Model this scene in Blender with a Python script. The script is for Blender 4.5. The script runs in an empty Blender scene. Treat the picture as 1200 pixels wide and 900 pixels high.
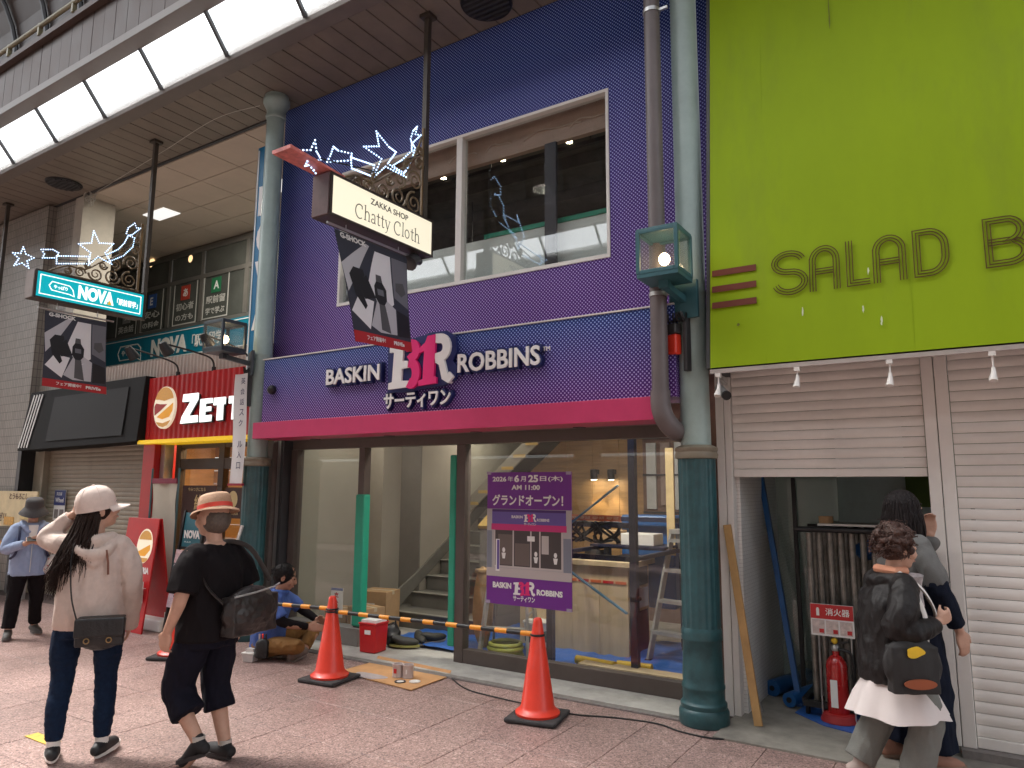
import bpy, bmesh, math, random
from math import sin, cos, pi, radians, atan2, hypot, sqrt
from mathutils import Vector, Matrix, noise
random.seed(11)
SC = bpy.context.scene
COL = SC.collection

# ------------------------------------------------------------------ camera
FPX, EYE = 842.45, 1.60
YAW, PIT, ROL = radians(32.8), radians(8.18), radians(.34)
CF = Vector((-sin(YAW)*cos(PIT), cos(YAW)*cos(PIT), sin(PIT)))
_r = Vector((cos(YAW), sin(YAW), 0)); _u = _r.cross(CF)
CR = _r*cos(ROL) + _u*sin(ROL); CU = _u*cos(ROL) - _r*sin(ROL)
CAM = Vector((0, 0, EYE))
cd = bpy.data.cameras.new('camera'); cam = bpy.data.objects.new('camera', cd); COL.objects.link(cam)
cd.sensor_width = 36; cd.lens = FPX/1200*36; cd.clip_end = 500; cd.clip_start = .05
cam.matrix_world = Matrix(((CR.x, CU.x, -CF.x, 0), (CR.y, CU.y, -CF.y, 0), (CR.z, CU.z, -CF.z, EYE), (0, 0, 0, 1)))
SC.camera = cam
# ------------------------------------------------------------------ sky, sun, exposure
SUN_EL, SUN_AZ = radians(58), radians(262)      # azimuth the light comes from, measured from +y clockwise
W = bpy.data.worlds.new('World'); SC.world = W; W.use_nodes = True
nt = W.node_tree; nt.nodes.clear()
sky = nt.nodes.new('ShaderNodeTexSky'); sky.sky_type = 'NISHITA'; sky.sun_disc = False
sky.sun_elevation = SUN_EL; sky.sun_rotation = SUN_AZ; sky.dust_density = 4; sky.air_density = 1
hs = nt.nodes.new('ShaderNodeHueSaturation'); hs.inputs['Saturation'].default_value = .22
bg = nt.nodes.new('ShaderNodeBackground'); bg.inputs['Strength'].default_value = .15
wo = nt.nodes.new('ShaderNodeOutputWorld')
nt.links.new(sky.outputs[0], hs.inputs['Color']); nt.links.new(hs.outputs[0], bg.inputs[0]); nt.links.new(bg.outputs[0], wo.inputs[0])
sl = bpy.data.lights.new('sun', 'SUN'); sl.energy = 1.1; sl.angle = radians(13); sl.color = (1, .95, .88)
so = bpy.data.objects.new('sun', sl); COL.objects.link(so)
so.rotation_euler = Vector((-sin(SUN_AZ)*cos(SUN_EL), -cos(SUN_AZ)*cos(SUN_EL), -sin(SUN_EL))).to_track_quat('-Z', 'Y').to_euler()
so.location = (0, 0, 12)
vs = SC.view_settings; vs.view_transform = 'Standard'; vs.look = 'None'; vs.gamma = 1; vs.exposure = 2.1
SC.render.engine = 'CYCLES'; SC.cycles.use_denoising = True; SC.cycles.max_bounces = 6; SC.cycles.diffuse_bounces = 4; SC.cycles.glossy_bounces = 3
SC.cycles.transparent_max_bounces = 12; SC.cycles.sample_clamp_indirect = 6
SC.cycles.caustics_reflective = False; SC.cycles.caustics_refractive = False

# ------------------------------------------------------------------ pixels to places (1200 x 900 photograph)
def ray(px, py): return CF*FPX + CR*(px-600) - CU*(py-450)
def onx(px, py, x): d = ray(px, py); return CAM + d*(x/d.x)
def ony(px, py, y): d = ray(px, py); return CAM + d*(y/d.y)
def onz(px, py, z=0): d = ray(px, py); return CAM + d*((z-EYE)/d.z)

# ------------------------------------------------------------------ materials
def hx(s):
    s = s.lstrip('#'); out = []
    for i in (0, 2, 4):
        v = int(s[i:i+2], 16)/255; out.append(v/12.92 if v <= .04045 else ((v+.055)/1.055)**2.4)
    return tuple(out)
MATS = {}
def M(name, col, rough=.6, var=.12, scale=6, bump=0, bscale=60, metal=0, emit=0, ecol=None, spec=.5, trans=0, coat=0, stretch=None, dirt=0):
    if name in MATS: return MATS[name]
    if isinstance(col, str): col = hx(col)
    m = bpy.data.materials.new(name); m.use_nodes = True; t = m.node_tree; b = t.nodes['Principled BSDF']
    b.inputs['Roughness'].default_value = rough; b.inputs['Metallic'].default_value = metal
    b.inputs['Specular IOR Level'].default_value = spec; b.inputs['Coat Weight'].default_value = coat
    b.inputs['Base Color'].default_value = (*col, 1)
    if emit:
        b.inputs['Emission Color'].default_value = (*(ecol or col), 1); b.inputs['Emission Strength'].default_value = emit
    if var or bump or dirt:
        g = t.nodes.new('ShaderNodeNewGeometry'); src = g.outputs['Position']
        if stretch:
            mp = t.nodes.new('ShaderNodeMapping'); mp.inputs['Scale'].default_value = stretch
            t.links.new(src, mp.inputs[0]); src = mp.outputs[0]
    if var:
        n = t.nodes.new('ShaderNodeTexNoise'); n.inputs['Scale'].default_value = scale; n.inputs['Detail'].default_value = 6; n.inputs['Roughness'].default_value = .65
        t.links.new(src, n.inputs['Vector'])
        mr = t.nodes.new('ShaderNodeMapRange'); mr.inputs['From Min'].default_value = .3; mr.inputs['From Max'].default_value = .7
        mr.inputs['To Min'].default_value = 1-var; mr.inputs['To Max'].default_value = 1+var
        t.links.new(n.outputs['Fac'], mr.inputs['Value'])
        vm = t.nodes.new('ShaderNodeVectorMath'); vm.operation = 'SCALE'; vm.inputs[0].default_value = col
        t.links.new(mr.outputs[0], vm.inputs['Scale']); last = vm.outputs[0]
        if dirt:
            n2 = t.nodes.new('ShaderNodeTexNoise'); n2.inputs['Scale'].default_value = 1.7; n2.inputs['Detail'].default_value = 8; n2.inputs['Roughness'].default_value = .7
            mp2 = t.nodes.new('ShaderNodeMapping'); mp2.inputs['Scale'].default_value = (1.6, 1.6, .35); t.links.new(g.outputs['Position'], mp2.inputs[0]); t.links.new(mp2.outputs[0], n2.inputs['Vector'])
            r2 = t.nodes.new('ShaderNodeMapRange'); r2.inputs['From Min'].default_value = .52; r2.inputs['From Max'].default_value = .75; r2.inputs['To Max'].default_value = dirt
            t.links.new(n2.outputs['Fac'], r2.inputs['Value'])
            mx = t.nodes.new('ShaderNodeMix'); mx.data_type = 'RGBA'; mx.inputs['B'].default_value = (.09, .075, .06, 1)
            t.links.new(r2.outputs[0], mx.inputs['Factor']); t.links.new(last, mx.inputs['A']); last = mx.outputs['Result']
        t.links.new(last, b.inputs['Base Color'])
        rr = t.nodes.new('ShaderNodeMapRange'); rr.inputs['To Min'].default_value = max(0, rough-.1); rr.inputs['To Max'].default_value = min(1, rough+.1)
        t.links.new(n.outputs['Fac'], rr.inputs['Value']); t.links.new(rr.outputs[0], b.inputs['Roughness'])
    if bump:
        n3 = t.nodes.new('ShaderNodeTexNoise'); n3.inputs['Scale'].default_value = bscale; n3.inputs['Detail'].default_value = 4
        t.links.new(src, n3.inputs['Vector']); bp = t.nodes.new('ShaderNodeBump'); bp.inputs['Strength'].default_value = bump; bp.inputs['Distance'].default_value = .01
        t.links.new(n3.outputs['Fac'], bp.inputs['Height']); t.links.new(bp.outputs[0], b.inputs['Normal'])
    MATS[name] = m; return m
def nodes(m): return m.node_tree.nodes, m.node_tree.links
def glass(name, tint=(1, 1, 1), refl=1.0, rough=.01, haze=0):
    if name in MATS: return MATS[name]
    m = bpy.data.materials.new(name); m.use_nodes = True; N, L = nodes(m); N.clear()
    o = N.new('ShaderNodeOutputMaterial'); tr = N.new('ShaderNodeBsdfTransparent'); tr.inputs[0].default_value = (*tint, 1)
    gl = N.new('ShaderNodeBsdfGlossy'); gl.inputs['Roughness'].default_value = rough
    lw = N.new('ShaderNodeLayerWeight'); lw.inputs['Blend'].default_value = .5          # Schlick: the same on both faces of a thin pane
    po = N.new('ShaderNodeMath'); po.operation = 'POWER'; po.inputs[1].default_value = 5; L.new(lw.outputs['Facing'], po.inputs[0])
    mu = N.new('ShaderNodeMath'); mu.operation = 'MULTIPLY_ADD'; mu.inputs[1].default_value = .95; mu.inputs[2].default_value = .045*refl; mu.use_clamp = True
    mix = N.new('ShaderNodeMixShader'); L.new(po.outputs[0], mu.inputs[0]); L.new(mu.outputs[0], mix.inputs[0]); L.new(tr.outputs[0], mix.inputs[1]); L.new(gl.outputs[0], mix.inputs[2])
    last = mix.outputs[0]
    if haze:
        df = N.new('ShaderNodeBsdfDiffuse'); df.inputs[0].default_value = (.7, .7, .68, 1); mh = N.new('ShaderNodeMixShader'); mh.inputs[0].default_value = haze
        L.new(last, mh.inputs[1]); L.new(df.outputs[0], mh.inputs[2]); last = mh.outputs[0]
    L.new(last, o.inputs[0]); MATS[name] = m; return m

# ------------------------------------------------------------------ mesh builder
class MB:
    def __init__(s): s.v = []; s.f = []; s.m = []
    def add(s, vs, fs, mi=0):
        o = len(s.v); s.v += [tuple(p) for p in vs]; s.f += [tuple(i+o for i in f) for f in fs]; s.m += [mi]*len(fs); return s
    def box(s, x0, x1, y0, y1, z0, z1, mi=0):
        return s.add([(x, y, z) for x in (x0, x1) for y in (y0, y1) for z in (z0, z1)],
                     [(0, 1, 3, 2), (4, 6, 7, 5), (0, 4, 5, 1), (2, 3, 7, 6), (0, 2, 6, 4), (1, 5, 7, 3)], mi)
    def hexa(s, a, b, mi=0):          # two quads of 4 corners
        return s.add(list(a)+list(b), [(0, 1, 2, 3), (7, 6, 5, 4), (0, 4, 5, 1), (1, 5, 6, 2), (2, 6, 7, 3), (3, 7, 4, 0)], mi)
    def bar(s, a, b, w, h=None, up=(0, 0, 1), mi=0):
        a = Vector(a); b = Vector(b); h = h or w; d = (b-a).normalized(); u = Vector(up)
        if abs(d.dot(u)) > .98: u = Vector((0, 1, 0))
        r = d.cross(u).normalized(); u = r.cross(d)
        q = [r*(-w/2)+u*(-h/2), r*(w/2)+u*(-h/2), r*(w/2)+u*(h/2), r*(-w/2)+u*(h/2)]
        return s.hexa([a+k for k in q], [b+k for k in q], mi)
    def tube(s, pts, r, n=8, closed=False, mi=0, flat=1):
        pts = [Vector(p) for p in pts]; m = len(pts); rs = r if isinstance(r, (list, tuple)) else [r]*m
        vs = []; prev = None
        for i, p in enumerate(pts):
            a = pts[i-1] if (i or closed) else p; b = pts[(i+1) % m] if (i < m-1 or closed) else p
            d = (b-a); d = d.normalized() if d.length > 1e-9 else Vector((0, 0, 1))
            if prev is None:
                u = Vector((0, 0, 1)) if abs(d.z) < .9 else Vector((1, 0, 0)); u = (u-d*u.dot(d)).normalized()
            else:
                u = prev-d*prev.dot(d); u = u.normalized() if u.length > 1e-6 else prev
            prev = u; w = d.cross(u)
            vs += [p+(u*cos(2*pi*k/n)*flat+w*sin(2*pi*k/n))*rs[i] for k in range(n)]
        fs = []
        for i in range(m if closed else m-1):
            for k in range(n):
                j = (i+1) % m; fs.append((i*n+k, i*n+(k+1) % n, j*n+(k+1) % n, j*n+k))
        if not closed: fs += [tuple(range(n))[::-1], tuple((m-1)*n+k for k in range(n))]
        return s.add(vs, fs, mi)
    def cyl(s, a, b, r0, r1=None, n=14, mi=0): return s.tube([a, b], [r0, r0 if r1 is None else r1], n, mi=mi)
    def lathe(s, prof, n=24, c=(0, 0, 0), mi=0, flute=0, nf=0):
        vs = []
        for r, z in prof:
            for k in range(n):
                a = 2*pi*k/n; vs.append((c[0]+r*cos(a), c[1]+r*sin(a), c[2]+z))
        fs = [(i*n+k, i*n+(k+1) % n, (i+1)*n+(k+1) % n, (i+1)*n+k) for i in range(len(prof)-1) for k in range(n)]
        fs += [tuple(range(n))[::-1], tuple((len(prof)-1)*n+k for k in range(n))]
        return s.add(vs, fs, mi)
    def prism(s, poly, o, U, V, d, mi=0):
        o = Vector(o); U = Vector(U); V = Vector(V); N = U.cross(V).normalized(); n = len(poly)
        a = [o+U*p[0]+V*p[1] for p in poly]; b = [p+N*d for p in a]
        return s.add(a+b, [tuple(range(n))[::-1], tuple(range(n, 2*n))]+[(i, (i+1) % n, n+(i+1) % n, n+i) for i in range(n)], mi)
    def sphere(s, c, r, n=12, m=8, sc=(1, 1, 1), mi=0):
        c = Vector(c); vs = [c+Vector((0, 0, -r*sc[2]))]
        for i in range(1, m):
            t = -pi/2+pi*i/m
            vs += [c+Vector((r*cos(t)*cos(2*pi*k/n)*sc[0], r*cos(t)*sin(2*pi*k/n)*sc[1], r*sin(t)*sc[2])) for k in range(n)]
        vs.append(c+Vector((0, 0, r*sc[2]))); L = len(vs)-1
        fs = [(0, 1+(k+1) % n, 1+k) for k in range(n)]+[(1+i*n+k, 1+i*n+(k+1) % n, 1+(i+1)*n+(k+1) % n, 1+(i+1)*n+k) for i in range(m-2) for k in range(n)]
        fs += [(L, 1+(m-2)*n+k, 1+(m-2)*n+(k+1) % n) for k in range(n)]
        return s.add(vs, fs, mi)
    def stroke(s, pts, w, o, U, V, d, closed=False, mi=0):   # flat ribbon of width w along 2-D points
        n = len(pts); L = []; R = []
        for i, p in enumerate(pts):
            a = pts[i-1] if (i or closed) else p; b = pts[(i+1) % n] if (i < n-1 or closed) else p
            def nrm(q, t):
                x, y = t[0]-q[0], t[1]-q[1]; l = hypot(x, y) or 1; return (-y/l, x/l)
            n1 = nrm(a, p) if a != p else nrm(p, b); n2 = nrm(p, b) if b != p else n1
            mx, my = n1[0]+n2[0], n1[1]+n2[1]; l2 = mx*mx+my*my
            k = min(2/(l2 or 1), 1.6) if l2 > .2 else .7
            L.append((p[0]+mx*k*w/2, p[1]+my*k*w/2)); R.append((p[0]-mx*k*w/2, p[1]-my*k*w/2))
        for i in range(n if closed else n-1):
            j = (i+1) % n; s.prism([R[i], R[j], L[j], L[i]], o, U, V, d, mi)
        return s
    def mesh(s, name, mats, smooth=False, off=None, ang=38):
        me = bpy.data.meshes.new(name)
        v = s.v if off is None else [(p[0]-off[0], p[1]-off[1], p[2]-off[2]) for p in s.v]
        me.from_pydata(v, [], s.f)
        mats = mats if isinstance(mats, (list, tuple)) else [mats]
        for k in mats: me.materials.append(k)
        if len(mats) > 1: me.polygons.foreach_set('material_index', s.m)
        bm = bmesh.new(); bm.from_mesh(me); bmesh.ops.recalc_face_normals(bm, faces=bm.faces); bm.to_mesh(me); bm.free()
        if smooth:
            me.polygons.foreach_set('use_smooth', [True]*len(me.polygons)); me.set_sharp_from_angle(angle=radians(ang))
        me.update(); return me
    def build(s, name, mat, parent=None, smooth=False, bevel=0, local=False, ang=38, seg=2):
        off = None if (parent is None or local) else ORG.get(parent.name)
        o = bpy.data.objects.new(name, s.mesh(name, mat, smooth, off, ang)); COL.objects.link(o)
        if parent is not None:
            o.parent = parent
            if parent.name in ORG: ORG[o.name] = ORG[parent.name]
        if bevel:
            b = o.modifiers.new('bevel', 'BEVEL'); b.width = bevel; b.segments = seg; b.limit_method = 'ANGLE'; b.angle_limit = radians(40)
        return o
ORG = {}
def thing(name, label, cat, loc=(0, 0, 0), group=None, kind=None, rotz=None):
    o = bpy.data.objects.new(name, None); COL.objects.link(o); o.location = loc; o.empty_display_size = .2
    if rotz is not None: o.rotation_euler = (0, 0, rotz)
    ORG[o.name] = tuple(loc); return tag(o, label, cat, group, kind)
def tag(o, label=None, cat=None, group=None, kind=None):
    if label: o['label'] = label
    if cat: o['category'] = cat
    if group: o['group'] = group
    if kind: o['kind'] = kind
    return o
def struct(o): o['kind'] = 'structure'; return o
def B(*a, **k): return MB().box(*a, **k)
def put(name, mesh, parent, loc):     # a part that shares mesh data; loc in the world
    o = bpy.data.objects.new(name, mesh); COL.objects.link(o); o.parent = parent; g = ORG.get(parent.name, (0, 0, 0))
    o.location = (loc[0]-g[0], loc[1]-g[1], loc[2]-g[2]); ORG[o.name] = tuple(loc); return o
def dup(root, loc, label=None, group=None, rotz=None, cat=None):
    r = root.copy(); COL.objects.link(r); r.location = loc
    if rotz is not None: r.rotation_euler = (0, 0, rotz)
    tag(r, label, cat, group); ORG[r.name] = tuple(loc)
    def rec(a, b):
        for ch in a.children:
            c = ch.copy(); COL.objects.link(c); c.parent = b; rec(ch, c)
    rec(root, r); return r
X, Y, Zv = Vector((1, 0, 0)), Vector((0, 1, 0)), Vector((0, 0, 1))
def text(s, mat, parent, o, h, w=None, U=X, V=Zv, ext=.003, bold=0, name='lettering', shear=0, center=False, fmap=None, res=3, back=0, spacing=1, vert=False):
    c = bpy.data.curves.new('t', 'FONT'); c.body = s; c.extrude = .5; c.offset = bold; c.resolution_u = res; c.shear = shear; c.space_character = spacing
    t = bpy.data.objects.new('t', c); COL.objects.link(t)
    me = bpy.data.meshes.new_from_object(t.evaluated_get(bpy.context.evaluated_depsgraph_get()))
    bpy.data.objects.remove(t); bpy.data.curves.remove(c)
    xs = [v.co.x for v in me.vertices]; ys = [v.co.y for v in me.vertices]; x0, y0 = min(xs), min(ys)
    sy = h/(max(ys)-y0); sx = sy if w is None else w/(max(xs)-x0); cx = (max(xs)-x0)*sx/2 if center else 0
    o = Vector(o); U = Vector(U); V = Vector(V); N = U.cross(V)
    off = Vector(ORG.get(parent.name, (0, 0, 0))) if parent is not None else Vector((0, 0, 0))
    for v in me.vertices:
        a, b_, z = (v.co.x-x0)*sx-cx, (v.co.y-y0)*sy, (v.co.z+.5)*ext+back
        v.co = (fmap(a, b_, z) if fmap else o+U*a+V*b_+N*z)-off
    me.materials.clear(); me.materials.append(mat); me.name = name
    if len(me.polygons) and U.cross(V).dot(N) < 0: me.flip_normals()
    ob = bpy.data.objects.new(name, me); COL.objects.link(ob)
    if parent is not None:
        ob.parent = parent; ORG[ob.name] = tuple(off)
    return ob
def arc(cx, cy, rx, ry, a0, a1, n=12): return [(cx+rx*cos(radians(a0+(a1-a0)*i/n)), cy+ry*sin(radians(a0+(a1-a0)*i/n))) for i in range(n+1)]
def cat_rom(pts, n=6):
    P = [Vector(p) for p in pts]; out = []
    for i in range(len(P)-1):
        a, b, c, d = P[max(i-1, 0)], P[i], P[i+1], P[min(i+2, len(P)-1)]
        for k in range(n):
            t = k/n; out.append(.5*((2*b)+(c-a)*t+(2*a-5*b+4*c-d)*t*t+(3*b-a-3*c+d)*t**3))
    return out+[P[-1]]
# ================================================================== materials
def granite():
    m = M('granite_tile', (.30, .19, .17), .42, var=0); N, L = nodes(m); b = N['Principled BSDF']
    g = N.new('ShaderNodeNewGeometry'); oi = N.new('ShaderNodeObjectInfo')
    v = N.new('ShaderNodeTexVoronoi'); v.inputs['Scale'].default_value = 115; L.new(g.outputs['Position'], v.inputs['Vector'])
    r = N.new('ShaderNodeValToRGB'); L.new(v.outputs['Color'], r.inputs[0]); e = r.color_ramp.elements
    e[0].position = .1; e[0].color = (.095, .066, .06, 1); e[1].position = .92; e[1].color = (.60, .435, .39, 1)
    k = e.new(.45); k.color = (.31, .202, .18, 1); k = e.new(.75); k.color = (.40, .268, .238, 1)
    n = N.new('ShaderNodeTexNoise'); n.inputs['Scale'].default_value = 1.3; n.inputs['Detail'].default_value = 5; L.new(g.outputs['Position'], n.inputs['Vector'])
    a = N.new('ShaderNodeMath'); a.operation = 'MULTIPLY_ADD'; a.inputs[1].default_value = .5; a.inputs[2].default_value = .68; L.new(n.outputs['Fac'], a.inputs[0])
    c = N.new('ShaderNodeMath'); c.operation = 'MULTIPLY_ADD'; c.inputs[1].default_value = .07; L.new(oi.outputs['Random'], c.inputs[0]); L.new(a.outputs[0], c.inputs[2])
    s = N.new('ShaderNodeVectorMath'); s.operation = 'SCALE'; L.new(r.outputs[0], s.inputs[0]); L.new(c.outputs[0], s.inputs['Scale'])
    n4 = N.new('ShaderNodeTexNoise'); n4.inputs['Scale'].default_value = .55; n4.inputs['Detail'].default_value = 7; n4.inputs['Roughness'].default_value = .62; n4.inputs['Distortion'].default_value = .6; L.new(g.outputs['Position'], n4.inputs['Vector'])
    st_ = N.new('ShaderNodeMapRange'); st_.inputs['From Min'].default_value = .50; st_.inputs['From Max'].default_value = .68; st_.inputs['To Min'].default_value = 0; st_.inputs['To Max'].default_value = .34; L.new(n4.outputs['Fac'], st_.inputs[0])
    vg = N.new('ShaderNodeTexVoronoi'); vg.inputs['Scale'].default_value = 2.6; L.new(g.outputs['Position'], vg.inputs['Vector'])
    gm_ = N.new('ShaderNodeMapRange'); gm_.inputs['From Min'].default_value = .030; gm_.inputs['From Max'].default_value = .042; gm_.inputs['To Min'].default_value = .5; gm_.inputs['To Max'].default_value = 0; L.new(vg.outputs['Distance'], gm_.inputs[0])
    sm_ = N.new('ShaderNodeMath'); sm_.operation = 'MAXIMUM'; L.new(st_.outputs[0], sm_.inputs[0]); L.new(gm_.outputs[0], sm_.inputs[1])
    mg = N.new('ShaderNodeMix'); mg.data_type = 'RGBA'; mg.inputs['B'].default_value = (.10, .08, .075, 1); L.new(sm_.outputs[0], mg.inputs['Factor']); L.new(s.outputs[0], mg.inputs['A']); L.new(mg.outputs['Result'], b.inputs['Base Color'])
    rr = N.new('ShaderNodeMapRange'); rr.inputs['To Min'].default_value = .30; rr.inputs['To Max'].default_value = .6; L.new(n.outputs['Fac'], rr.inputs[0]); L.new(rr.outputs[0], b.inputs['Roughness'])
    bp = N.new('ShaderNodeBump'); bp.inputs['Strength'].default_value = .25; bp.inputs['Distance'].default_value = .002; L.new(v.outputs['Distance'], bp.inputs['Height']); L.new(bp.outputs[0], b.inputs['Normal'])
    return m
def polka(name, z0, z1, lo, hi):
    m = M(name, lo, .5, var=0, spec=.22); N, L = nodes(m); b = N['Principled BSDF']
    g = N.new('ShaderNodeNewGeometry'); sx = N.new('ShaderNodeSeparateXYZ'); L.new(g.outputs['Position'], sx.inputs[0])
    cb = N.new('ShaderNodeCombineXYZ')
    ad = N.new('ShaderNodeMath'); ad.operation = 'ADD'; L.new(sx.outputs[0], ad.inputs[0]); L.new(sx.outputs[1], ad.inputs[1])
    L.new(ad.outputs[0], cb.inputs[0]); L.new(sx.outputs[2], cb.inputs[1])
    p = .034; ds = []
    for o in ((0, 0, 0), (.5, .5, 0)):
        sc = N.new('ShaderNodeVectorMath'); sc.operation = 'MULTIPLY_ADD'; sc.inputs[1].default_value = (1/p, 1/p, 1); sc.inputs[2].default_value = o; L.new(cb.outputs[0], sc.inputs[0])
        fr = N.new('ShaderNodeVectorMath'); fr.operation = 'FRACTION'; L.new(sc.outputs[0], fr.inputs[0])
        su = N.new('ShaderNodeVectorMath'); su.operation = 'SUBTRACT'; su.inputs[1].default_value = (.5, .5, 0); L.new(fr.outputs[0], su.inputs[0])
        mu = N.new('ShaderNodeVectorMath'); mu.operation = 'MULTIPLY'; mu.inputs[1].default_value = (1, 1, 0); L.new(su.outputs[0], mu.inputs[0])
        le = N.new('ShaderNodeVectorMath'); le.operation = 'LENGTH'; L.new(mu.outputs[0], le.inputs[0]); ds.append(le)
    mn = N.new('ShaderNodeMath'); mn.operation = 'MINIMUM'; L.new(ds[0].outputs['Value'], mn.inputs[0]); L.new(ds[1].outputs['Value'], mn.inputs[1])
    dot = N.new('ShaderNodeMapRange'); dot.inputs['From Min'].default_value = .165; dot.inputs['From Max'].default_value = .225; dot.inputs['To Min'].default_value = 1; dot.inputs['To Max'].default_value = 0; L.new(mn.outputs[0], dot.inputs[0])
    gr = N.new('ShaderNodeMapRange'); gr.inputs['From Min'].default_value = z0; gr.inputs['From Max'].default_value = z1; L.new(sx.outputs[2], gr.inputs[0])
    mix = N.new('ShaderNodeMix'); mix.data_type = 'RGBA'; mix.inputs['A'].default_value = (*lo, 1); mix.inputs['B'].default_value = (*hi, 1); L.new(gr.outputs[0], mix.inputs['Factor'])
    mx = N.new('ShaderNodeMix'); mx.data_type = 'RGBA'; L.new(dot.outputs[0], mx.inputs['Factor'])
    dc = N.new('ShaderNodeMix'); dc.data_type = 'RGBA'; dc.inputs['A'].default_value = (.46, .34, .66, 1); dc.inputs['B'].default_value = (.28, .39, .74, 1); L.new(gr.outputs[0], dc.inputs['Factor']); L.new(dc.outputs['Result'], mx.inputs['B']); L.new(mix.outputs['Result'], mx.inputs['A'])
    L.new(mx.outputs['Result'], b.inputs['Base Color']); return m
GRAN = granite()
M('joint', (.15, .11, .10), .9); M('kerb_stone', (.20, .18, .17), .7, .2, 20, .2)
M('concrete', (.36, .35, .32), .8, .2, 5, .25, 40, dirt=.35); M('soffit_board', (.19, .16, .13), .5, .14, 3, dirt=.3); M('beam_paint', (.155, .135, .12), .5, .12, 4, dirt=.2)
M('plank_brown', (.062, .038, .030), .55, .2, 3, dirt=.25); M('dark_gap', (.01, .01, .01), .9, 0); M('vault_sheet', (.035, .021, .016), .5, .15); M('pipe_cream', (.22, .20, .12), .45)
M('teal_iron', (.022, .080, .090), .40, .3, 9, .2, 50, dirt=.45); M('pale_green_iron', (.31, .40, .375), .38, .12, 5, .05, 30, dirt=.18)
M('pink_trim', (.55, .045, .14), .35, .06); M('bronze_frame', (.085, .068, .06), .38, .12); M('black_iron', (.012, .012, .013), .45, .2); M('dark_grey', (.045, .045, .048), .5)
M('white_paint', (.72, .70, .66), .45, .06); M('alu', (.55, .55, .54), .35, .1, metal=.8); M('beige_wall', (.33, .305, .25), .75, .06, 3); M('grey_wall', (.18, .168, .145), .8, .08)
M('stair_grey', (.15, .145, .125), .65, .12); M('raw_concrete', (.105, .10, .092), .85, .35, 4, .4, 12); M('wood_panel', (.36, .22, .10), .55, .25, 3, stretch=(.6, .6, 6)); M('ply', (.58, .44, .27), .6, .14, 2.5, stretch=(5, 5, .5))
M('card', (.42, .27, .14), .8, .12, 8, .1, 30); M('green_tape', (.02, .30, .19), .45, .08); M('blue_tarp', (.03, .12, .42), .45, .2, 5, .5, 9); M('blue_paint', (.015, .10, .30), .35, .15)
M('navy', (.01, .012, .035), .4); M('cone_red', (.75, .045, .02), .42, .08, coat=.2); M('rubber', (.035, .033, .034), .85, .3, 20, .3); M('yellow', (.75, .48, .02), .45); M('orange_tape', (.78, .30, .02), .4)
M('red_paint', (.50, .015, .018), .38, .1); M('brown_pipe', (.135, .115, .115), .45, .1, dirt=.2); M('white_print', (.78, .78, .76), .45, 0); M('black_print', (.02, .02, .022), .5, 0)
GL = glass('shop_glass', (.93, .95, .94), 1.0, .005, .012); GLU = glass('upper_glass', (.92, .94, .93), 2.2, .005)

# ================================================================== ground
BASE = struct(MB().add([(-80, -40, -.012), (60, -40, -.012), (60, 60, -.012), (-80, 60, -.012)], [(0, 1, 2, 3)]).build('ground', MATS['joint']))
ORG['ground'] = (0, 0, 0)
far = M('granite_far', (.28, .20, .18), .5, .15, 3)
for (a, b, c, d) in ((-60, -12.85, -4.6, 5.08), (-12.85, 20, -4.6, .98)): struct(B(a, b, c, d, -.02, -.003).build('pavement', far))
pave = struct(thing('pavement', None, None))
def inview(p, mg=200):
    d = Vector(p)-CAM; z = d.dot(CF)
    if z < .3: return False
    x, y = 600+FPX*d.dot(CR)/z, 450-FPX*d.dot(CU)/z; return -mg < x < 1200+mg and y < 900+mg*1.3
def tilemesh(w, l, nm, mat):
    b = MB(); e = .0018; c = .0018
    b.hexa([(-w/2+c, -l/2+c, -.02), (w/2-c, -l/2+c, -.02), (w/2-c, l/2-c, -.02), (-w/2+c, l/2-c, -.02)],
           [(-w/2+c, -l/2+c, -e), (w/2-c, -l/2+c, -e), (w/2-c, l/2-c, -e), (-w/2+c, l/2-c, -e)])
    b.hexa([(-w/2+c, -l/2+c, -e+1e-4), (w/2-c, -l/2+c, -e+1e-4), (w/2-c, l/2-c, -e+1e-4), (-w/2+c, l/2-c, -e+1e-4)],
           [(-w/2+c+e, -l/2+c+e, 0), (w/2-c-e, -l/2+c+e, 0), (w/2-c-e, l/2-c-e, 0), (-w/2+c+e, l/2-c-e, 0)])
    return b.mesh(nm, mat)
T1 = tilemesh(.4, .6, 'tile', GRAN); T2 = tilemesh(.4, .48, 'tile', GRAN); nt_ = 0
for i in range(34):
    for j in range(7):
        x = .97-.4*i; y0 = 5.2-.6*j
        me, yc = (T1, y0-.3) if j else (T2, 4.84)
        if j and not any(inview((x+sx, yc+sy, 0)) for sx in (-.2, .2) for sy in (-.3, .3)): continue
        if j and nt_ > 290: continue
        o = put('tile', me, pave, (x, yc, random.uniform(-.0012, .0006))); nt_ += 1
        o.rotation_euler = (random.gauss(0, .0009), random.gauss(0, .0009), 0)
fill = struct(B(-12.85, 20, 1.0, 5.08, -.022, -.0135).build('pavement', GRAN))
B(-5.26, -4.96, 2.42, 2.50, .002, .005).build('marking', M('tape_yellow', (.55, .36, .05), .7, .3, 30), pave)

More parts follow.
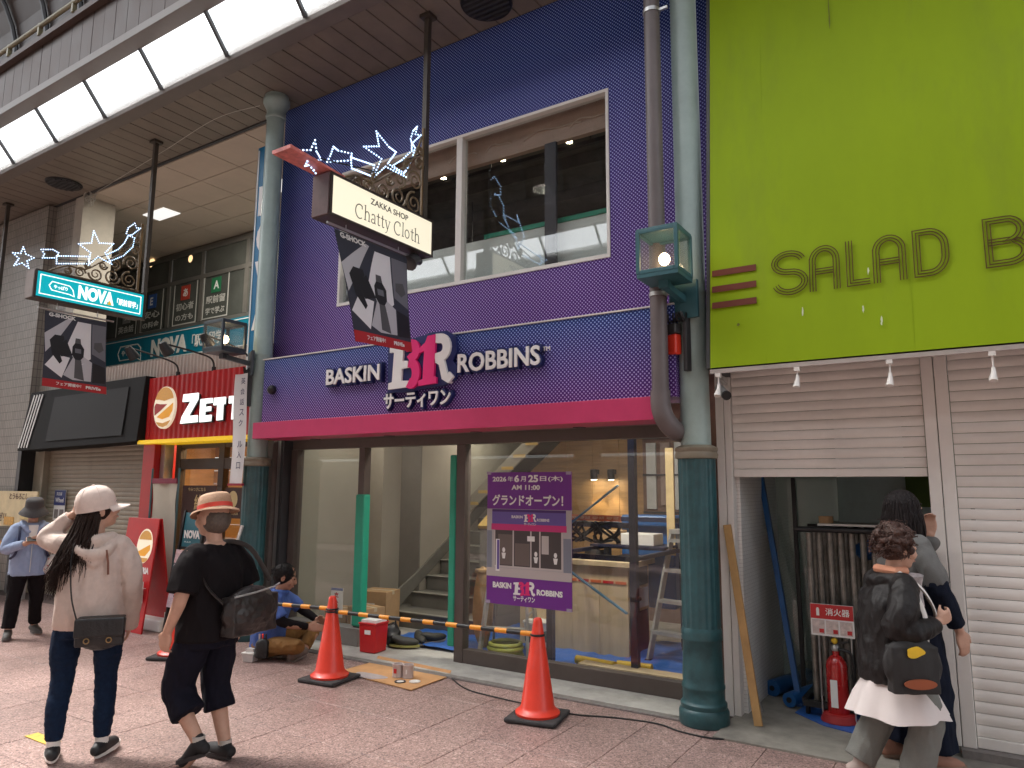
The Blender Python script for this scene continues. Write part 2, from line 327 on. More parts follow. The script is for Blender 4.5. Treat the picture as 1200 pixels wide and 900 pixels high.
# ================================================================== arcade roof
ZS = 6.13
soff = thing('arcade_soffit', None, None, (0, 4.9, ZS), kind='structure')
B(-26, 4, 4.52, 5.42, ZS+.03, ZS+.06).build('backing', MATS['dark_gap'], soff)
pm = MB().box(-.1135, .1135, -.45, .44, 0, .022).mesh('plank', MATS['soffit_board'])
for i in range(74): put('plank', pm, soff, (1.5-.24*i, 4.965, ZS+random.uniform(0, .003)))
B(-26, 4, 4.34, 4.515, 6.10, 6.24).build('beam', MATS['beam_paint'], soff, bevel=.008)
B(-26, 4, 5.405, 5.44, 6.11, 6.2).build('edge_trim', MATS['dark_grey'], soff)
B(-16.3, -16.24, 4.3, 8, -.0, 6.2).build('end_trim', MATS['dark_grey'], soff)
skl = thing('roof_skylight', 'slanting strip of bright translucent panes above the board soffit', 'skylight', (0, 4.2, 6.2))
A0, A1 = Vector((0, 4.335, 6.155)), Vector((0, 4.04, 6.515))
SKG = bpy.data.materials.new('skylight_pane'); SKG.use_nodes = True; N, L = nodes(SKG); N.clear(); o_ = N.new('ShaderNodeOutputMaterial')
t1 = N.new('ShaderNodeBsdfTranslucent'); t1.inputs[0].default_value = (.95, .97, .98, 1); t2 = N.new('ShaderNodeBsdfTransparent'); mx_ = N.new('ShaderNodeMixShader'); mx_.inputs[0].default_value = .75
L.new(t1.outputs[0], mx_.inputs[1]); L.new(t2.outputs[0], mx_.inputs[2]); L.new(mx_.outputs[0], o_.inputs[0])
dirv = (A1-A0).normalized(); nrm = Vector((0, dirv.z, -dirv.y))
pane = MB().hexa([(-.59, 0, 0), (.59, 0, 0), (.59, *(A1-A0)[1:]), (-.59, *(A1-A0)[1:])], [tuple(Vector(p)+nrm*.006) for p in ((-.59, 0, 0), (.59, 0, 0), (.59, *(A1-A0)[1:]), (-.59, *(A1-A0)[1:]))]).mesh('pane', SKG)
mul = MB().bar((0, 0, 0), A1-A0, .035, .04, up=nrm).mesh('mullion', MATS['dark_grey'])
for i in range(16):
    x = -6.44+1.217*(i-9)
    put('pane', pane, skl, (x+.6085, A0.y, A0.z)); put('mullion', mul, skl, (x, A0.y-.003, A0.z-.005))
upw = thing('plank_parapet', None, None, (0, 3.9, 6.6), kind='structure')
B(-26, 4, 3.86, 4.045, 6.50, 6.60).build('beam', MATS['beam_paint'], upw, bevel=.006)
B(-26, 4, 3.90, 3.93, 6.58, 7.2).build('backing', MATS['dark_gap'], upw)
pm2 = MB().box(-.121, .121, -.012, .012, 0, .56).mesh('plank', MATS['plank_brown'])
for i in range(70): put('plank', pm2, upw, (1.2-.25*i, 3.885+random.uniform(0, .004), 6.605))
B(-26, 4, 3.80, 3.99, 7.17, 7.24).build('ledge', MATS['plank_brown'], upw)
rl = MB(); rl.cyl((-26, 3.80, 7.37), (4, 3.80, 7.37), .028); rl.build('rail', MATS['pipe_cream'], upw, True)
rb = MB().box(-.02, .02, -.02, .03, -.13, .03).mesh('rail_bracket', MATS['pipe_cream'])
for i in range(22): put('rail_bracket', rb, upw, (1.3-.84*i, 3.80, 7.37))
vt = thing('arcade_vault', None, None, (0, 3.95, 7.2), kind='structure')
for sg, y0, sp in ((1, 3.97, 62), (-1, -.77, 50)):  # unseen reach of each sheet is shaped to steer daylight into the street
    prof = [(y0-sg*2.4*(1-cos(t)), 7.24+1.9*sin(t)) for t in [radians(sp)*k/8 for k in range(9)]]
    v = MB()
    for k in range(8):
        (ya, za), (yb, zb) = prof[k], prof[k+1]; v.add([(-26, ya, za), (4, ya, za), (4, yb, zb), (-26, yb, zb)], [(0, 1, 2, 3)])
    v.build('vault_sheet', MATS['vault_sheet'], vt, True)
    rm = MB().tube([(0, y-.035*sg, z-.02) for y, z in prof], .03, 6).mesh('rib', MATS['dark_grey'], True)
    for i in range(24): put('rib', rm, vt, (1.2-.84*i, 0, 0))
# the other side of the street, behind the photographer: shop fronts, soffit and the same skylight
opp = thing('opposite_shop_row', 'row of shop fronts across the street facing the ice cream shop', 'building', (-6, -2.3, 0))
M('opp_wall', (.62, .58, .53), .8, .15, .6)
B(-30, 14, -2.5, -2.24, 2.3, 6.2).build('wall', MATS['opp_wall'], opp); B(-30, 14, -4.0, -3.8, 0, 2.3).build('inner_wall', MATS['opp_wall'], opp)
for i in range(10): B(-28+4.2*i, -27.5+4.2*i, -2.5, -2.22, 0, 2.3).build('pier', MATS['opp_wall'], opp)
for i in range(9):
    B(-27.3+4.2*i, -24.1+4.2*i, -2.22, -2.12, 2.35, 3.1).build('shop_sign', M('opp_sign%d' % (i % 3), ('#8a2a22', '#d8d2c0', '#2c5a6e')[i % 3], .5), opp)
    B(-27.2+4.2*i, -24.2+4.2*i, -2.235, -2.20, 3.8, 5.2).build('window', M('opp_glass', (.05, .055, .06), .15), opp)
B(-30, 14, -2.24, -1.33, ZS, ZS+.05).build('soffit', MATS['soffit_board'], opp)
B(-30, 14, -1.325, -1.16, 6.10, 6.24).build('beam', MATS['beam_paint'], opp)
B(-30, 14, -.86, -.72, 6.5, 7.24).build('parapet', MATS['plank_brown'], opp)
pane2 = MB().hexa([(-.59, 0, 0), (.59, 0, 0), (.59, .29, .36), (-.59, .29, .36)], [(-.59, -.005, .004), (.59, -.005, .004), (.59, .285, .364), (-.59, .285, .364)]).mesh('pane', SKG)
mul2 = MB().bar((0, 0, 0), (0, .29, .36), .035, .04).mesh('mullion', MATS['dark_grey'])
for i in range(24):
    x = -24+1.217*i; put('pane', pane2, opp, (x+.6085, -1.16, 6.155)); put('mullion', mul2, opp, (x, -1.16, 6.155))

# ================================================================== arcade columns
def column(x, y, label):
    r = thing('arcade_column', label, 'column', (x, y, 0), 'cast iron arcade columns')
    q = [(.185, 0), (.192, .02), (.192, .10), (.18, .115), (.165, .13), (.172, .15), (.172, .165), (.158, .18), (.152, .30), (.146, .33)]
    MB().lathe([(.164, 0), (.170, .012), (.170, .085), (.163, .10), (.154, .11), (.158, .125), (.158, .14), (.148, .15), (.142, .16), (.142, .23), (.148, .24), (.148, .255), (.140, .27), (.140, .33)], 32, (x, y, 0)).build('base', MATS['teal_iron'], r, True)
    MB().lathe([(.140, .33), (.135, .42), (.133, .55), (.140, .56), (.143, .572), (.138, .585), (.141, .60), (.139, .62), (.133, .64)], 32, (x, y, 0)).build('ring', MATS['teal_iron'], r, True)
    f = MB(); n = 72; vs = []
    for z in (.64, .66, 1.80, 1.82):
        for k in range(n):
            a = 2*pi*k/n; fl = .5-.5*cos(a*18); rr = .133-(.010*fl if .65 < z < 1.81 else .002); vs.append((x+rr*cos(a), y+rr*sin(a), z))
    f.add(vs, [(i*n+k, i*n+(k+1) % n, (i+1)*n+(k+1) % n, (i+1)*n+k) for i in range(3) for k in range(n)]).build('fluted_shaft', MATS['teal_iron'], r, True, ang=60)
    MB().lathe([(.130, 1.81), (.150, 1.815), (.154, 1.84), (.146, 1.86), (.152, 1.875), (.152, 1.89), (.125, 1.905), (.11, 1.91)], 32, (x, y, 0)).build('collar', M('collar_brass', (.20, .17, .12), .5, .2), r, True)
    MB().lathe([(.108, 1.905), (.104, 3.0), (.104, 3.02), (.109, 3.03), (.109, 3.05), (.104, 3.06), (.100, 5.86)], 32, (x, y, 0)).build('upper_shaft', MATS['pale_green_iron'], r, True)
    MB().lathe([(.100, 5.84), (.112, 5.85), (.116, 5.87), (.104, 5.90), (.108, 5.95), (.135, 6.0), (.15, 6.03), (.15, 6.08), (.135, 6.10), (.135, 6.128)], 32, (x, y, 0)).build('capital', MATS['pale_green_iron'], r, True)
    return r
PL, PR = (-6.62, 5.13), (-1.71, 5.13)
colL = column(*PL, 'column between the burger shop and the ice cream shop')
colR = column(*PR, 'column between the ice cream shop and the lime green front')
# wiring and a red call box on the columns
def colbox(x, y, z, ang, label, red):
    t = thing('alarm_box', label, 'box', (x, y, z)); d = Vector((cos(ang), sin(ang), 0)); s_ = Vector((-sin(ang), cos(ang), 0)); c0 = Vector((x, y, z))
    MB().bar(c0+d*.115+s_*.045+Zv*-.26, c0+d*.115+s_*.045+Zv*.14, .035, .05, up=d).build('mounting_strip', MATS['dark_grey'], t, bevel=.004)
    MB().bar(c0+d*.15-s_*.045+Zv*-.13, c0+d*.15-s_*.045+Zv*.02, .085, .07, up=d).build('cover', red, t, bevel=.012)
    MB().bar(c0+d*.15-s_*.045+Zv*.025, c0+d*.15-s_*.045+Zv*.10, .09, .075, up=d).build('cap', MATS['dark_grey'], t, bevel=.01)
    cb = MB()
    for k in range(7): cb.tube([c0+d*(.16+.03*sin(q*.9+k))+s_*(-.09+.025*k)+Zv*(.14+.035*sin(q*1.3+k*2)) for q in range(7)], .007, 5)
    cb.build('cable_bunch', MATS['black_iron'], t, True)
colbox(*PR, 2.70, radians(247), 'red alarm box with cables on the column below the teal lantern', MATS['cone_red'])
colbox(*PL, 2.72, radians(230), 'maroon alarm box hanging by the column in front of the burger sign', M('maroon', (.20, .02, .03), .5))

# ================================================================== lanterns
def lantern(px, py, x0, x1, y0, y1, z0, z1, fr, label, lit):
    t = thing('wall_lantern', label, 'lantern', ((x0+x1)/2, (y0+y1)/2, z0), 'square lanterns on the arcade columns')
    w = .028; f = MB()
    for x in (x0, x1-w):
        for y in (y0, y1-w): f.box(x, x+w, y, y+w, z0+.002, z1-.002)
    for z in (z0, z1-w):
        f.box(x0+w+.001, x1-w-.001, y0+.001, y0+w, z, z+w); f.box(x0+w+.001, x1-w-.001, y1-w, y1-.001, z, z+w)
        f.box(x0+.001, x0+w, y0+w+.001, y1-w-.001, z, z+w); f.box(x1-w, x1-.001, y0+w+.001, y1-w-.001, z, z+w)
    f.build('frame', fr, t, bevel=.003)
    B(x0+.004, x1-.004, y0+.004, y1-.004, z1-.014, z1+.012).build('roof', fr, t, bevel=.003)
    B(x0+.004, x1-.004, y0+.004, y1-.004, z0-.03, z0+.004).build('base', fr, t, bevel=.003)
    lg = glass('lantern_glass', (.93, .95, .96), .8, .03, .03)
    for a in ((x0+w, x1-w, y0+.008, y0+.012), (x0+w, x1-w, y1-.012, y1-.008), (x0+.008, x0+.012, y0+w, y1-w), (x1-.012, x1-.008, y0+w, y1-w)):
        B(a[0], a[1], a[2], a[3], z0+w, z1-w).build('pane', lg, t)
    cx, cy = (x0+x1)/2, (y0+y1)/2
    MB().lathe([(.02, 0), (.02, .05), (.012, .06)], 12, (cx, cy, z0+.01)).build('socket', MATS['dark_grey'], t, True)
    MB().sphere((cx, cy, z0+.13), .04, 14, 10, (1, 1, 1.15)).build('bulb', M('bulb_warm', (1, .85, .65), .4, 0, emit=lit, ecol=(1, .70, .38)), t, True)
    lp = Vector((px, py, z0-.12)); d = (Vector((cx, cy, 0))-Vector((px, py, 0))); d.z = 0; d.normalize()
    MB().bar(lp+d*.105, Vector((cx, cy, z0-.06)), .05, .05).build('arm', fr, t, bevel=.004)
    B(cx-.035, cx+.035, cy-.035, cy+.035, z0-.085, z0-.029).build('stem', fr, t)
    pl = MB(); s_ = d.cross(Zv); pl.bar(lp+d*.118+Zv*-.14, lp+d*.118+Zv*.14, .23, .03, up=d); pl.build('back_plate', fr, t, bevel=.003)
    return t
lt = M('lantern_teal', (.035, .115, .135), .45, .1)
lantern(*PR, -1.93, -1.62, 4.60, 4.91, 3.09, 3.41, lt, 'teal square lantern with a glowing bulb beside the lime green front', 7)
lantern(*PL, -6.98, -6.64, 4.62, 4.93, 3.05, 3.36, M('lantern_grey', (.05, .065, .075), .5), 'dark grey square lantern on the column by the burger sign', 5)
# ================================================================== ice cream shop
YU, YF, YG = 5.40, 5.0, 5.50
shop = thing('ice_cream_shop', 'two-storey ice cream shop with purple dotted front under refurbishment', 'shop', (-4.1, 5.4, 0))
PK1 = polka('dots_upper', 3.0, 5.6, (.078, .011, .165), (.008, .028, .19)); PK2 = polka('dots_fascia', 2.28, 2.95, (.082, .011, .165), (.009, .034, .19))
wx0, wx1, wz0, wz1 = -5.76, -2.49, 3.54, 5.08
w = MB(); w.box(-6.78, wx0, YU, YU+.1, 2.75, 6.12); w.box(wx1, -1.58, YU, YU+.1, 2.75, 6.12); w.box(wx0+.0005, wx1-.0005, YU, YU+.1, wz1, 6.12); w.box(wx0+.0005, wx1-.0005, YU, YU+.1, 2.75, wz0)
w.build('upper_wall', PK1, shop)
fb = MB().box(-6.41, -1.80, YF, YU-.002, 2.262, 2.945); fb.build('fascia', PK2, shop, bevel=.004)
B(-6.43, -1.80, YF-.012, YU-.01, 2.947, 2.958).build('fascia_trim', MATS['white_paint'], shop)
B(-6.49, -1.965, YF-.045, YF+.30, 2.095, 2.268).build('pink_band', MATS['pink_trim'], shop, bevel=.004)
B(-6.45, -1.80, YF+.255, YG+.02, 2.10, 2.13).build('soffit', M('sof', (.23, .19, .17), .6), shop)
for px_ in (-5.9, -4.85, -3.8, -2.75): MB().lathe([(.055, 0), (.055, .012)], 20, (px_, 5.3, 2.09)).build('downlight', MATS['dark_grey'], shop, True)
# logo
LB, LW, LP = M('logo_navy', (.012, .02, .11), .4, 0), M('logo_white', (.80, .79, .78), .4, 0), M('logo_pink', (.72, .02, .17), .4, 0)
def br(parent, o, w, h, U, V, ext, navy=True, pw=None):
    k = lambda p: (((p[0]-552)/278)*w, ((560-p[1])/175)*h)
    if navy:
        e = .055
        g = MB().prism([k(p) for p in ((540, 398), (640, 386), (700, 380), (735, 372), (800, 374), (838, 400), (842, 450), (826, 478), (846, 505), (836, 545), (790, 560), (690, 566), (640, 572), (545, 570))], Vector(o)-U*0, U, V, ext*.55); g.build('logo_backing', LB, parent)
    a = MB(); a.prism([k(p) for p in ((556, 404), (648, 394), (648, 420), (618, 424), (616, 462), (640, 464), (640, 488), (614, 490), (612, 532), (644, 534), (642, 556), (553, 559), (554, 537), (570, 534), (576, 428), (556, 428))], o, U, V, ext); a.build('letter', LW, parent)
    b3 = MB(); b3.stroke([k(p) for p in [(626, 418)]+[(656+20*cos(radians(t)), 430-24*sin(radians(t))) for t in range(110, -91, -20)]+[(646, 462)]], w*.11, o, U, V, ext*1.08)
    b3.stroke([k(p) for p in [(646, 470)]+[(656+22*cos(radians(t)), 510-36*sin(radians(t))) for t in range(80, -131, -20)]], w*.12, o, U, V, ext*1.12); b3.build('numeral', LP, parent)
    c1 = MB().prism([k(p) for p in ((692, 424), (716, 408), (726, 386), (760, 384), (756, 528), (766, 532), (766, 552), (690, 556), (690, 538), (708, 534), (712, 436), (692, 442))], o, U, V, ext*1.1); c1.build('numeral', LP, parent)
    d = MB(); d.stroke([k(p) for p in [(758, 398)]+[(778+28*cos(radians(t)), 431-32*sin(radians(t))) for t in range(90, -91, -18)]+[(758, 466)]], w*.115, o, U, V, ext)
    d.stroke([k(p) for p in ((766, 470), (786, 482), (794, 510), (800, 532), (814, 540), (828, 526))], w*.09, o, U, V, ext*1.05); d.build('letter', LW, parent)
def zoom6(x, y): return (300+x*.28333, 300+y*.28333)
def F(px, py): p = ony(px, py, YF); return p
bl = F(*zoom6(552, 560)); tr = F(*zoom6(830, 385)); LO = Vector((bl.x, YF, bl.z))
lw, lh = tr.x-bl.x, .40
LO.z = 2.955-.47
br(shop, LO-Y*.035+X*.055, lw*.95, .46, X, Zv, .05)
def sign_txt(s, px0, px1, zb, h, wscale=1):
    a = F(px0, 430).x; b_ = F(px1, 430).x; o = Vector((a, YF, zb))
    text(s, LB, shop, o-Y*.004-Vector((.018, 0, .018)), h+.036, b_-a+.036, ext=.045, bold=.055, name='letter_backing')
    text(s, LW, shop, o-Y*.05, h, b_-a, ext=.012, bold=.022, name='lettering')
zt = F(*zoom6(420, 540)).z
sign_txt('BASKIN', 388, 450, F(390, 452).z, .155); sign_txt('ROBBINS', 541, 637, F(541, 438).z, .165)
sign_txt('サーティワン', 456, 533, F(456, 480).z-.005, .145)
text('TM', LW, shop, (F(638, 412).x, YF-.02, F(638, 412).z), .035, ext=.01)
MB().sphere((F(*zoom6(75, 555)).x, YF-.03, F(*zoom6(75, 555)).z), .05, 14, 10).build('speaker', MATS['black_iron'], shop, True)
# upper window
win = B(wx0, wx1, YU-.012, YU+.09, wz0, wz0+.035).box(wx0, wx1, YU-.012, YU+.09, wz1-.03, wz1).box(wx0, wx0+.035, YU-.010, YU+.088, wz0+.035, wz1-.03).box(wx1-.03, wx1, YU-.010, YU+.088, wz0+.035, wz1-.03)
win = win.build('window', MATS['white_paint'], shop, bevel=.003)
B(-4.15, -4.08, YU-.008, YU+.085, wz0+.03, wz1-.028).build('mullion', MATS['white_paint'], win, bevel=.003)
for a, b_ in ((wx0+.03, -4.145), (-4.085, wx1-.025)): B(a, b_, YU+.045, YU+.052, wz0+.03, wz1-.025).build('pane', GLU, win)
# upper room
rc = MATS['raw_concrete']
B(-6.75, -1.62, 9.2, 9.3, 3.2, 5.6).build('room_back_wall', rc, shop); B(-6.75, -6.65, 5.52, 9.2, 3.2, 5.6).build('room_side_wall', rc, shop); B(-1.72, -1.62, 5.52, 9.2, 3.2, 5.6).build('room_side_wall', rc, shop)
B(-6.65, -1.72, 5.52, 9.2, 5.42, 5.52).build('room_ceiling', rc, shop); B(-6.65, -1.72, 5.52, 9.2, 3.2, 3.3).build('room_floor', M('room_floor', (.2, .18, .16), .7), shop)
for k in range(4): B(-6.6, -1.75, 6.2+.8*k, 6.28+.8*k, 5.27, 5.418).build('ceiling_beam', rc, shop)
B(wx0-.05, wx1+.05, 5.54, 5.60, 4.80, 5.12).build('window_header', M('header_brown', (.50, .33, .26), .4, .2, 2, stretch=(1, 1, 5)), shop)
hd = M('glare_paint', (.62, .47, .38), .35)  # glare on the header film, painted as paler wrinkled strips
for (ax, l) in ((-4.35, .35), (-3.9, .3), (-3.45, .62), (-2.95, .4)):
    MB().tube([(ax+l*t/8, 5.537, 4.90+.06*sin(pi*t/8)+.02*sin(t)) for t in range(9)], .008, 5).build('wrinkle_glare', hd, shop, True)
B(wx0-.2, wx1+.2, 5.61, 5.65, 3.3, 4.03).build('low_wall', M('low_white', (.84, .87, .85), .5, .04), shop)
B(-3.95, wx1+.15, 5.60, 5.68, 4.032, 4.075).build('green_edging', MATS['green_tape'], shop)
B(-3.2, -3.08, 5.505, 5.535, 3.3, 4.79).build('post', M('upright_grey', (.06, .055, .07), .5), shop)  # thin dark upright strip close behind the pane
B(-4.75, -4.35, 6.3, 6.34, 3.3, 4.25).build('magenta_panel', M('magenta', (.35, .01, .08), .5), shop)
tr_ = MB(); tr_.box(-6.6, -1.8, 6.05, 6.09, 4.98, 5.02); tr_.box(-6.6, -1.8, 7.5, 7.54, 4.65, 4.69)
for x in (-5.5, -4.2, -3, -2): tr_.cyl((x, 6.07, 5.0), (x, 6.07, 5.42), .008, n=6); tr_.cyl((x, 7.52, 4.67), (x, 7.52, 5.42), .008, n=6)
tr_.build('lighting_track', MATS['black_iron'], shop)
def spot(p, parent, e=30, L_=.15, r=.04, d=(0, 0, -1), col=(1, .82, .6)):
    p = Vector(p); d = Vector(d).normalized(); q = MB().tube([p, p+d*L_*.2, p+d*L_], [r*.9, r, r], 14).build('spotlight', MATS['black_iron'], parent, True, ang=30)
    MB().tube([p+d*(L_-.012), p+d*(L_+.003)], [r*.8, r*.8], 14).build('lens', M('lens_warm', (1, .85, .65), .4, 0, emit=e, ecol=(1, .80, .52)), q)
for px_, py_ in ((667, 150), (589, 172), (520, 194)):
    p = ony(px_, py_, 6.07); spot((p.x, 6.07, p.z), shop, 22)
    MB().cyl((p.x, 6.07, p.z), (p.x, 6.07, 4.99 if p.z < 4.98 else p.z+.01), .008, n=6).build('spot_stem', MATS['black_iron'], shop)
# ground floor front
FRM = MATS['bronze_frame']
sf = MB(); sf.box(-6.42, -1.82, YG-.05, YG+.05, 2.0, 2.10)
sf.build('head_frame', FRM, shop, bevel=.003)
for a, b_ in ((-6.44, -6.34), (-5.40, -5.32), (-4.13, -4.03), (-1.92, -1.82)): B(a, b_, YG-.048, YG+.048, .03, 1.998).build('post', FRM, shop, bevel=.003)
B(-6.336, -5.28, YG-.10, YG+.05, .03, .20).build('sill', M('sill_grey', (.19, .18, .165), .6), shop, bevel=.004)
B(-4.028, -1.922, YG-.046, YG+.046, .03, .15).build('sill', FRM, shop, bevel=.003)
for a, b_, z in ((-6.34, -5.40, .2), (-4.03, -2.95, .15), (-2.945, -1.92, .15)): B(a, b_, YG-.004, YG+.004, z, 2.0).build('pane', GL, shop)
B(-5.415, -5.29, YG-.062, YG+.03, .21, 1.52).build('post_protector', MATS['green_tape'], shop, bevel=.015)
B(-4.20, -4.13, YG-.06, YG+.06, .16, 1.90).build('post_protector', MATS['green_tape'], shop, bevel=.012)
# reveal at the party wall
pw = MB(); pw.box(-6.74, -6.58, 5.32, 5.6, .0, 2.1)
for k in range(6): pass
pw.build('party_wall', M('tile_brown', (.14, .115, .10), .5, .2, 3), shop)
for k in range(9): B(-6.735, -6.585, 5.312, 5.319, .02+.23*k, .235+.23*k).build('tile', MATS['tile_brown'], shop)
for xx, c_ in ((-6.56, 'alu'), (-6.505, 'dark_grey')): B(xx, xx+.045, 5.36, 5.6, 0, 2.1).build('shutter_guide', MATS[c_], shop)
thr = struct(B(-6.75, -1.85, 5.085, 6.1, -.01, .03).build('threshold', MATS['concrete'])); thr2 = struct(B(-6.75, -1.85, 5.06, 5.09, -.01, .012).build('kerb', MATS['kerb_stone']))
# interior shell
bw = MATS['beige_wall']
B(-6.75, -1.6, 6.1, 10.2, -.01, .032).build('shop_floor', MATS['concrete'], shop)
B(-6.75, -6.42, 5.56, 10, .03, 2.7).build('interior_wall', bw, shop)
B(-6.42, -6.12, 6.6, 10, .03, 2.7).build('interior_wall', bw, shop)
B(-6.119, -5.80, 6.95, 10, .03, 3.2).build('interior_wall', bw, shop)
B(-6.119, -5.80, 6.93, 6.949, .03, 2.7).build('shaded_wall_return', MATS['grey_wall'], shop)  # front face of the beige wall, its shade put into a darker grey
B(-6.75, -1.6, 10.0, 10.1, 0, 3.2).build('interior_wall', MATS['grey_wall'], shop)
B(-1.75, -1.6, 5.56, 10.0, 0, 2.7).build('interior_wall', M('brick_brown', (.16, .09, .065), .8, .3, 9), shop)
B(-6.42, -1.75, 5.56, 10.0, 2.62, 2.70).build('interior_ceiling', M('int_ceil', (.30, .29, .27), .8), shop)
# main stair, rising away from the street
for k in range(10):
    x0 = -6.06 if k == 0 else -5.78
    s_ = B(x0, -4.55, 6.42+.27*k+(0 if k == 0 else .1), 9.4, .032+.165*k, .032+.165*(k+1)-.002)
    s_ = s_.build('stair_step', MATS['stair_grey'], shop)
    B(x0-.002, -4.548, 6.40+.27*k+(0 if k == 0 else .1), 6.46+.27*k+(0 if k == 0 else .1), .165*(k+1)+.028, .165*(k+1)+.037).build('nosing', M('nosing', (.27, .26, .22), .6), s_)
st = MB(); st.prism([(6.52, .2), (9.2, 1.84), (9.2, 1.99), (6.85, .56), (6.52, .40)], (-5.802, 0, 0), (0, 1, 0), (0, 0, 1), .03); st.build('stringer', MATS['stair_grey'], shop)
MB().prism([(6.60, .03), (9.4, .03), (9.4, 1.66), (7.40, 1.66), (6.60, 1.16)], (-4.66, 0, 0), Y, Zv, .10).build('stair_guard', MATS['grey_wall'], shop)
MB().bar((-4.61, 6.58, 1.165), (-4.61, 7.42, 1.69), .13, .035).build('handrail', M('pine', (.55, .36, .10), .5), shop)
# upper flight crossing behind the poster
uf = MB(); a = ony(560, 600, 8.3); b_ = ony(655, 505, 8.3)
MB().bar(a, b_, .6, .05).build('flight_underside', M('flight', (.05, .048, .045), .7), shop)
MB().bar(a+Y*-.34+Zv*.02, b_+Y*-.34+Zv*.02, .03, .16).build('flight_stringer', MATS['beige_wall'], shop)
for k in range(7):
    q = a.lerp(b_, (k+.5)/7); B(q.x-.02, q.x+.16, q.y-.36, q.y-.34, q.z+.03, q.z+.07).build('flight_tread', MATS['pine'], shop)
# timber back wall of vertical boards
for k in range(9): B(-5.2+.19*k, -5.012+.19*k, 8.55+.004*(k % 2), 8.62, .03, 2.62).build('wall_board', MATS['wood_panel'], shop)
B(-3.48, -1.76, 8.4, 8.5, .03, 2.62).build('back_wall', M('brick_back', (.20, .125, .095), .8, .25, 7, .3, 30), shop)
for k in range(8): B(-3.42+.18*k, -3.30+.18*k, 8.36, 8.39, 1.35+.05*(k % 2), 2.15).build('sample_panel', M('sample%d' % (k % 2), ((.5, .5, .47), (.30, .22, .18))[k % 2], .6), shop)
for k in range(3): B(-3.46, -1.78, 8.34, 8.355, 1.30+.45*k, 1.32+.45*k).build('sample_rail', MATS['dark_grey'], shop)
for px_ in (697, 717):
    p = ony(px_, 553, 8.48); q = MB().box(p.x-.03, p.x+.03, 8.42, 8.55, p.z-.03, p.z+.03).build('wall_bracket', MATS['black_iron'], shop)
    spot((p.x+.02, 8.40, p.z+.03), shop, 40, .13, .045, (0, .12, -1))
    l = bpy.data.lights.new('wall_spot', 'SPOT'); l.energy = 5; l.color = (1, .72, .38); l.spot_size = radians(60); l.spot_blend = .6; l.shadow_soft_size = .03
    lo = bpy.data.objects.new('wall_spot', l); COL.objects.link(lo); lo.location = (p.x+.02, 8.42, p.z-.12); lo.rotation_euler = (radians(7), 0, 0)
# ceiling lamps; the two closest to the glass are added to brighten the counter
for (x, y, e, c_) in ((-5.3, 7.9, 2.8, (1, .90, .74)), (-5.9, 6.1, 1.6, (1, .92, .78)), (-3.6, 5.82, 8, (1, .93, .82)), (-2.55, 5.78, 6.5, (1, .93, .82)), (-2.4, 7.4, 2.5, (1, .93, .82))):
    MB().lathe([(.07, 0), (.07, .02)], 18, (x, y, 2.598)).build('ceiling_lamp', M('lamp_disc', (1, .95, .85), .4, 0, emit=6), shop, True)
    l = bpy.data.lights.new('ceiling_lamp', 'AREA'); l.shape = 'DISK'; l.size = .3; l.energy = e; l.color = c_
    lo = bpy.data.objects.new('ceiling_lamp_light', l); COL.objects.link(lo); lo.location = (x, y, 2.58)
l = bpy.data.lights.new('room_fill', 'AREA'); l.shape = 'DISK'; l.size = .3; l.energy = 10; l.color = (1, .9, .75); lo = bpy.data.objects.new('room_fill_light', l); COL.objects.link(lo); lo.location = (-4.2, 7.2, 5.2)  # added area light without a fitting, brightens the concrete room
# ================================================================== lime green shop
gs = thing('salad_shop', 'shuttered shop under a huge lime green sign sheet', 'shop', (.5, 5.4, 0))
lime = M('lime_sheet', (.245, .365, .004), .6, .08, 1.2, .12, 3, dirt=.16, stretch=(1, 1, .25), spec=.2)
G0 = Vector((-1.515, 4.90, 2.43)); GV = (Vector((0, 5.275, 6.12))-Vector((0, 4.90, 2.43))); GH = GV.length; GV.normalize(); GN = X.cross(GV)   # GN points to the street
sh = MB(); nx, nz = 60, 40; wv = 5.6
for j in range(nz+1):
    for i in range(nx+1):
        u, v = wv*i/nx, GH*j/nz; b_ = .010*noise.noise((u*1.2, v*.5, 3))+.004*noise.noise((u*4, v*1.1, 8)); e_ = min(1, min(u, v, GH-v)/.2)
        sh.v.append(tuple(G0+X*u+GV*v+GN*(.0+b_*e_)))
sh.f = [(j*(nx+1)+i, j*(nx+1)+i+1, (j+1)*(nx+1)+i+1, (j+1)*(nx+1)+i) for j in range(nz) for i in range(nx)]; sh.m = [0]*len(sh.f)
sh.build('sign_sheet', lime, gs, True)
bk = MB().hexa([G0-GN*.03, G0+X*wv-GN*.03, G0+X*wv+GV*GH-GN*.03, G0+GV*GH-GN*.03], [G0-GN*.055, G0+X*wv-GN*.055, G0+X*wv+GV*GH-GN*.055, G0+GV*GH-GN*.055]); bk.build('sign_backing', MATS['dark_gap'], gs)
sd = MB().prism([(4.905, 2.43), (5.40, 2.43), (5.40, 6.12), (5.28, 6.12)], (-1.545, 0, 0), Y, Zv, .026); sd.build('sign_side', MATS['dark_grey'], gs)
for u in (.38, 1.25): MB().tube([tuple(G0+X*u+GV*v+GN*.0005) for v in [GH*k/12 for k in range(13)]], .0007, 5).build('sheet_seam', lime, gs, True)
ink = M('sign_brown', (.085, .045, .014), .6, .1, spec=.2)
def gp(u, v): return (u-G0.x, v)
V0 = lambda z: (z-2.43)/GV.z
O_ = G0+GN*.012
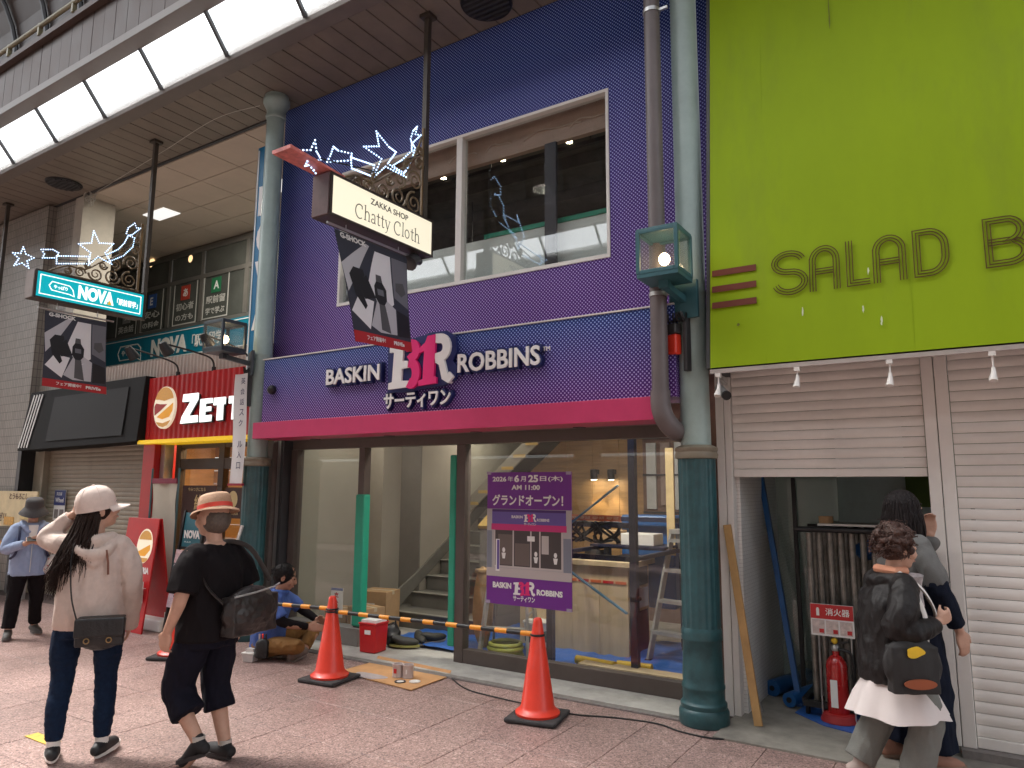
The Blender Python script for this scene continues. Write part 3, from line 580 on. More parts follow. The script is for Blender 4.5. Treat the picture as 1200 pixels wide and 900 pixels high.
for zz in (3.095, 2.975, 2.855): MB().prism([gp(-1.497, V0(zz)), gp(-1.19, V0(zz)), gp(-1.19, V0(zz+.045)), gp(-1.497, V0(zz+.045))], O_, X, GV, .004).build('sign_bar', M('bar_maroon', (.15, .045, .03), .6, .1, spec=.2), gs)
def offset(pts, d, closed=False):
    out = []; n = len(pts)
    for i, p in enumerate(pts):
        a = pts[i-1] if (i or closed) else p; b = pts[(i+1) % n] if (i < n-1 or closed) else p
        def nn(q, t): x, y = t[0]-q[0], t[1]-q[1]; l = hypot(x, y) or 1; return (-y/l, x/l)
        n1 = nn(a, p) if a != p else nn(p, b); n2 = nn(p, b) if b != p else n1; mx, my = n1[0]+n2[0], n1[1]+n2[1]; l2 = mx*mx+my*my; k = 2/l2 if l2 > .3 else 1
        out.append((p[0]+mx*k*d, p[1]+my*k*d))
    return out
GLY = {'S': ([arc(.34, .73, .25, .21, 15, 270, 16)+arc(.36, .29, .26, .23, 90, -165, 16)[1:]], []),
 'A': ([[(.08, 0), (.08, .66)]+arc(.32, .66, .24, .27, 180, 0, 14)+[(.56, 0)], [(.14, .43), (.50, .43)]], []),
 'L': ([[(.08, 1), (.08, .07), (.46, .07)]], []),
 'D': ([], [[(.08, .07), (.26, .07)]+arc(.28, .40, .28, .33, -90, 0, 8)+arc(.28, .60, .28, .33, 0, 90, 8)+[(.26, .93), (.08, .93)]]),
 'B': ([[(.08, .50), (.40, .50)]], [[(.08, .07), (.30, .07)]+arc(.36, .29, .24, .22, -90, 80, 9)+[(.44, .50)]+arc(.36, .71, .20, .22, -70, 90, 9)+[(.08, .93)]])}
for ch, x0, x1 in (('S', -1.10, -.875), ('A', -.85, -.655), ('L', -.625, -.485), ('A', -.47, -.275), ('D', -.245, -.045), ('B', .12, .345)):
    k = MB(); hgt = .315; gw = {'S': .62, 'A': .64, 'L': .46, 'D': .64, 'B': .66}[ch]; sxx = (x1-x0)/gw
    for cl, paths in ((False, GLY[ch][0]), (True, GLY[ch][1])):
        for p in paths:
            p = [(q[0]*sxx/hgt, q[1]) for q in p]
            for d in (-.057, 0, .057):
                k.stroke([gp(x0+q[0]*hgt, V0(2.885)+q[1]*hgt) for q in offset(p, d, cl)], .0062, O_, X, GV, .003, cl)
    tag(k.build('letter', ink, gs), kind='stuff')
for (u, v, w_, h_, c_) in ((.52, 2.95, .012, .55, 0), (.545, 3.1, .008, .4, 0), (.50, 3.2, .006, .3, 0), (.62, .30, .010, .06, 1), (.98, .27, .010, .05, 1), (1.08, .18, .012, .06, 1), (.20, .28, .02, .02, 0), (1.02, .52, .010, .05, 1), (.86, 2.4, .008, .3, 0)):
    MB().prism([(u+w_*.5*noise.noise((v, k*.9, u*9))+w_*(.5 if k < 6 else -.5)*(1-abs(((k % 6)/5)*2-1)*.6), v+h_*((k if k < 6 else 11-k)/5)) for k in range(12)], G0+GN*.011, X, GV, .0012).build('scuff', M('scuff%d' % c_, ((.13, .15, .02), (.62, .66, .45))[c_], .8), gs)
# frame, lamps and camera below the sheet
B(-1.52, 4, 4.905, 4.935, 2.392, 2.42).build('frame_tube', M('tube_dull', (.42, .38, .35), .5), gs)
for i, (a, b_) in enumerate((((842, 438), (843, 462)), ((934, 428), (935, 452)), ((1042, 420), (1043, 450)), ((1162, 410), (1163, 444)))):
    p = ony(*a, 4.925); q = ony(*b_, 4.90)
    l_ = thing('bracket_lamp', ('first', 'second', 'third', 'fourth')[i]+' white spot lamp from the column under the lime green sheet', 'lamp', (p.x, 4.92, 2.38), 'spot lamps under the green sheet')
    MB().cyl((p.x, 4.92, 2.366), (p.x, 4.92, q.z+.06), .005, n=8).build('stem', MATS['white_paint'], l_, True); B(p.x-.018, p.x+.018, 4.905, 4.935, 2.365, 2.391).build('mount', MATS['white_paint'], l_)
    MB().tube([(p.x, 4.92, q.z+.07), (p.x, 4.915, q.z+.04), (p.x-.005, 4.90, q.z), (p.x-.005, 4.895, q.z-.012)], [.010, .013, .022, .022], 12).build('shade', MATS['white_paint'], l_, True)
cv = thing('security_camera', 'small black security camera at the corner under the lime green sheet', 'camera', tuple(ony(850, 462, 5.1)))
p = ony(848, 460, 5.1); MB().cyl(p+Vector((-.05, .06, .04)), p+Vector((.03, -.05, -.025)), .034, n=14).build('housing', MATS['alu'], cv, True); MB().cyl(p+Vector((.03, -.05, -.025)), p+Vector((.042, -.066, -.034)), .033, n=14).build('lens', MATS['black_iron'], cv, True)
MB().tube([p+Vector((-.05, .06, .04)), p+Vector((-.06, .08, .12)), (p.x-.06, 5.38, p.z+.1)], .012, 6).build('bracket', MATS['alu'], cv, True)
# shutters
shw = M('shutter_white', (.80, .765, .72), .5, .05, 4, dirt=.07); YS = 5.42
def slatmesh(wd, nm, mat, h=.068):
    b = MB(); n = 5; pr = [(-.0065*sin(pi*k/n)-.002, h*.95*k/n) for k in range(n+1)]; vs = [(x, y, z) for x in (0, wd) for y, z in pr]+[(x, .012, z) for x in (0, wd) for z in (0, h*.94)]
    b.add(vs, [(k, k+1, n+1+k+1, n+1+k) for k in range(n)]+[(2*n+2, 2*n+3, 2*n+5, 2*n+4), tuple(range(n+1))+(2*n+3, 2*n+2), tuple(range(n+1, 2*n+2))[::-1]+(2*n+4, 2*n+5), (0, n+1, 2*n+4, 2*n+2), (n, 2*n+3, 2*n+5, 2*n+1)])
    return b.mesh(nm, mat, True, ang=50)
sa = slatmesh(1.245, 'slat', shw)
z = 1.745; k = 0
while z < 2.8: put('slat', sa, gs, (-1.52, YS+random.uniform(-.002, .002), z)); z += .068
B(-1.52, -.275, YS-.02, YS+.02, 1.685, 1.742).build('bottom_rail', shw, gs, bevel=.004)
sb = slatmesh(3.2, 'slat', shw); z = .125
while z < 2.8: put('slat', sb, gs, (-.118, YS+random.uniform(-.002, .002), z)); z += .068
B(-.118, 3.08, YS-.02, YS+.02, .06, .122).build('bottom_rail', shw, gs, bevel=.004); B(-.2, 3.1, YS-.1, YS+.1, -.0, .058).build('kerb', MATS['kerb_stone'], gs)
for a, b_ in ((-1.635, -1.575), (-1.57, -1.525), (-.27, -.20), (-.195, -.122)): B(a, b_, YS-.045, YS+.04, .0 if a < -1 else .06, 2.8).build('post', shw, gs, bevel=.004)
B(-1.64, 4, YS+.03, YS+.2, 2.75, 3.2).build('lintel', shw, gs); B(-1.62, 4.0, 5.5, 9.2, 3.2, 3.3).build('interior_ceiling', MATS['grey_wall'], gs)
B(-1.57, 4, 4.86, 9, -.0, .012).build('shop_floor', M('floor_grime', (.23, .215, .185), .8, .3, 5, .2), gs)
# interior
whb = M('blue_white_wall', (.70, .80, .80), .5, .08)
wt = M('wall_tile_white', (.55, .53, .50), .35, .06); N, L = nodes(wt); bt = N.new('ShaderNodeTexBrick'); bt.inputs['Scale'].default_value = 9; bt.inputs['Mortar Size'].default_value = .012; bt.inputs['Color1'].default_value = (.78, .77, .74, 1); bt.inputs['Color2'].default_value = (.74, .73, .70, 1); bt.inputs['Mortar'].default_value = (.5, .48, .46, 1)
g_ = N.new('ShaderNodeNewGeometry'); sp_ = N.new('ShaderNodeSeparateXYZ'); cb_ = N.new('ShaderNodeCombineXYZ'); L.new(g_.outputs['Position'], sp_.inputs[0]); L.new(sp_.outputs[1], cb_.inputs[0]); L.new(sp_.outputs[2], cb_.inputs[1]); L.new(cb_.outputs[0], bt.inputs['Vector']); L.new(bt.outputs[0], N['Principled BSDF'].inputs['Base Color'])
B(-1.6, -1.50, 5.47, 9, 0, 3.2).build('interior_wall', wt, gs); B(-1.6, 4, 7.4, 7.5, 0, 3.2).build('interior_wall', whb, gs); B(3.9, 4, 5.5, 7.4, 0, 3.2).build('interior_wall', whb, gs)
B(-.55, 1.0, 7.33, 7.39, 1.45, 2.6).build('header_panel', M('green_panel', (.10, .16, .02), .6), gs)
B(-1.42, -.95, 6.25, 6.262, .05, 2.6).build('glass_sheet', glass('green_glass', (.72, .82, .78), 1.2, .02, .12), gs); B(-1.44, -.93, 6.24, 6.272, .012, .05).build('sheet_rail', MATS['dark_grey'], gs)
B(.0, .45, 7.0, 7.05, .0, .95).build('cabinet', MATS['dark_grey'], gs); B(-.15, .5, 6.9, 7.3, .95, .98).build('worktop', MATS['alu'], gs)
def leaning(name, label, cat, a, b_, w, h, mat):
    t = thing(name, label, cat, tuple(a)); MB().bar(a, b_, w, h, up=(1, 0, 0)).build('shaft', mat, t, bevel=.002); return t
a = onz(889, 851, .012); leaning('timber_lath', 'long pale timber lath leaning on the white shutter post', 'lath', a, ony(852, 615, 5.36), .022, .055, M('lath', (.50, .30, .12), .6, .15))
a = onz(938, 828, .012); leaning('blue_beam', 'long blue painted beam leaning inside the shuttered shop', 'beam', a, ony(891, 555, 6.15), .05, .04, MATS['blue_paint'])
a = onz(975, 780, .012); leaning('black_pole', 'thin black pole leaning beside the blue beam', 'pole', Vector((a.x, 6.1, .012)), ony(929, 560, 6.24), .03, .03, MATS['black_iron'])
a = onz(890, 838, .012); leaning('grey_rod', 'thin grey rod slumped behind the timber lath', 'rod', a+Vector((0, .08, 0)), ony(862, 735, 5.5), .014, .014, MATS['alu'])
# scaffold pipes on a trolley
pt = thing('pipe_trolley', 'trolley of upright scaffold pipes behind the red fire extinguisher', 'trolley', (-.85, 5.95, 0))
pp = MB().cyl((0, 0, .12), (0, 0, 1.30), .022, n=12).mesh('pipe', M('pipe_steel', (.24, .225, .20), .4, .4, 12, metal=.5), True)
for r_ in range(3):
    for k in range(7): put('pipe', pp, pt, (-1.08+.072*k+.012*r_, 5.72+.16*r_, random.uniform(-.02, .02)))
for y in (5.66, 6.12):
    MB().cyl((-1.16, y, 1.31), (-.55, y, 1.31), .02, n=10).build('top_rail', MATS['black_iron'], pt, True); B(-1.16, -.55, y-.02, y+.02, .08, .12).build('base_rail', MATS['black_iron'], pt)
for x in (-1.15, -.56): B(x-.02, x+.02, 5.66, 6.12, .1, .13).build('side_rail', MATS['black_iron'], pt); MB().cyl((x, 5.70, .05), (x+.02, 5.70, .05), .04).build('wheel', MATS['rubber'], pt, True)
B(-1.02, -.40, 5.74, 6.12, 1.335, 1.35).build('tray', MATS['alu'], pt); MB().lathe([(.05, 0), (.05, .05), (.035, .05), (.035, 0)], 20, (-.97, 5.80, 1.352)).build('tape_roll', MATS['card'], pt, True)
lb = thing('blue_cloth', 'crumpled blue cloth hung beside the upright scaffold pipes', 'cloth', tuple(ony(1017, 645, 5.8))); p = ony(1017, 645, 5.8)
bb = MB(); bb.sphere(p, .085, 14, 10, (1, .5, .8)); 
bb.v = [tuple(Vector(q)+Vector((noise.noise(Vector(q)*20), 0, noise.noise(Vector(q)*20+Vector((5, 0, 0)))))*.03) for q in bb.v]; bb.build('bundle', MATS['blue_paint'], lb, True)
for k, (u, v) in enumerate(((905, 808), (925, 822))):
    a = onz(u, v, .06); t = thing('foam_roll', ('short' if k else 'thick')+' blue foam roll lying by the tiled inner wall', 'roll', (a.x, a.y, .012)); MB().tube([(a.x, a.y, .07), (a.x+.16, a.y+.55, .07)], .052+.01*(k == 0), 18).build('tube', MATS['blue_paint'], t, True); MB().cyl((a.x-.002, a.y-.006, .07), (a.x+.02, a.y+.08, .07), .02, n=12).build('core', MATS['black_iron'], t, True)
tp = MB(); q = [onz(*s_, .016) for s_ in ((932, 835), (950, 822), (1040, 830), (1060, 850), (1010, 862), (965, 850))]; tp.prism([(p.x, p.y) for p in q], (0, 0, .013), X, Y, .006); tag(tp.build('floor_sheet', MATS['blue_tarp']), 'blue plastic sheet under the red fire extinguisher', 'sheet')
ld = thing('black_ladder', 'dark stepladder standing by the back wall of the shuttered shop', 'ladder', (.05, 6.7, .0))
for x in (-.08, .22): MB().bar((x, 6.7, .012), (x+.03, 6.95, 1.75), .03, .05).build('rail', MATS['black_iron'], ld)
for k in range(6): B(-.06+.005*k, .20+.005*k, 6.73+.036*k, 6.77+.036*k, .22+.25*k, .25+.25*k).build('rung', MATS['black_iron'], ld)
# fire extinguisher with its sign
ex = onz(984, 846, .012); fe = thing('fire_extinguisher', 'red fire extinguisher in a round stand with a notice board above it', 'extinguisher', (ex.x, ex.y, .012)); c = (ex.x, ex.y, .014)
MB().lathe([(.115, 0), (.12, .01), (.105, .055), (.085, .06)], 28, c).build('stand', M('stand_red', (.33, .02, .02), .6), fe, True)
MB().lathe([(.066, .045), (.07, .06), (.07, .37), (.062, .40), (.04, .43), (.024, .44), (.024, .47)], 28, c).build('cylinder', M('ext_red', (.42, .012, .012), .28, .05, coat=.4), fe, True)
MB().lathe([(.026, .47), (.03, .48), (.03, .50), (.015, .52)], 16, c).build('valve', MATS['alu'], fe, True); MB().bar((c[0]-.03, c[1]-.01, .53), (c[0]+.09, c[1]-.03, .555), .022, .012).build('lever', MATS['black_iron'], fe)
MB().tube(cat_rom([(c[0]+.02, c[1]-.02, .50), (c[0]+.10, c[1]-.03, .48), (c[0]+.115, c[1]-.03, .38), (c[0]+.10, c[1]-.03, .22)]), .011, 8).build('hose', MATS['black_iron'], fe, True)
B(c[0]-.035, c[0]+.01, c[1]-.0745, c[1]-.0715, .12, .30).build('paper_label', MATS['white_print'], fe); MB().sphere((c[0], c[1]-.03, .555), .022, 10, 8, (1, .6, 1)).build('seal', MATS['yellow'], fe, True)
for x in (-.10, .11): MB().cyl((c[0]+x, c[1]-.03, .03), (c[0]+x*1.0, c[1]-.03, .72), .006, n=8).build('sign_leg', MATS['alu'], fe, True)
sg = B(c[0]-.145, c[0]+.135, c[1]-.05, c[1]-.04, .585, .80).build('notice_board', MATS['white_print'], fe)
B(c[0]-.143, c[0]+.133, c[1]-.053, c[1]-.0505, .70, .798).build('red_panel', MATS['red_paint'], sg)
text('消火器', MATS['white_print'], sg, (c[0]-.045, c[1]-.0535, .725), .05, ext=.001, bold=.015)
MB().prism([(0, 0), (.02, 0), (.02, .045), (.014, .055), (.006, .055), (0, .045)], (c[0]-.105, c[1]-.0535, .72), X, Zv, .001).build('icon', MATS['white_print'], sg)
for k in range(3):
    x = c[0]-.135+.09*k; B(x, x+.08, c[1]-.0525, c[1]-.0505, .598, .69).build('step_picture', M('pale_pink', (.6, .5, .47), .6, .25, 40), sg); B(x+.045, x+.075, c[1]-.0535, c[1]-.0526, .605, .632).build('red_mark', MATS['red_paint'], sg)
B(ex.x+.22, ex.x+.30, ex.y-.22, ex.y-.15, .02, .025)
# drain pipe beside the column
dp = thing('drain_pipe', 'brown drain pipe running down the purple front beside the column', 'pipe', (-1.90, 5.0, 2.1)); DX, DY = -1.895, 4.93
MB().tube([(DX, DY, 6.12), (DX, DY, 2.22)], .062, 18).build('pipe', MATS['brown_pipe'], dp, True)
MB().tube(cat_rom([(DX, DY, 2.30), (DX, DY, 2.19), (DX+.02, DY+.02, 2.10), (DX+.06, DY+.10, 2.02), (DX+.10, DY+.28, 2.0)], 5), .072, 18).build('elbow', MATS['brown_pipe'], dp, True)
for z in (5.28, 3.0): MB().lathe([(.068, 0), (.068, .03)], 20, (DX, DY, z)).build('clamp', MATS['alu'], dp, True); B(DX+.06, DX+.13, DY-.01, DY+.01, z+.005, z+.025).build('clamp_arm', MATS['alu'], dp)
# ================================================================== burger shop, closed shop, language school
bs = thing('burger_shop', 'burger shop with a red ribbed sign and warm timber interior', 'shop', (-7.9, 5.3, 0)); YZ = 5.2
red = M('sign_red', (.40, .010, .012), .35, .1, 4)
rb_ = MB(); n = 84; xs = [-8.93+2.13*i/n for i in range(n+1)]
rb_.v = [(x, YZ+(.0 if i % 4 in (0, 1) else .012), z) for z in (2.17, 2.965) for i, x in enumerate(xs)]; rb_.f = [(i, i+1, n+2+i, n+1+i) for i in range(n)]; rb_.m = [0]*n; rb_.build('sign_panel', red, bs)
B(-8.93, -6.80, YZ+.02, YZ+.25, 2.165, 2.97).build('sign_box', red, bs); B(-8.98, -6.80, YZ-.07, YZ+.25, 2.115, 2.163).build('yellow_strip', M('strip_yellow', (.85, .55, .01), .4, 0, emit=.10), bs)
def zz(u, v): p = ony(160+u*.15, 400+v*.15, YZ); return (p.x, p.z)
OZ = (0, YZ-.012, 0)
cream = M('burger_cream', (.80, .72, .55), .5, 0, emit=.12); bun = M('burger_bun', (.60, .30, .06), .5, .1, 60, emit=.06); wl = M('sign_white_lit', (.85, .92, .90), .4, 0, emit=.32)
cx, cz = zz(240, 520); rx, rz = .225, .265
MB().prism(arc(cx, cz, rx, rz, 0, 359, 40)[:-1], OZ, X, Zv, .03).build('burger_disc', cream, bs)
def chord(u0, u1, sx=.9): return None
MB().prism([(cx+rx*.86*cos(t), cz+.07+rz*.70*sin(t)) for t in [radians(12+156*k/14) for k in range(15)]]+[(cx-.12, cz+.105), (cx, cz+.085), (cx+.12, cz+.105)], OZ, X, Zv, .036).build('burger_bun_top', bun, bs)
MB().prism([(cx-.19, cz-.09), (cx-.205, cz+.02), (cx-.17, cz+.06), (cx-.08, cz+.045), (cx+.06, cz+.04), (cx-.06, cz-.03)], OZ, X, Zv, .036).build('burger_sauce', red, bs)
MB().prism([(cx-.14, cz-.115), (cx-.02, cz-.055), (cx+.09, cz), (cx+.19, cz+.05), (cx+.18, cz-.05), (cx+.12, cz-.12), (cx-.02, cz-.145)], OZ, X, Zv, .036).build('burger_cheese', M('burger_gold', (.75, .33, .02), .5, 0, emit=.08), bs)
MB().prism([(cx-.15, cz-.175), (cx, cz-.195), (cx+.15, cz-.165), (cx+.09, cz-.225), (cx, cz-.245), (cx-.09, cz-.225)], OZ, X, Zv, .036).build('burger_bun_base', bun, bs)
a, b_ = zz(365, 640), zz(508, 408)
def slabs(polys, nm='letter'):
    for mt, dy, ex_ in ((MATS['black_print'], 0, .02), (wl, -.021, .012)):  # each white letter gets a black copy set right and down behind it
        k = MB()
        for P in polys:
            k.prism([(zz(*q)[0]+(.012 if dy == 0 else 0), zz(*q)[1]-(.014 if dy == 0 else 0)) for q in P], (0, YZ-.012+dy, 0), X, Zv, ex_)
        k.build(nm if dy else 'letter_black_copy', mt, bs)
slabs([[(365, 645), (378, 592), (448, 470), (385, 476), (392, 418), (508, 405), (504, 455), (430, 585), (500, 578), (498, 632)]])
slabs([[(514, 634), (525, 455), (618, 445), (616, 482), (562, 488), (560, 515), (605, 510), (603, 545), (558, 550), (556, 582), (608, 576), (604, 625)]])
slabs([[(648, 620), (656, 500), (626, 502), (632, 445), (720, 436), (716, 490), (700, 494), (694, 614)]]); slabs([[(765, 612), (775, 485), (745, 488), (748, 432), (850, 420), (846, 478), (820, 482), (812, 606)]])
B(-8.95, -8.70, YZ, YZ+.3, 0, 2.112).build('red_pier', red, bs, bevel=.005); B(-8.69, -8.60, YZ+.08, YZ+.2, 0, 2.11).build('door_post', MATS['alu'], bs)
fr_ = M('door_dark', (.045, .03, .022), .45)
for a, b_ in ((-8.58, -8.48), (-7.70, -7.60), (-6.92, -6.84)): B(a, b_, 5.42, 5.5, 0, 2.11).build('door_post', fr_, bs)
for z in (2.06, 1.80, .0): B(-8.479, -7.701, 5.425, 5.495, z, z+(.05 if z > 2 else .13)).build('door_rail', fr_, bs); B(-7.599, -6.921, 5.425, 5.495, z, z+(.05 if z > 2 else .13)).build('door_rail', fr_, bs)
for a, b_ in ((-8.48, -7.70), (-7.60, -6.92)): B(a, b_, 5.455, 5.461, .13, 1.80).build('pane', GL, bs); B(a, b_, 5.455, 5.461, 1.93, 2.06).build('pane', GL, bs)
wz = M('burger_wood', (.50, .27, .09), .5, .2, 3, stretch=(1, 1, 5))
for k in range(12): B(-9.9, -6.8, 6.9, 6.95, .03+.2*k, .222+.2*k).build('wall_board', wz, bs)
B(-9.9, -6.78, 5.5, 6.95, 2.45, 2.5).build('interior_ceiling', MATS['beige_wall'], bs); B(-9.9, -6.78, 5.3, 6.95, -.005, .012).build('shop_floor', MATS['kerb_stone'], bs); B(-6.80, -6.76, 5.25, 6.9, 0, 2.45).build('interior_wall', wz, bs); B(-9.95, -9.9, 5.5, 6.9, 0, 2.45).build('interior_wall', wz, bs)
l = bpy.data.lights.new('burger_lamp', 'AREA'); l.size = .6; l.energy = 15; l.color = (1, .72, .42); lo = bpy.data.objects.new('burger_lamp_light', l); COL.objects.link(lo); lo.location = (-8.0, 6.2, 2.42)
for x in (-8.4, -7.6): MB().lathe([(.06, 0), (.06, .02)], 16, (x, 6.2, 2.43)).build('ceiling_lamp', MATS['lamp_disc'], bs, True)
ps = B(-8.42, -7.74, 5.44, 5.446, .85, 1.60).build('menu_poster', M('poster_brown', (.055, .02, .018), .5), bs)
text('絶品', M('gold_print', (.72, .58, .30), .5, 0), ps, (-8.16, 5.439, 1.30), .19, .36, ext=.001, bold=.008); text('悶絶', MATS['gold_print'], ps, (-8.36, 5.439, 1.02), .19, .5, ext=.001, bold=.008); text('やみつきになる', MATS['gold_print'], ps, (-8.3, 5.439, 1.53), .045, ext=.001)
p2 = B(-7.56, -7.26, 5.44, 5.446, 1.22, 1.58).build('menu_poster', MATS['poster_brown'], bs); MB().prism(arc(-7.41, 1.44, .085, .10, 0, 340, 16), (0, 5.439, 0), X, Zv, .001).build('logo_print', MATS['gold_print'], p2); text('ZETTERIA', MATS['gold_print'], p2, (-7.52, 5.439, 1.26), .035, .22, ext=.001)
# gooseneck lamps
for k, (bu, lu) in enumerate((((209, 432), (152, 413)), ((251, 425), (192, 408)), ((292, 415), (240, 398)))):
    p0 = ony(*bu, YZ+.02); p0.z = 2.96; t = thing('sign_lamp', 'black arm lamp reaching out '+('above the burger emblem', 'above the sign letters', 'behind the grey lantern')[k], 'lamp', tuple(p0), 'arm lamps over the burger sign')
    tip = onx(*lu, p0.x); MB().tube(cat_rom([p0, p0+Vector((0, -.01, .10)), p0+Vector((0, -.08, .16)), p0.lerp(tip, .5)+Vector((0, 0, .11)), tip+Vector((0, .03, .05))], 5), .011, 6).build('arm', MATS['black_iron'], t, True)
    MB().tube([tip+Vector((0, -.03, .06)), tip+Vector((0, 0, .02)), tip+Vector((0, .07, -.06))], [.035, .05, .065], 12).build('head', MATS['black_iron'], t, True); MB().cyl(p0, p0+Vector((0, 0, .05)), .025, n=10).build('base', MATS['black_iron'], t, True)
# closed shop
cs = thing('closed_shop', 'closed shop with a blank black sign box above its beige shutter', 'shop', (-10.5, 5.4, 0))
MB().hexa([(-12.15, 5.10, 2.10), (-8.955, 5.10, 2.15), (-8.955, 5.5, 2.15), (-12.15, 5.5, 2.10)], [(-12.02, 5.16, 2.98), (-8.955, 5.16, 3.0), (-8.955, 5.5, 3.0), (-12.02, 5.5, 2.98)]).build('sign_box', M('sign_black', (.012, .012, .012), .7, .2, 2, spec=.15), cs, bevel=.006)
MB().hexa([(-11.3, 5.095, 2.22), (-9.3, 5.09, 2.24), (-9.3, 5.10, 2.24), (-11.3, 5.105, 2.22)], [(-11.25, 5.143, 2.86), (-9.3, 5.14, 2.88), (-9.3, 5.15, 2.88), (-11.25, 5.153, 2.86)]).build('sign_face', M('sign_black2', (.017, .017, .017), .6, .2, 2, spec=.2), cs)
for k in range(4): MB().bar((-12.1+.085*k, 5.092, 2.14), (-11.87+.085*k, 5.142, 2.93), .028, .006, up=Y).build('stripe', MATS['white_print'], cs)
shb = M('shutter_beige', (.30, .265, .20), .55, .1, 4, dirt=.2); sc_ = slatmesh(2.85, 'slat', shb, .062); z = .08
while z < 2.2: put('slat', sc_, cs, (-11.86, 5.45, z)); z += .062
B(-11.86, -9.01, 5.43, 5.47, .02, .078).build('bottom_rail', shb, cs); B(-9.0, -8.956, 5.36, 5.5, 0, 2.15).build('post', MATS['dark_grey'], cs); B(-11.93, -11.865, 5.36, 5.5, 0, 2.1).build('post', shb, cs); B(-12.35, -12.24, 5.2, 5.5, 0, 2.12).build('post', MATS['black_iron'], cs); B(-12.24, -11.935, 5.4, 5.5, 0, 2.15).build('tiled_jamb', shb, cs)
B(-12.0, -8.96, 5.5, 5.52, 0, 3.0).build('back_wall', MATS['dark_gap'], cs)
pp_ = ony(70, 592, 5.42); nb = B(pp_.x-.16, pp_.x+.16, 5.415, 5.421, pp_.z-.22, pp_.z+.22).build('paper_notice', MATS['white_print'], cs); B(pp_.x-.157, pp_.x+.157, 5.411, 5.4145, pp_.z-.0, pp_.z+.217).build('blue_header', M('poster_blue', (.02, .035, .16), .5), nb); text('Wheel', MATS['white_print'], nb, (pp_.x-.12, 5.410, pp_.z+.04), .07, .24, ext=.0005, bold=.02); text('貸店舗', MATS['white_print'], nb, (pp_.x-.10, 5.410, pp_.z+.14), .05, ext=.0005)
for k in range(2): B(pp_.x-.13+.15*k, pp_.x-.02+.15*k, 5.412, 5.4147, pp_.z-.19, pp_.z-.06).build('picture', MATS['kerb_stone'], nb)
# tiled wall further on
tw = thing('tiled_building', 'grey tiled building wall beyond the blank black sign', 'building', (-14, 5.5, 0))
tm = M('grey_tile', (.27, .245, .21), .5, .1, 5); N, L = nodes(tm); bt = N.new('ShaderNodeTexBrick'); bt.offset = 0; bt.inputs['Scale'].default_value = 4.2; bt.inputs['Brick Width'].default_value = .25; bt.inputs['Row Height'].default_value = .55; bt.inputs['Mortar Size'].default_value = .014; bt.inputs['Color1'].default_value = (.24, .22, .19, 1); bt.inputs['Color2'].default_value = (.29, .265, .23, 1); bt.inputs['Mortar'].default_value = (.07, .065, .06, 1)
g_ = N.new('ShaderNodeNewGeometry'); sp_ = N.new('ShaderNodeSeparateXYZ'); cb_ = N.new('ShaderNodeCombineXYZ'); L.new(g_.outputs['Position'], sp_.inputs[0]); ad_ = N.new('ShaderNodeMath'); L.new(sp_.outputs[0], ad_.inputs[0]); L.new(sp_.outputs[1], ad_.inputs[1]); L.new(ad_.outputs[0], cb_.inputs[0]); L.new(sp_.outputs[2], cb_.inputs[1]); L.new(cb_.outputs[0], bt.inputs['Vector']); L.new(bt.outputs[0], N['Principled BSDF'].inputs['Base Color'])
B(-24, -12.40, 5.30, 5.9, 0, 6.1).build('wall', tm, tw); B(-12.395, -11.75, 5.42, 5.9, 3.0, 6.1).build('wall', tm, tw); B(-11.745, -11.50, 5.40, 5.9, 3.0, 6.1).build('corner_pier', M('pier_pale', (.42, .39, .33), .6, .1), tw)
# language school upstairs
ls = thing('language_school', 'upstairs language school set back under a tiled ceiling above the burger shop', 'school', (-9.5, 7.8, 3.0)); YN = 7.8
ct = M('ceiling_tile', (.50, .42, .345), .7, .07, 2); gm = MB().box(-.443, .443, -.293, .293, 0, .02).mesh('ceiling_tile', ct)
B(-17, -6.7, 5.45, 8.0, 6.14, 6.2).build('ceiling_slab', MATS['grey_wall'], ls)
for i in range(11):
    for j in range(4): put('ceiling_tile', gm, ls, (-7.2-.9*i, 5.75+.6*j, 6.105))
for x, y in ((-8.5, 6.8), (-11.2, 6.5)): B(x-.3, x+.3, y-.15, y+.15, 6.092, 6.106).build('ceiling_lamp', M('panel_lamp', (.8, .8, .78), .5, 0, emit=.25), ls)
l = bpy.data.lights.new('school_lamp', 'AREA'); l.size = .5; l.energy = 34; l.color = (1, .92, .8); lo = bpy.data.objects.new('school_lamp_light', l); COL.objects.link(lo); lo.location = (-9.6, 6.6, 6.08)
rp = MB(); n = 260; xs = [-11.5+4.72*i/n for i in range(n+1)]; rp.v = [(x, 5.30+(.0 if i % 4 in (0, 1) else .014), z) for z in (2.97, 3.24) for i, x in enumerate(xs)]; rp.f = [(i, i+1, n+2+i, n+1+i) for i in range(n)]; rp.m = [0]*n; rp.build('ribbed_parapet', M('rib_beige', (.42, .35, .30), .5, .1), ls); B(-11.5, -6.78, 5.32, 5.42, 2.98, 3.24).build('parapet', MATS['grey_wall'], ls)
B(-17, -6.7, 5.42, 8.0, 2.98, 3.0).build('terrace', MATS['concrete'], ls)
B(-17, -6.7, YN+.03, YN+.15, 6.0, 6.1).build('wall_head', MATS['grey_wall'], ls); B(-17, -6.7, YN+.03, YN+.15, 3.0, 4.55).build('wall', M('nova_wall', (.20, .185, .165), .7), ls); B(-6.85, -6.75, 5.45, 8, 3.0, 6.13).build('side_wall', MATS['grey_wall'], ls)
nf = M('window_frame_grey', (.11, .105, .095), .5)
for z in (4.52, 5.42, 5.95): B(-16.9, -6.9, YN-.02, YN+.04, z, z+.08).build('window_rail', nf, ls)
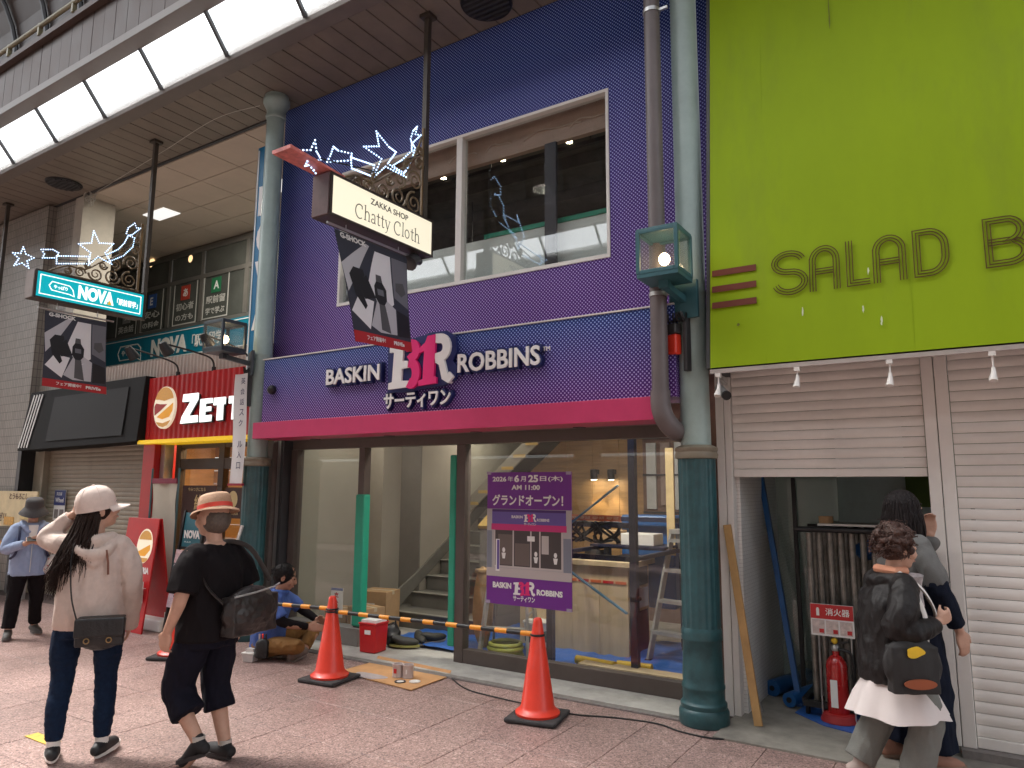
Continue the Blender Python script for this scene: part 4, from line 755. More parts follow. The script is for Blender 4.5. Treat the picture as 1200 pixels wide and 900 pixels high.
for x in (-15.4, -13.9, -12.95, -11.9, -10.6, -9.2, -8.0): B(x-.05, x+.05, YN-.025, YN+.045, 4.60, 5.42).build('mullion', nf, ls); B(x-.04, x+.04, YN-.022, YN+.042, 5.50, 5.95).build('mullion', nf, ls)
dg = M('window_dark', (.07, .075, .068), .12, .25, 1.5)
for k, (a, b_) in enumerate(((-15.35, -13.95), (-13.85, -13.0), (-12.9, -11.95), (-11.85, -10.65), (-10.55, -9.25), (-9.15, -8.05))): B(a, b_, YN, YN+.012, 4.6, 5.42).build('pane', dg, ls); B(a, b_, YN, YN+.012, 5.5, 5.95).build('pane', dg, ls)
for px_, py_ in ((177, 309), (223, 303)): p = ony(px_, py_, YN-.004); MB().sphere((p.x, YN+.01, p.z), .11, 14, 8, (1, .12, 1.1)).build('warm_lamp', M('lamp_far', (.9, .6, .3), .4, 0, emit=.35), ls, True)
icons = (((148, 378), 'ic_grey', (.25, .25, .25)), ((178, 360), 'ic_blue', (.03, .1, .35)), ((217, 350), 'ic_red', (.45, .05, .03)), ((253, 341), 'ic_green', (.02, .16, .07)))
for k, ((u, v), nm, col) in enumerate(icons):
    p = ony(u, v, YN-.006); wd, hh = .72, .86; q = MB(); ins = [(-wd/2, -hh/2), (wd/2, -hh/2), (wd/2, hh/2), (-wd/2, hh/2)]
    q.stroke([(p.x+a, p.z+b_-.06) for a, b_ in ins], .022, (0, YN-.004, 0), X, Zv, .004, True); fo = q.build('notice_outline', M('pale_print', (.5, .5, .47), .5, 0), ls)
    B(p.x-.14, p.x+.14, YN-.009, YN-.004, p.z-.02, p.z+.26).build('notice_icon', M(nm, col, .5, 0), fo)
    text('AEあ文'[(3, 1, 2, 0)[k]], MATS['white_print'], fo, (p.x-.07, YN-.0095, p.z+.04), .16, ext=.001, bold=.03)
    text(('英会話', '安心', '初心者', '駅前留')[k], MATS['pale_print'], fo, (p.x-.28, YN-.005, p.z-.22), .15, .56, ext=.001, bold=.02); text(('教室です', 'の料金', 'の方も', '学で学ぶ')[k], MATS['pale_print'], fo, (p.x-.28, YN-.005, p.z-.42), .13, .56, ext=.001, bold=.02)
teal = M('nova_teal', (.0, .16, .25), .4, .05); tb = Vector
ns = B(-15.3, -9.9, YN-.16, YN-.01, 3.93, 4.48).build('sign_strip', teal, ls)
for z in (3.965, 4.435): B(-15.25, -9.95, YN-.166, YN-.161, z, z+.014).build('sign_line', MATS['white_print'], ns)
p = ony(180, 412, YN-.17); text('NOVA', MATS['white_print'], ns, (ony(176, 420, YN-.17).x, YN-.166, 4.02), .34, 1.15, ext=.004, bold=.05); text('「駅前留学」', MATS['white_print'], ns, (ony(224, 412, YN-.17).x, YN-.166, 4.08), .24, .95, ext=.004, bold=.01)
q = MB(); xa = ony(140, 418, YN-.17).x; q.stroke([(xa, 4.05), (xa+.62, 4.05), (xa+.75, 4.0), (xa+.72, 4.25), (xa+.6, 4.33), (xa, 4.33), (xa-.08, 4.19)], .02, (0, YN-.161, 0), X, Zv, .004, True); q.build('sign_bubble', MATS['white_print'], ns); text('やっぱり', MATS['white_print'], ns, (xa+.06, YN-.166, 4.13), .12, .5, ext=.003, bold=.02)
# upright blue sign and white banner beside the column
vb = thing('upright_sign', 'tall blue upright sign tucked behind the column above the burger sign', 'sign', (-6.85, 5.3, 2.75)); B(-7.0, -6.72, 5.20, 5.32, 2.72, 5.62).build('panel', M('nova_blue', (.0, .15, .33), .4, .05), vb, bevel=.004); B(-6.985, -6.965, 5.194, 5.199, 2.76, 5.58).build('white_line', MATS['white_print'], vb)
for k, ch in enumerate('NOVA'): text(ch, MATS['white_print'], vb, (-6.93, 5.195, 4.75-.46*k), .36, .26, ext=.003, bold=.05)
wb = thing('white_banner', 'narrow white banner with upright lettering on the column beside the burger door', 'banner', (-6.76, 4.98, 1.6))
bn = MB(); nn_ = 14
for j in range(nn_+1):
    for i in range(5): bn.v.append((-6.85+.055*i, 4.97+.012*sin(i*1.4+j*.4), 1.62+1.20*j/nn_))
bn.f = [(j*5+i, j*5+i+1, j*5+i+6, j*5+i+5) for j in range(nn_) for i in range(4)]; bn.m = [0]*len(bn.f); bn.build('cloth', M('banner_white', (.68, .68, .68), .7, .04), wb, True)
B(-6.86, -6.62, 4.955, 4.985, 1.60, 1.625).build('hem', M('hem_red', (.3, .02, .04), .6), wb)
for k, ch in enumerate('英会話スクール入口'):
    if ch != 'ー': text(ch, M('ink_navy', (.03, .03, .09), .5, 0), wb, (-6.725, 4.951, 2.70-.115*k), .07, ext=.001, bold=.005)
# ================================================================== hanging signs over the street
def hanging(x, y0, y1, z0, z1, name, label, face, cap, rodlabel, rod_y, xr):
    rd = thing('hanging_rod', rodlabel, 'rod', (xr, rod_y, z0)); rz = M('rod_brown', (.06, .05, .04), .5, .2)
    B(xr-.025, xr+.025, rod_y-.025, rod_y+.025, z0+.0, 6.10).build('bar', rz, rd); B(xr-.06, xr+.06, rod_y-.06, rod_y+.06, 6.095, 6.128).build('ceiling_plate', rz, rd)
    t = thing(name, label, 'sign', (x-.1, (y0+y1)/2, z0))
    B(x-.20, x-.012, y0, y1, z0, z1).build('casing', M('sign_case', (.055, .038, .03), .5, .25, 6), t, bevel=.005); B(x-.195, x-.015, y0-.012, y0-.001, z0+.006, z1-.006).build('end_cap', cap, t)
    f = B(x-.0115, x-.004, y0+.02, y1-.02, z0+.02, z1-.02).build('face', face, t)
    fr = MB(); fr.box(x-.0115, x+.002, y0, y1, z0, z0+.02); fr.box(x-.0115, x+.002, y0, y1, z1-.02, z1); fr.box(x-.0115, x+.002, y0, y0+.02, z0+.02, z1-.02); fr.box(x-.0115, x+.002, y1-.02, y1, z0+.02, z1-.02)
    fr.build('face_frame', M('sign_case2', (.04, .03, .025), .45), t)
    return t, f
UY = Y; XS = -4.08; XN = -8.78
chf = M('chatty_face', (.85, .80, .62), .4, 0); N, L = nodes(chf); b_ = N['Principled BSDF']
b_.inputs['Emission Color'].default_value = (1, .93, .70, 1); b_.inputs['Emission Strength'].default_value = .16
cap1 = M('cap_plum', (.14, .085, .085), .6, .3, 4); cap2 = M('cap_grey', (.26, .22, .20), .6, .15, 4)
ct_, cf_ = hanging(XS, 3.71, 4.97, 3.69, 4.04, 'hanging_sign', 'cream lit hanging sign reading Chatty Cloth', chf, cap1, 'square brown rod holding the cream lit sign', 4.93, -4.17)
text('ZAKKA SHOP', M('sign_ink', (.05, .045, .04), .5, 0), cf_, (XS-.003, 4.15, 3.925), .052, .47, U=UY, ext=.002, bold=.008)
# serif lettering drawn stroke by stroke
def serif(s, o, h, U, V, mat, parent):
    G = {'C': (.72, [(arc(.42, .42, .36, .46, 55, 305, 16), .09)], [(.60, .62, .66, .84)]), 'h': (.56, [([(.12, 0), (.12, 1)], .09), (arc(.30, .40, .17, .22, 170, 0, 8)+[(.47, 0)], .085)], [(.02, 0, .22, .04), (.37, 0, .57, .04), (.04, .95, .16, 1)]),
         'a': (.46, [([(.08, .52)]+arc(.22, .46, .15, .16, 120, 0, 8)+[(.37, .06), (.44, .03)], .085), (arc(.20, .16, .14, .14, 60, 330, 10), .07)], []), 't': (.36, [([(.17, .82), (.17, .12), (.22, .03), (.34, .06)], .085)], [(.02, .58, .33, .63)]),
         'y': (.50, [([(.06, .62), (.26, .02)], .09), ([(.46, .62), (.20, -.18), (.06, -.26)], .05)], [(.0, .60, .16, .63), (.36, .60, .52, .63)]), 'l': (.27, [([(.13, 0), (.13, 1)], .09)], [(.03, 0, .24, .04), (.05, .95, .17, 1)]),
         'o': (.54, [(arc(.26, .31, .21, .29, 0, 359, 18), .08)], []), ' ': (.26, [], [])}
    x = 0
    for ch in s:
        w, st, bx = G[ch]
        if st:
            k = MB()
            for p, wd in st: k.stroke([((x+a)*h, b_*h) for a, b_ in p], wd*h*.72, o, U, V, .002)
            for (a, b1, c_, d_) in bx: k.prism([((x+a)*h, b1*h), ((x+c_)*h, b1*h), ((x+c_)*h, d_*h), ((x+a)*h, d_*h)], o, U, V, .0025)
            tag(k.build('lettering', mat, parent), kind='stuff')
        x += w*1.12
serif('Chatty Cloth', Vector((XS-.003, 3.975, 3.765)), .128, UY, Zv, M('serif_ink', (.09, .085, .07), .5, 0), cf_)
nvf = M('nova_face', (.0, .26, .32), .4, 0, emit=.13, ecol=(.0, .62, .72)); nt2, nf_ = hanging(XN, 3.69, 4.97, 3.69, 4.02, 'hanging_sign', 'teal lit hanging sign reading NOVA', nvf, cap2, 'square brown rod holding the teal lit sign', 5.0, -8.87)
wlit = M('print_lit', (.9, .9, .85), .4, 0, emit=.30, ecol=(1, .97, .88)); gold = M('gold_lit', (.8, .5, .05), .4, 0, emit=.12)
q = MB(); q.stroke([(3.745, 3.745), (4.915, 3.745), (4.915, 3.965), (3.745, 3.965)], .010, (XN-.003, 0, 0), Y, Zv, .002, True); q.build('border_line', wlit, nf_)
text('NOVA', wlit, nf_, (XN-.003, 4.16, 3.775), .165, .42, U=Y, ext=.003, bold=.05); MB().prism([(4.50, 3.777), (4.555, 3.777), (4.53, 3.835)], (XN-.001, 0, 0), Y, Zv, .003).build('gold_mark', gold, nf_); text('「駅前留学」', wlit, nf_, (XN-.003, 4.62, 3.80), .085, .26, U=Y, ext=.002, bold=.02)
q = MB(); q.stroke([(3.87, 3.81), (4.07, 3.80), (4.12, 3.785), (4.10, 3.86), (4.06, 3.90), (3.87, 3.91), (3.84, 3.86)], .010, (XN-.003, 0, 0), Y, Zv, .002, True); q.build('bubble_line', wlit, nf_); text('やっぱり', wlit, nf_, (XN-.003, 3.89, 3.835), .045, .15, U=Y, ext=.002, bold=.02)
rd3 = thing('hanging_rod', 'square brown rod by the grey tiled wall', 'rod', (-12.98, 4.95, 3.7)); B(-13.005, -12.955, 4.925, 4.975, 3.0, 6.1).build('bar', MATS['rod_brown'], rd3); B(-13.04, -12.92, 4.89, 5.01, 6.095, 6.128).build('ceiling_plate', MATS['rod_brown'], rd3)
# iron scrollwork brackets
def scrolls(x, label):
    t = thing('scroll_bracket', label, 'bracket', (x, 4.9, 4.04)); im = M('iron_gilt', (.17, .12, .065), .5, .4, 15)
    for (cy, cz, r, a0, s_) in ((4.79, 4.17, .105, 90, 1), (4.80, 4.39, .10, 200, -1), (4.58, 4.16, .10, 0, -1), (4.60, 4.33, .075, 270, 1), (4.38, 4.14, .085, 180, 1), (4.20, 4.12, .065, 0, 1), (4.06, 4.10, .045, 90, -1), (4.85, 4.57, .06, 0, 1), (4.69, 4.50, .055, 90, 1), (4.46, 4.27, .05, 0, -1), (4.86, 4.70, .045, 180, -1), (4.28, 4.22, .04, 90, 1)):
        pts = []
        for k in range(34):
            u = k/33; rr = r*(1-.82*u); aa = radians(a0)+s_*u*2*pi*1.75; pts.append((x, cy+rr*cos(aa), cz+rr*sin(aa)))
        MB().tube(pts, [.0125*(1-.5*k/33) for k in range(34)], 6).build('scroll', im, t, True)
    MB().tube(cat_rom([(x, 3.86, 4.05), (x, 4.05, 4.16), (x, 4.25, 4.17), (x, 4.42, 4.30), (x, 4.62, 4.44), (x, 4.78, 4.62), (x, 4.88, 4.86)], 6), .011, 6).build('outer_stem', im, t, True)
    MB().tube(cat_rom([(x, 3.95, 4.05), (x, 4.3, 4.055), (x, 4.6, 4.05), (x, 4.9, 4.06)], 4), .010, 6).build('lower_stem', im, t, True); MB().bar((x, 4.905, 4.04), (x, 4.905, 4.95), .018, .03).build('back_stile', M('gilt_stile', (.20, .13, .06), .5, .3), t)
    return t
scrolls(-4.17, 'ornate iron scroll bracket above the cream lit sign'); scrolls(-8.87, 'ornate iron scroll bracket above the teal lit sign')
# star light ornaments
def zs(u, v): p = onx(u*.15, 240+v*.15, -8.87); return (p.y, p.z)
SHP = [[(180, 330), (200, 385), (262, 415), (210, 440), (222, 495), (170, 455), (108, 475), (145, 420), (98, 375), (160, 380)], [(320, 350), (410, 350), (455, 375), (440, 415), (330, 415), (345, 385)], [(440, 400), (690, 405), (690, 460), (440, 460)],
 [(730, 205), (775, 300), (885, 305), (820, 375), (870, 465), (765, 405), (690, 470), (705, 375), (612, 305), (712, 300)], [(830, 390), (920, 350), (970, 300), (1000, 240), (1050, 260), (1035, 330), (960, 400), (860, 440)], [(985, 225), (1000, 180), (1050, 145), (1065, 180), (1095, 185), (1030, 235), (1005, 240)]]
led = M('led', (.7, .8, 1), .4, 0, emit=.75, ecol=(.42, .66, 1)); wire = M('led_wire', (.10, .12, .16), .5, 0)
def ornament(x, label, jit):
    t = thing('star_ornament', label, 'ornament', (x, 4.2, 4.1), 'shooting star light ornaments')
    for i, s_ in enumerate(SHP):
        P = [Vector((x+jit*noise.noise((a*.01, b_*.01, 2)), *zs(a+jit*60*noise.noise((a*.006, i, 1)), b_+jit*90*noise.noise((i, b_*.006, 4))))) for a, b_ in s_]
        MB().tube(P, .005, 5, True).build('outline', wire, t); bb = MB(); n = len(P)
        for k in range(n):
            a, c = P[k], P[(k+1) % n]; m = max(1, round((c-a).length/.026))
            for j in range(m): bb.sphere(a.lerp(c, j/m)+Vector((.006, 0, 0)), .0075, 6, 4)
        tag(bb.build('bulbs', led, t), kind='stuff')
    MB().tube([(x, *zs(250, 415)), (x, *zs(700, 440)), (x, *zs(1080, 300))], .006, 5).build('support_wire', MATS['black_iron'], t)
ornament(-8.87, 'shooting star light ornament above the teal lit sign', 0); ornament(-4.17, 'bent shooting star light ornament above the cream lit sign', .14)
pkp = thing('pink_plate', 'pale red printed plate lying on top of the cream lit sign', 'plate', (-4.2, 3.6, 4.05)); a = onx(330, 178, -4.32); MB().hexa([(-4.30, 3.32, 4.075), (-4.10, 3.32, 4.075), (-4.09, 3.86, 4.045), (-4.27, 3.86, 4.045)], [(-4.31, 3.32, 4.105), (-4.10, 3.32, 4.105), (-4.09, 3.86, 4.06), (-4.27, 3.86, 4.06)]).build('board', M('plate_pink', (.55, .16, .14), .5, .35, 14), pkp)
fl = thing('flood_lamp', 'small dark flood lamp hanging under the cream lit sign', 'lamp', (-4.1, 4.85, 3.5)); p = onx(488, 312, -4.15); MB().tube([p+Vector((0, -.10, .0)), p+Vector((0, -.03, .06)), p+Vector((0, .05, .05))], [.075, .055, .03], 10).build('head', MATS['dark_grey'], fl, True); MB().cyl(p+Vector((0, .02, .05)), (-4.15, p.y+.02, 3.69), .010, n=6).build('stem', MATS['dark_grey'], fl)
# watch banners
BN = {k: M('bn_'+k, c, .6, 0) for k, c in dict(navy=(.035, .038, .055), mid=(.16, .165, .19), pale=(.50, .50, .53), white=(.76, .76, .78), dark=(.012, .012, .015), steel=(.09, .09, .095), red=(.42, .02, .025)).items()}
def banner(x, TL, TR, BL, BR, label, barz):
    t = thing('watch_banner', label, 'banner', (x, (TL[0]+TR[0])/2, BL[1]), 'watch advertising banners')
    def mp(u, v, d=0): a = Vector(TL).lerp(Vector(TR), u); b_ = Vector(BL).lerp(Vector(BR), u); q = b_.lerp(a, v); return Vector((x+d+.012*sin(v*4+u*2), q.x, q.y))
    cl = MB(); n, m = 10, 16
    for j in range(m+1):
        for i in range(n+1): cl.v.append(tuple(mp(i/n, j/m)))
    cl.f = [(j*(n+1)+i, j*(n+1)+i+1, (j+1)*(n+1)+i+1, (j+1)*(n+1)+i) for j in range(m) for i in range(n)]; cl.m = [0]*len(cl.f); cloth = cl.build('cloth', BN['navy'], t, True)
    def pr(nm, k, pts, d):
        pts2 = []                              # follow the cloth: split long edges
        for i in range(len(pts)):
            a, b_ = pts[i], pts[(i+1) % len(pts)]
            for s_ in range(4): pts2.append((a[0]+(b_[0]-a[0])*s_/4, a[1]+(b_[1]-a[1])*s_/4))
        c = (sum(p[0] for p in pts2)/len(pts2), sum(p[1] for p in pts2)/len(pts2)); b = MB(); b.v = [tuple(mp(*p, d)) for p in pts2]+[tuple(mp(*c, d))]; L_ = len(pts2); b.f = [(i, (i+1) % L_, L_) for i in range(L_)]; b.m = [0]*L_; return b.build(nm, BN[k], cloth)
    pr('print_shape', 'pale', [(0, .70), (.02, .45), (.22, .66), (.45, .96), (.40, .97)], .002); pr('print_shape', 'white', [(.36, .60), (.52, .93), (.74, .93), (.74, .45), (.52, .30)], .0025); pr('print_shape', 'pale', [(.30, .18), (.50, .52), (.76, .40), (.74, .14), (.45, .13)], .003)
    pr('print_shape', 'white', [(.02, .28), (.16, .44), (.40, .42), (.28, .14)], .0022); pr('print_shape', 'mid', [(.76, .93), (.99, .93), (.99, .44), (.76, .52)], .002); pr('print_shape', 'dark', [(.78, .40), (.98, .36), (.98, .14), (.76, .13)], .002); pr('print_shape', 'dark', [(.20, .56), (.34, .66), (.44, .46), (.26, .42)], .0028)
    pr('print_watch', 'dark', [(.44, .58), (.48, .63), (.58, .63), (.63, .57), (.62, .46), (.57, .41), (.48, .41), (.43, .47)], .0040); pr('print_strap', 'steel', [(.48, .63), (.49, .70), (.57, .70), (.58, .63)], .0038); pr('print_strap', 'steel', [(.48, .41), (.47, .16), (.63, .14), (.58, .41)], .0038); pr('print_dial', 'mid', [(.48, .56), (.58, .56), (.58, .50), (.48, .50)], .0046)
    pr('print_watch', 'dark', [(.08, .62), (.16, .70), (.30, .70), (.31, .65), (.20, .60), (.18, .48), (.28, .36), (.24, .32), (.12, .44)], .0036); pr('print_watch', 'steel', [(.80, .68), (.92, .70), (.96, .60), (.88, .55), (.79, .60)], .0036)
    pr('print_band', 'red', [(0, 0), (1, 0), (1, .10), (0, .105)], .003)
    wdt = (Vector(TR)-Vector(TL)).length; hgt = abs(TL[1]-BL[1])
    def tx(s_, u, v, w, h, mat, b=0): text(s_, mat, cloth, (0, 0, 0), h, w, bold=b, ext=.0006, fmap=lambda a, c, z: mp(u+a/wdt, v+c/hgt, .0055+z))
    tx('G-SHOCK', .06, .935, .30, .045, MATS['white_print'], .05); tx('フェア開催中！', .20, .035, .27, .04, MATS['white_print'], .02); tx('PRIVEe', .66, .035, .17, .035, MATS['white_print'], .04)
    MB().cyl((x, TL[0]-.08, TL[1]+.02), (x, TR[0]+.08, TR[1]+.02), .011, n=8).build('top_bar', MATS['alu'], t, True)
    for y in (TL[0]+.12, TR[0]-.12): MB().cyl((x, y, TL[1]+.02), (x, y, barz), .005, n=6).build('hook', MATS['alu'], t)
banner(-8.86, (3.86, 3.58), (4.56, 3.58), (3.90, 2.71), (4.62, 2.69), 'watch advertising banner hanging under the teal lit sign', 3.70); banner(-4.15, (3.83, 3.63), (4.70, 3.63), (4.10, 2.76), (4.78, 2.78), 'tilted watch advertising banner hanging under the cream lit sign', 3.70)
# round vents and loose wire on the soffit
for k, (u, v) in enumerate(((75, 215), (570, 4))):
    p = onz(u, v, ZS); t = thing('round_vent', ('black round vent in the soffit above the cream lit sign' if k else 'black round vent in the soffit with a loose wire beside it'), 'vent', (p.x, p.y, ZS)); MB().lathe([(.24, -.02), (.25, -.005), (.25, .003)], 28, (p.x, p.y, ZS)).build('rim', MATS['black_iron'], t, True)
    for j in range(7): y = p.y-.18+.06*j; hl = sqrt(max(.22**2-(y-p.y)**2, .001)); B(p.x-hl, p.x+hl, y-.012, y+.012, ZS-.032, ZS-.0205).build('grille_bar', MATS['dark_grey'], t)
t = thing('loose_wire', 'tangle of loose pale wire hanging from the soffit', 'wire', (-10.4, 5.2, 6)); c = onz(105, 235, 6.0)
for k in range(5): MB().tube([(c.x+.17*cos(a*.9+k)*(.5+.2*k/5), c.y+.05*sin(a+k*2), c.z+.11-.02*k+.12*sin(a*.9+k)*(.6+.1*k)) for a in range(9)], .008, 5).build('strand', M('wire_pale', (.45, .43, .38), .6), t, True)
MB().tube(cat_rom([c+Vector((.2, 0, .1)), (-8.9, 5.1, 6.02), (-7.6, 5.0, 6.08), (-6.75, 5.0, 6.0)], 6), .004, 5).build('strand', MATS['wire_pale'], t, True)
# ================================================================== inside the ice cream shop
ZF = .033
def rnd(a, b): return random.uniform(a, b)
tp = MB(); nx, ny = 60, 34
for j in range(ny+1):
    for i in range(nx+1):
        x, y = -5.25+3.2*i/nx, 5.72+1.5*j/ny; x += .05*noise.noise((y*3, 1, i/nx)); y += .06*noise.noise((x*2.5, 4, j/ny)); q = Vector((x*5, y*9, 1)); tp.v.append((x, y, ZF+.012+.030*(1-abs(noise.noise(q))*2.2)**2*.6+.010*noise.noise(q*2.3)+.006))
tp.f = [(j*(nx+1)+i, j*(nx+1)+i+1, (j+1)*(nx+1)+i+1, (j+1)*(nx+1)+i) for j in range(ny) for i in range(nx)]; tp.m = [0]*len(tp.f); tag(tp.build('blue_tarp', MATS['blue_tarp'], smooth=True), 'wrinkled blue tarp spread over the ice cream shop floor', 'tarp')
def cbox(u, v, w, d, h, label, mat='card', name='cardboard_box', rz=0, flaps=True, y=None):
    p = onz(u, v, ZF); t = thing(name, label, 'box', (p.x, p.y, ZF), rotz=rz)
    MB().box(-w/2, w/2, 0, d, 0, h).build('carton', MATS[mat], t, local=True, bevel=.004)
    B(-w/2-.001, w/2+.001, d*.45, d*.55, h-.02, h+.0015).build('tape', M('box_tape', (.5, .42, .28), .3), t, local=True)
    if flaps: MB().add([(-w/2, 0, h), (w/2, 0, h), (w/2+.01, -d*.3, h+.1), (-w/2-.01, -d*.3, h+.1), (-w/2, .004, h), (w/2, .004, h), (w/2+.01, -d*.3+.004, h+.1), (-w/2-.01, -d*.3+.004, h+.1)], [(0, 1, 2, 3), (4, 5, 6, 7), (2, 3, 7, 6)]).build('flap', MATS[mat], t, local=True)
    return t
def at(name, label, cat, x, y, z=ZF, rz=0, group=None): return thing(name, label, cat, (x, y, z), rotz=rz, group=group)
for (x, y, w, d, h, lb, r) in ((-6.0, 5.78, .30, .26, .24, 'closed cardboard box in the corner behind the end pane', .1), (-5.62, 5.72, .32, .25, .30, 'open cardboard box beside the green post protector', -.15), (-5.72, 6.05, .36, .30, .42, 'tall cardboard box against the beige inner wall', .2)):
    t = at('cardboard_box', lb, 'box', x, y, ZF, r); MB().box(-w/2, w/2, 0, d, 0, h).build('carton', MATS['card'], t, local=True, bevel=.004); B(-w/2-.001, w/2+.001, d*.42, d*.58, h-.04, h+.0015).build('tape', M('box_tape', (.5, .42, .28), .3), t, local=True); B(-w*.3, w*.1, -.002, 0.0, h*.4, h*.7).build('paper_label', MATS['white_print'], t, local=True)
t = at('warning_card', 'white card with red upright lettering propped on a cardboard box', 'card', -5.86, 5.66, .22, .2); B(-.075, .075, 0, .006, .0, .30).build('card', MATS['white_print'], t, local=True); B(-.073, .073, -.001, .007, .275, .302).build('blue_edge', M('edge_blue', (.05, .12, .3), .5), t, local=True); ORG[t.name] = (0, 0, 0)
for k, ch in enumerate('立入禁止'): text(ch, MATS['red_paint'], t, (-.032, -.0015, .205-.062*k), .055, ext=.001, bold=.04)
p = onz(437, 763, ZF); t = at('red_bin', 'red plastic crate standing beside the shop entrance', 'crate', p.x, p.y, ZF, .1); MB().hexa([(-.09, -.09, 0), (.09, -.09, 0), (.09, .09, 0), (-.09, .09, 0)], [(-.10, -.10, .26), (.10, -.10, .26), (.10, .10, .26), (-.10, .10, .26)]).build('body', MATS['red_paint'], t, local=True, bevel=.01); B(-.105, .105, -.105, .105, .258, .275).build('rim', MATS['red_paint'], t, local=True, bevel=.004); B(-.085, .09, -.08, .085, .276, .30).build('paper_stack', MATS['white_print'], t, local=True); B(-.03, .04, -.101, -.098, .17, .21).build('sticker', MATS['white_print'], t, local=True)
def lump(nm, label, cat, c, sc, mat, amp=.03, fr=14, part='body'):
    t = thing(nm, label, cat, (c[0], c[1], c[2])); b = MB().sphere((0, 0, sc[2]), 1, 20, 14, sc); b.v = [tuple(Vector(q)+Vector(q).normalized()*amp*noise.noise(Vector(q)*fr)) for q in b.v]; b.v = [(x, y, max(0, z)) for x, y, z in b.v]; b.build(part, mat, t, True, local=True); return t
p = onz(458, 757, ZF); t = lump('tool_bag', 'black open tool bag beside the red crate', 'bag', (p.x, p.y, ZF), (.085, .10, .11), MATS['black_iron']); MB().tube([(-.06, 0, .18), (-.05, 0, .27), (.05, 0, .27), (.06, 0, .18)], .01, 6).build('handle', MATS['black_iron'], t, True, local=True)
for k, (u, v) in enumerate(((474, 757), (492, 753), (508, 752))):
    p = onz(u, v, ZF+.02); t = at('work_shoe', ('yellow-soled work shoe beside the black tool bag', 'grey-soled work shoe beside the yellow-soled one', 'grey-soled work shoe farthest from the black tool bag')[k], 'shoe', p.x, p.y, ZF+.02, (.4, -.7, 1.2)[k], 'shoes on the blue tarp')
    b = MB().sphere((0, 0, .04), 1, 16, 10, (.15, .055, .045)); b.v = [(x, y, max(0, z+(.045*max(0, -x/.15)))) for x, y, z in b.v]; b.build('upper', M('shoe_dark', (.03, .03, .025), .6, .3, 20), t, True, local=True); MB().prism(arc(0, 0, .155, .058, 0, 340, 18), (0, 0, -.004), X, Y, .018).build('sole', M('sole_yellow', (.28, .27, .08), .6) if k == 0 else MATS['kerb_stone'], t, local=True)
p = onz(566, 755, ZF); t = lump('paper_sack', 'tall brown paper sack standing behind the stepladder', 'sack', (-4.19, 6.0, ZF), (.105, .09, .40), M('sack', (.36, .22, .10), .8, .2, 9, .4, 20), .05, 7); MB().tube([(-.085, 0, .74), (0, -.07, .75), (.085, 0, .74), (0, .07, .75)], .022, 8, True).build('rolled_top', MATS['sack'], t, True, local=True)
def stepladder(x, y, h, w, d, rz, label):
    t = at('stepladder', label, 'ladder', x, y, ZF, rz, 'aluminium stepladders'); al = M('ladder_alu', (.42, .41, .39), .4, .15, 10, metal=.5)
    for s_ in (-1, 1):
        MB().bar((s_*w/2, -d/2, 0), (s_*w*.36, -.05, h), .025, .055).build('front_rail', al, t, local=True); MB().bar((s_*w/2, d/2, 0), (s_*w*.36, .05, h), .025, .05).build('rear_rail', al, t, local=True)
        for q in (-1, 1): B(s_*w/2-.02, s_*w/2+.02, q*d/2-.035, q*d/2+.035, 0, .035).build('foot', MATS['rubber'], t, local=True)
    n = int(h/.27)
    for k in range(1, n+1):
        f = k*.27/h; ww = w/2*(1-f)+w*.36*f; B(-ww, ww, -d/2*(1-f)-.05*f-.045, -d/2*(1-f)-.05*f+.045, k*.27-.02, k*.27+.01).build('step', al, t, local=True)
    B(-w*.38, w*.38, -.09, .09, h-.01, h+.03).build('top_plate', al, t, local=True); MB().bar((w*.42, -d*.28, h*.45), (w*.42, d*.28, h*.45), .012, .02).build('brace', al, t, local=True)
stepladder(-3.86, 5.98, .84, .46, .56, .35, 'aluminium stepladder beside the brown paper sack'); stepladder(-2.33, 6.75, 1.15, .46, .80, -.2, 'aluminium stepladder beside the plywood counter')
t = at('paint_bucket', 'white paint bucket under the stepladder', 'bucket', -3.72, 6.25); MB().lathe([(.11, 0), (.13, .26), (.14, .265), (.14, .28), (.12, .28)], 24).build('pail', MATS['white_paint'], t, True, local=True); MB().lathe([(.1135, .05), (.1262, .20)], 24).build('label_band', M('label_green', (.10, .14, .11), .6), t, True, local=True)
p = onz(577, 768, ZF); t = at('hose_coil', 'coil of yellow green hose on the tarp behind the low sill', 'hose', -3.78, 5.78, ZF+.02)
for k in range(4): MB().tube([((.155-.012*(k % 2))*cos(a*pi/12), (.155-.012*(k % 2))*sin(a*pi/12), .02+.034*k) for a in range(24)], .019, 8, True).build('turn', M('hose_yellow', (.32, .33, .06), .5, .15), t, True, local=True)
# plywood counter
pc = thing('plywood_counter', 'pale plywood counter with drawers wrapped in printed tape', 'counter', (-3.3, 6.6, ZF)); ply = MATS['ply']; a0, a1, b0, b1 = -4.0, -2.82, 6.40, 6.92
B(a0, a1-.012, b0, b1, ZF, .86).build('carcass', ply, pc); 
for k in range(4): B(a0+.297*k, a0+.294+.297*k, b0-.018, b0-.001, ZF, .855).build('front_panel', ply, pc, bevel=.002)
B(a0-.02, a1+.05, b0-.05, b1+.03, .862, .91).build('worktop', ply, pc, bevel=.003)
for z0, z1, mt in ((.67, .84, MATS['black_iron']), (.46, .64, MATS['white_paint']), (.06, .43, MATS['navy'])): B(a1-.011, a1, b0+.05, b1-.04, z0, z1).build('drawer', mt, pc, bevel=.002)
MB().sphere((a1+.008, 6.65, .55), .018, 10, 8).build('knob', MATS['black_iron'], pc, True)
tpb = B(a0, a1-.03, b0-.0215, b0-.0185, .70, .735).build('printed_tape', M('tape_peach', (.62, .38, .22), .5), pc)
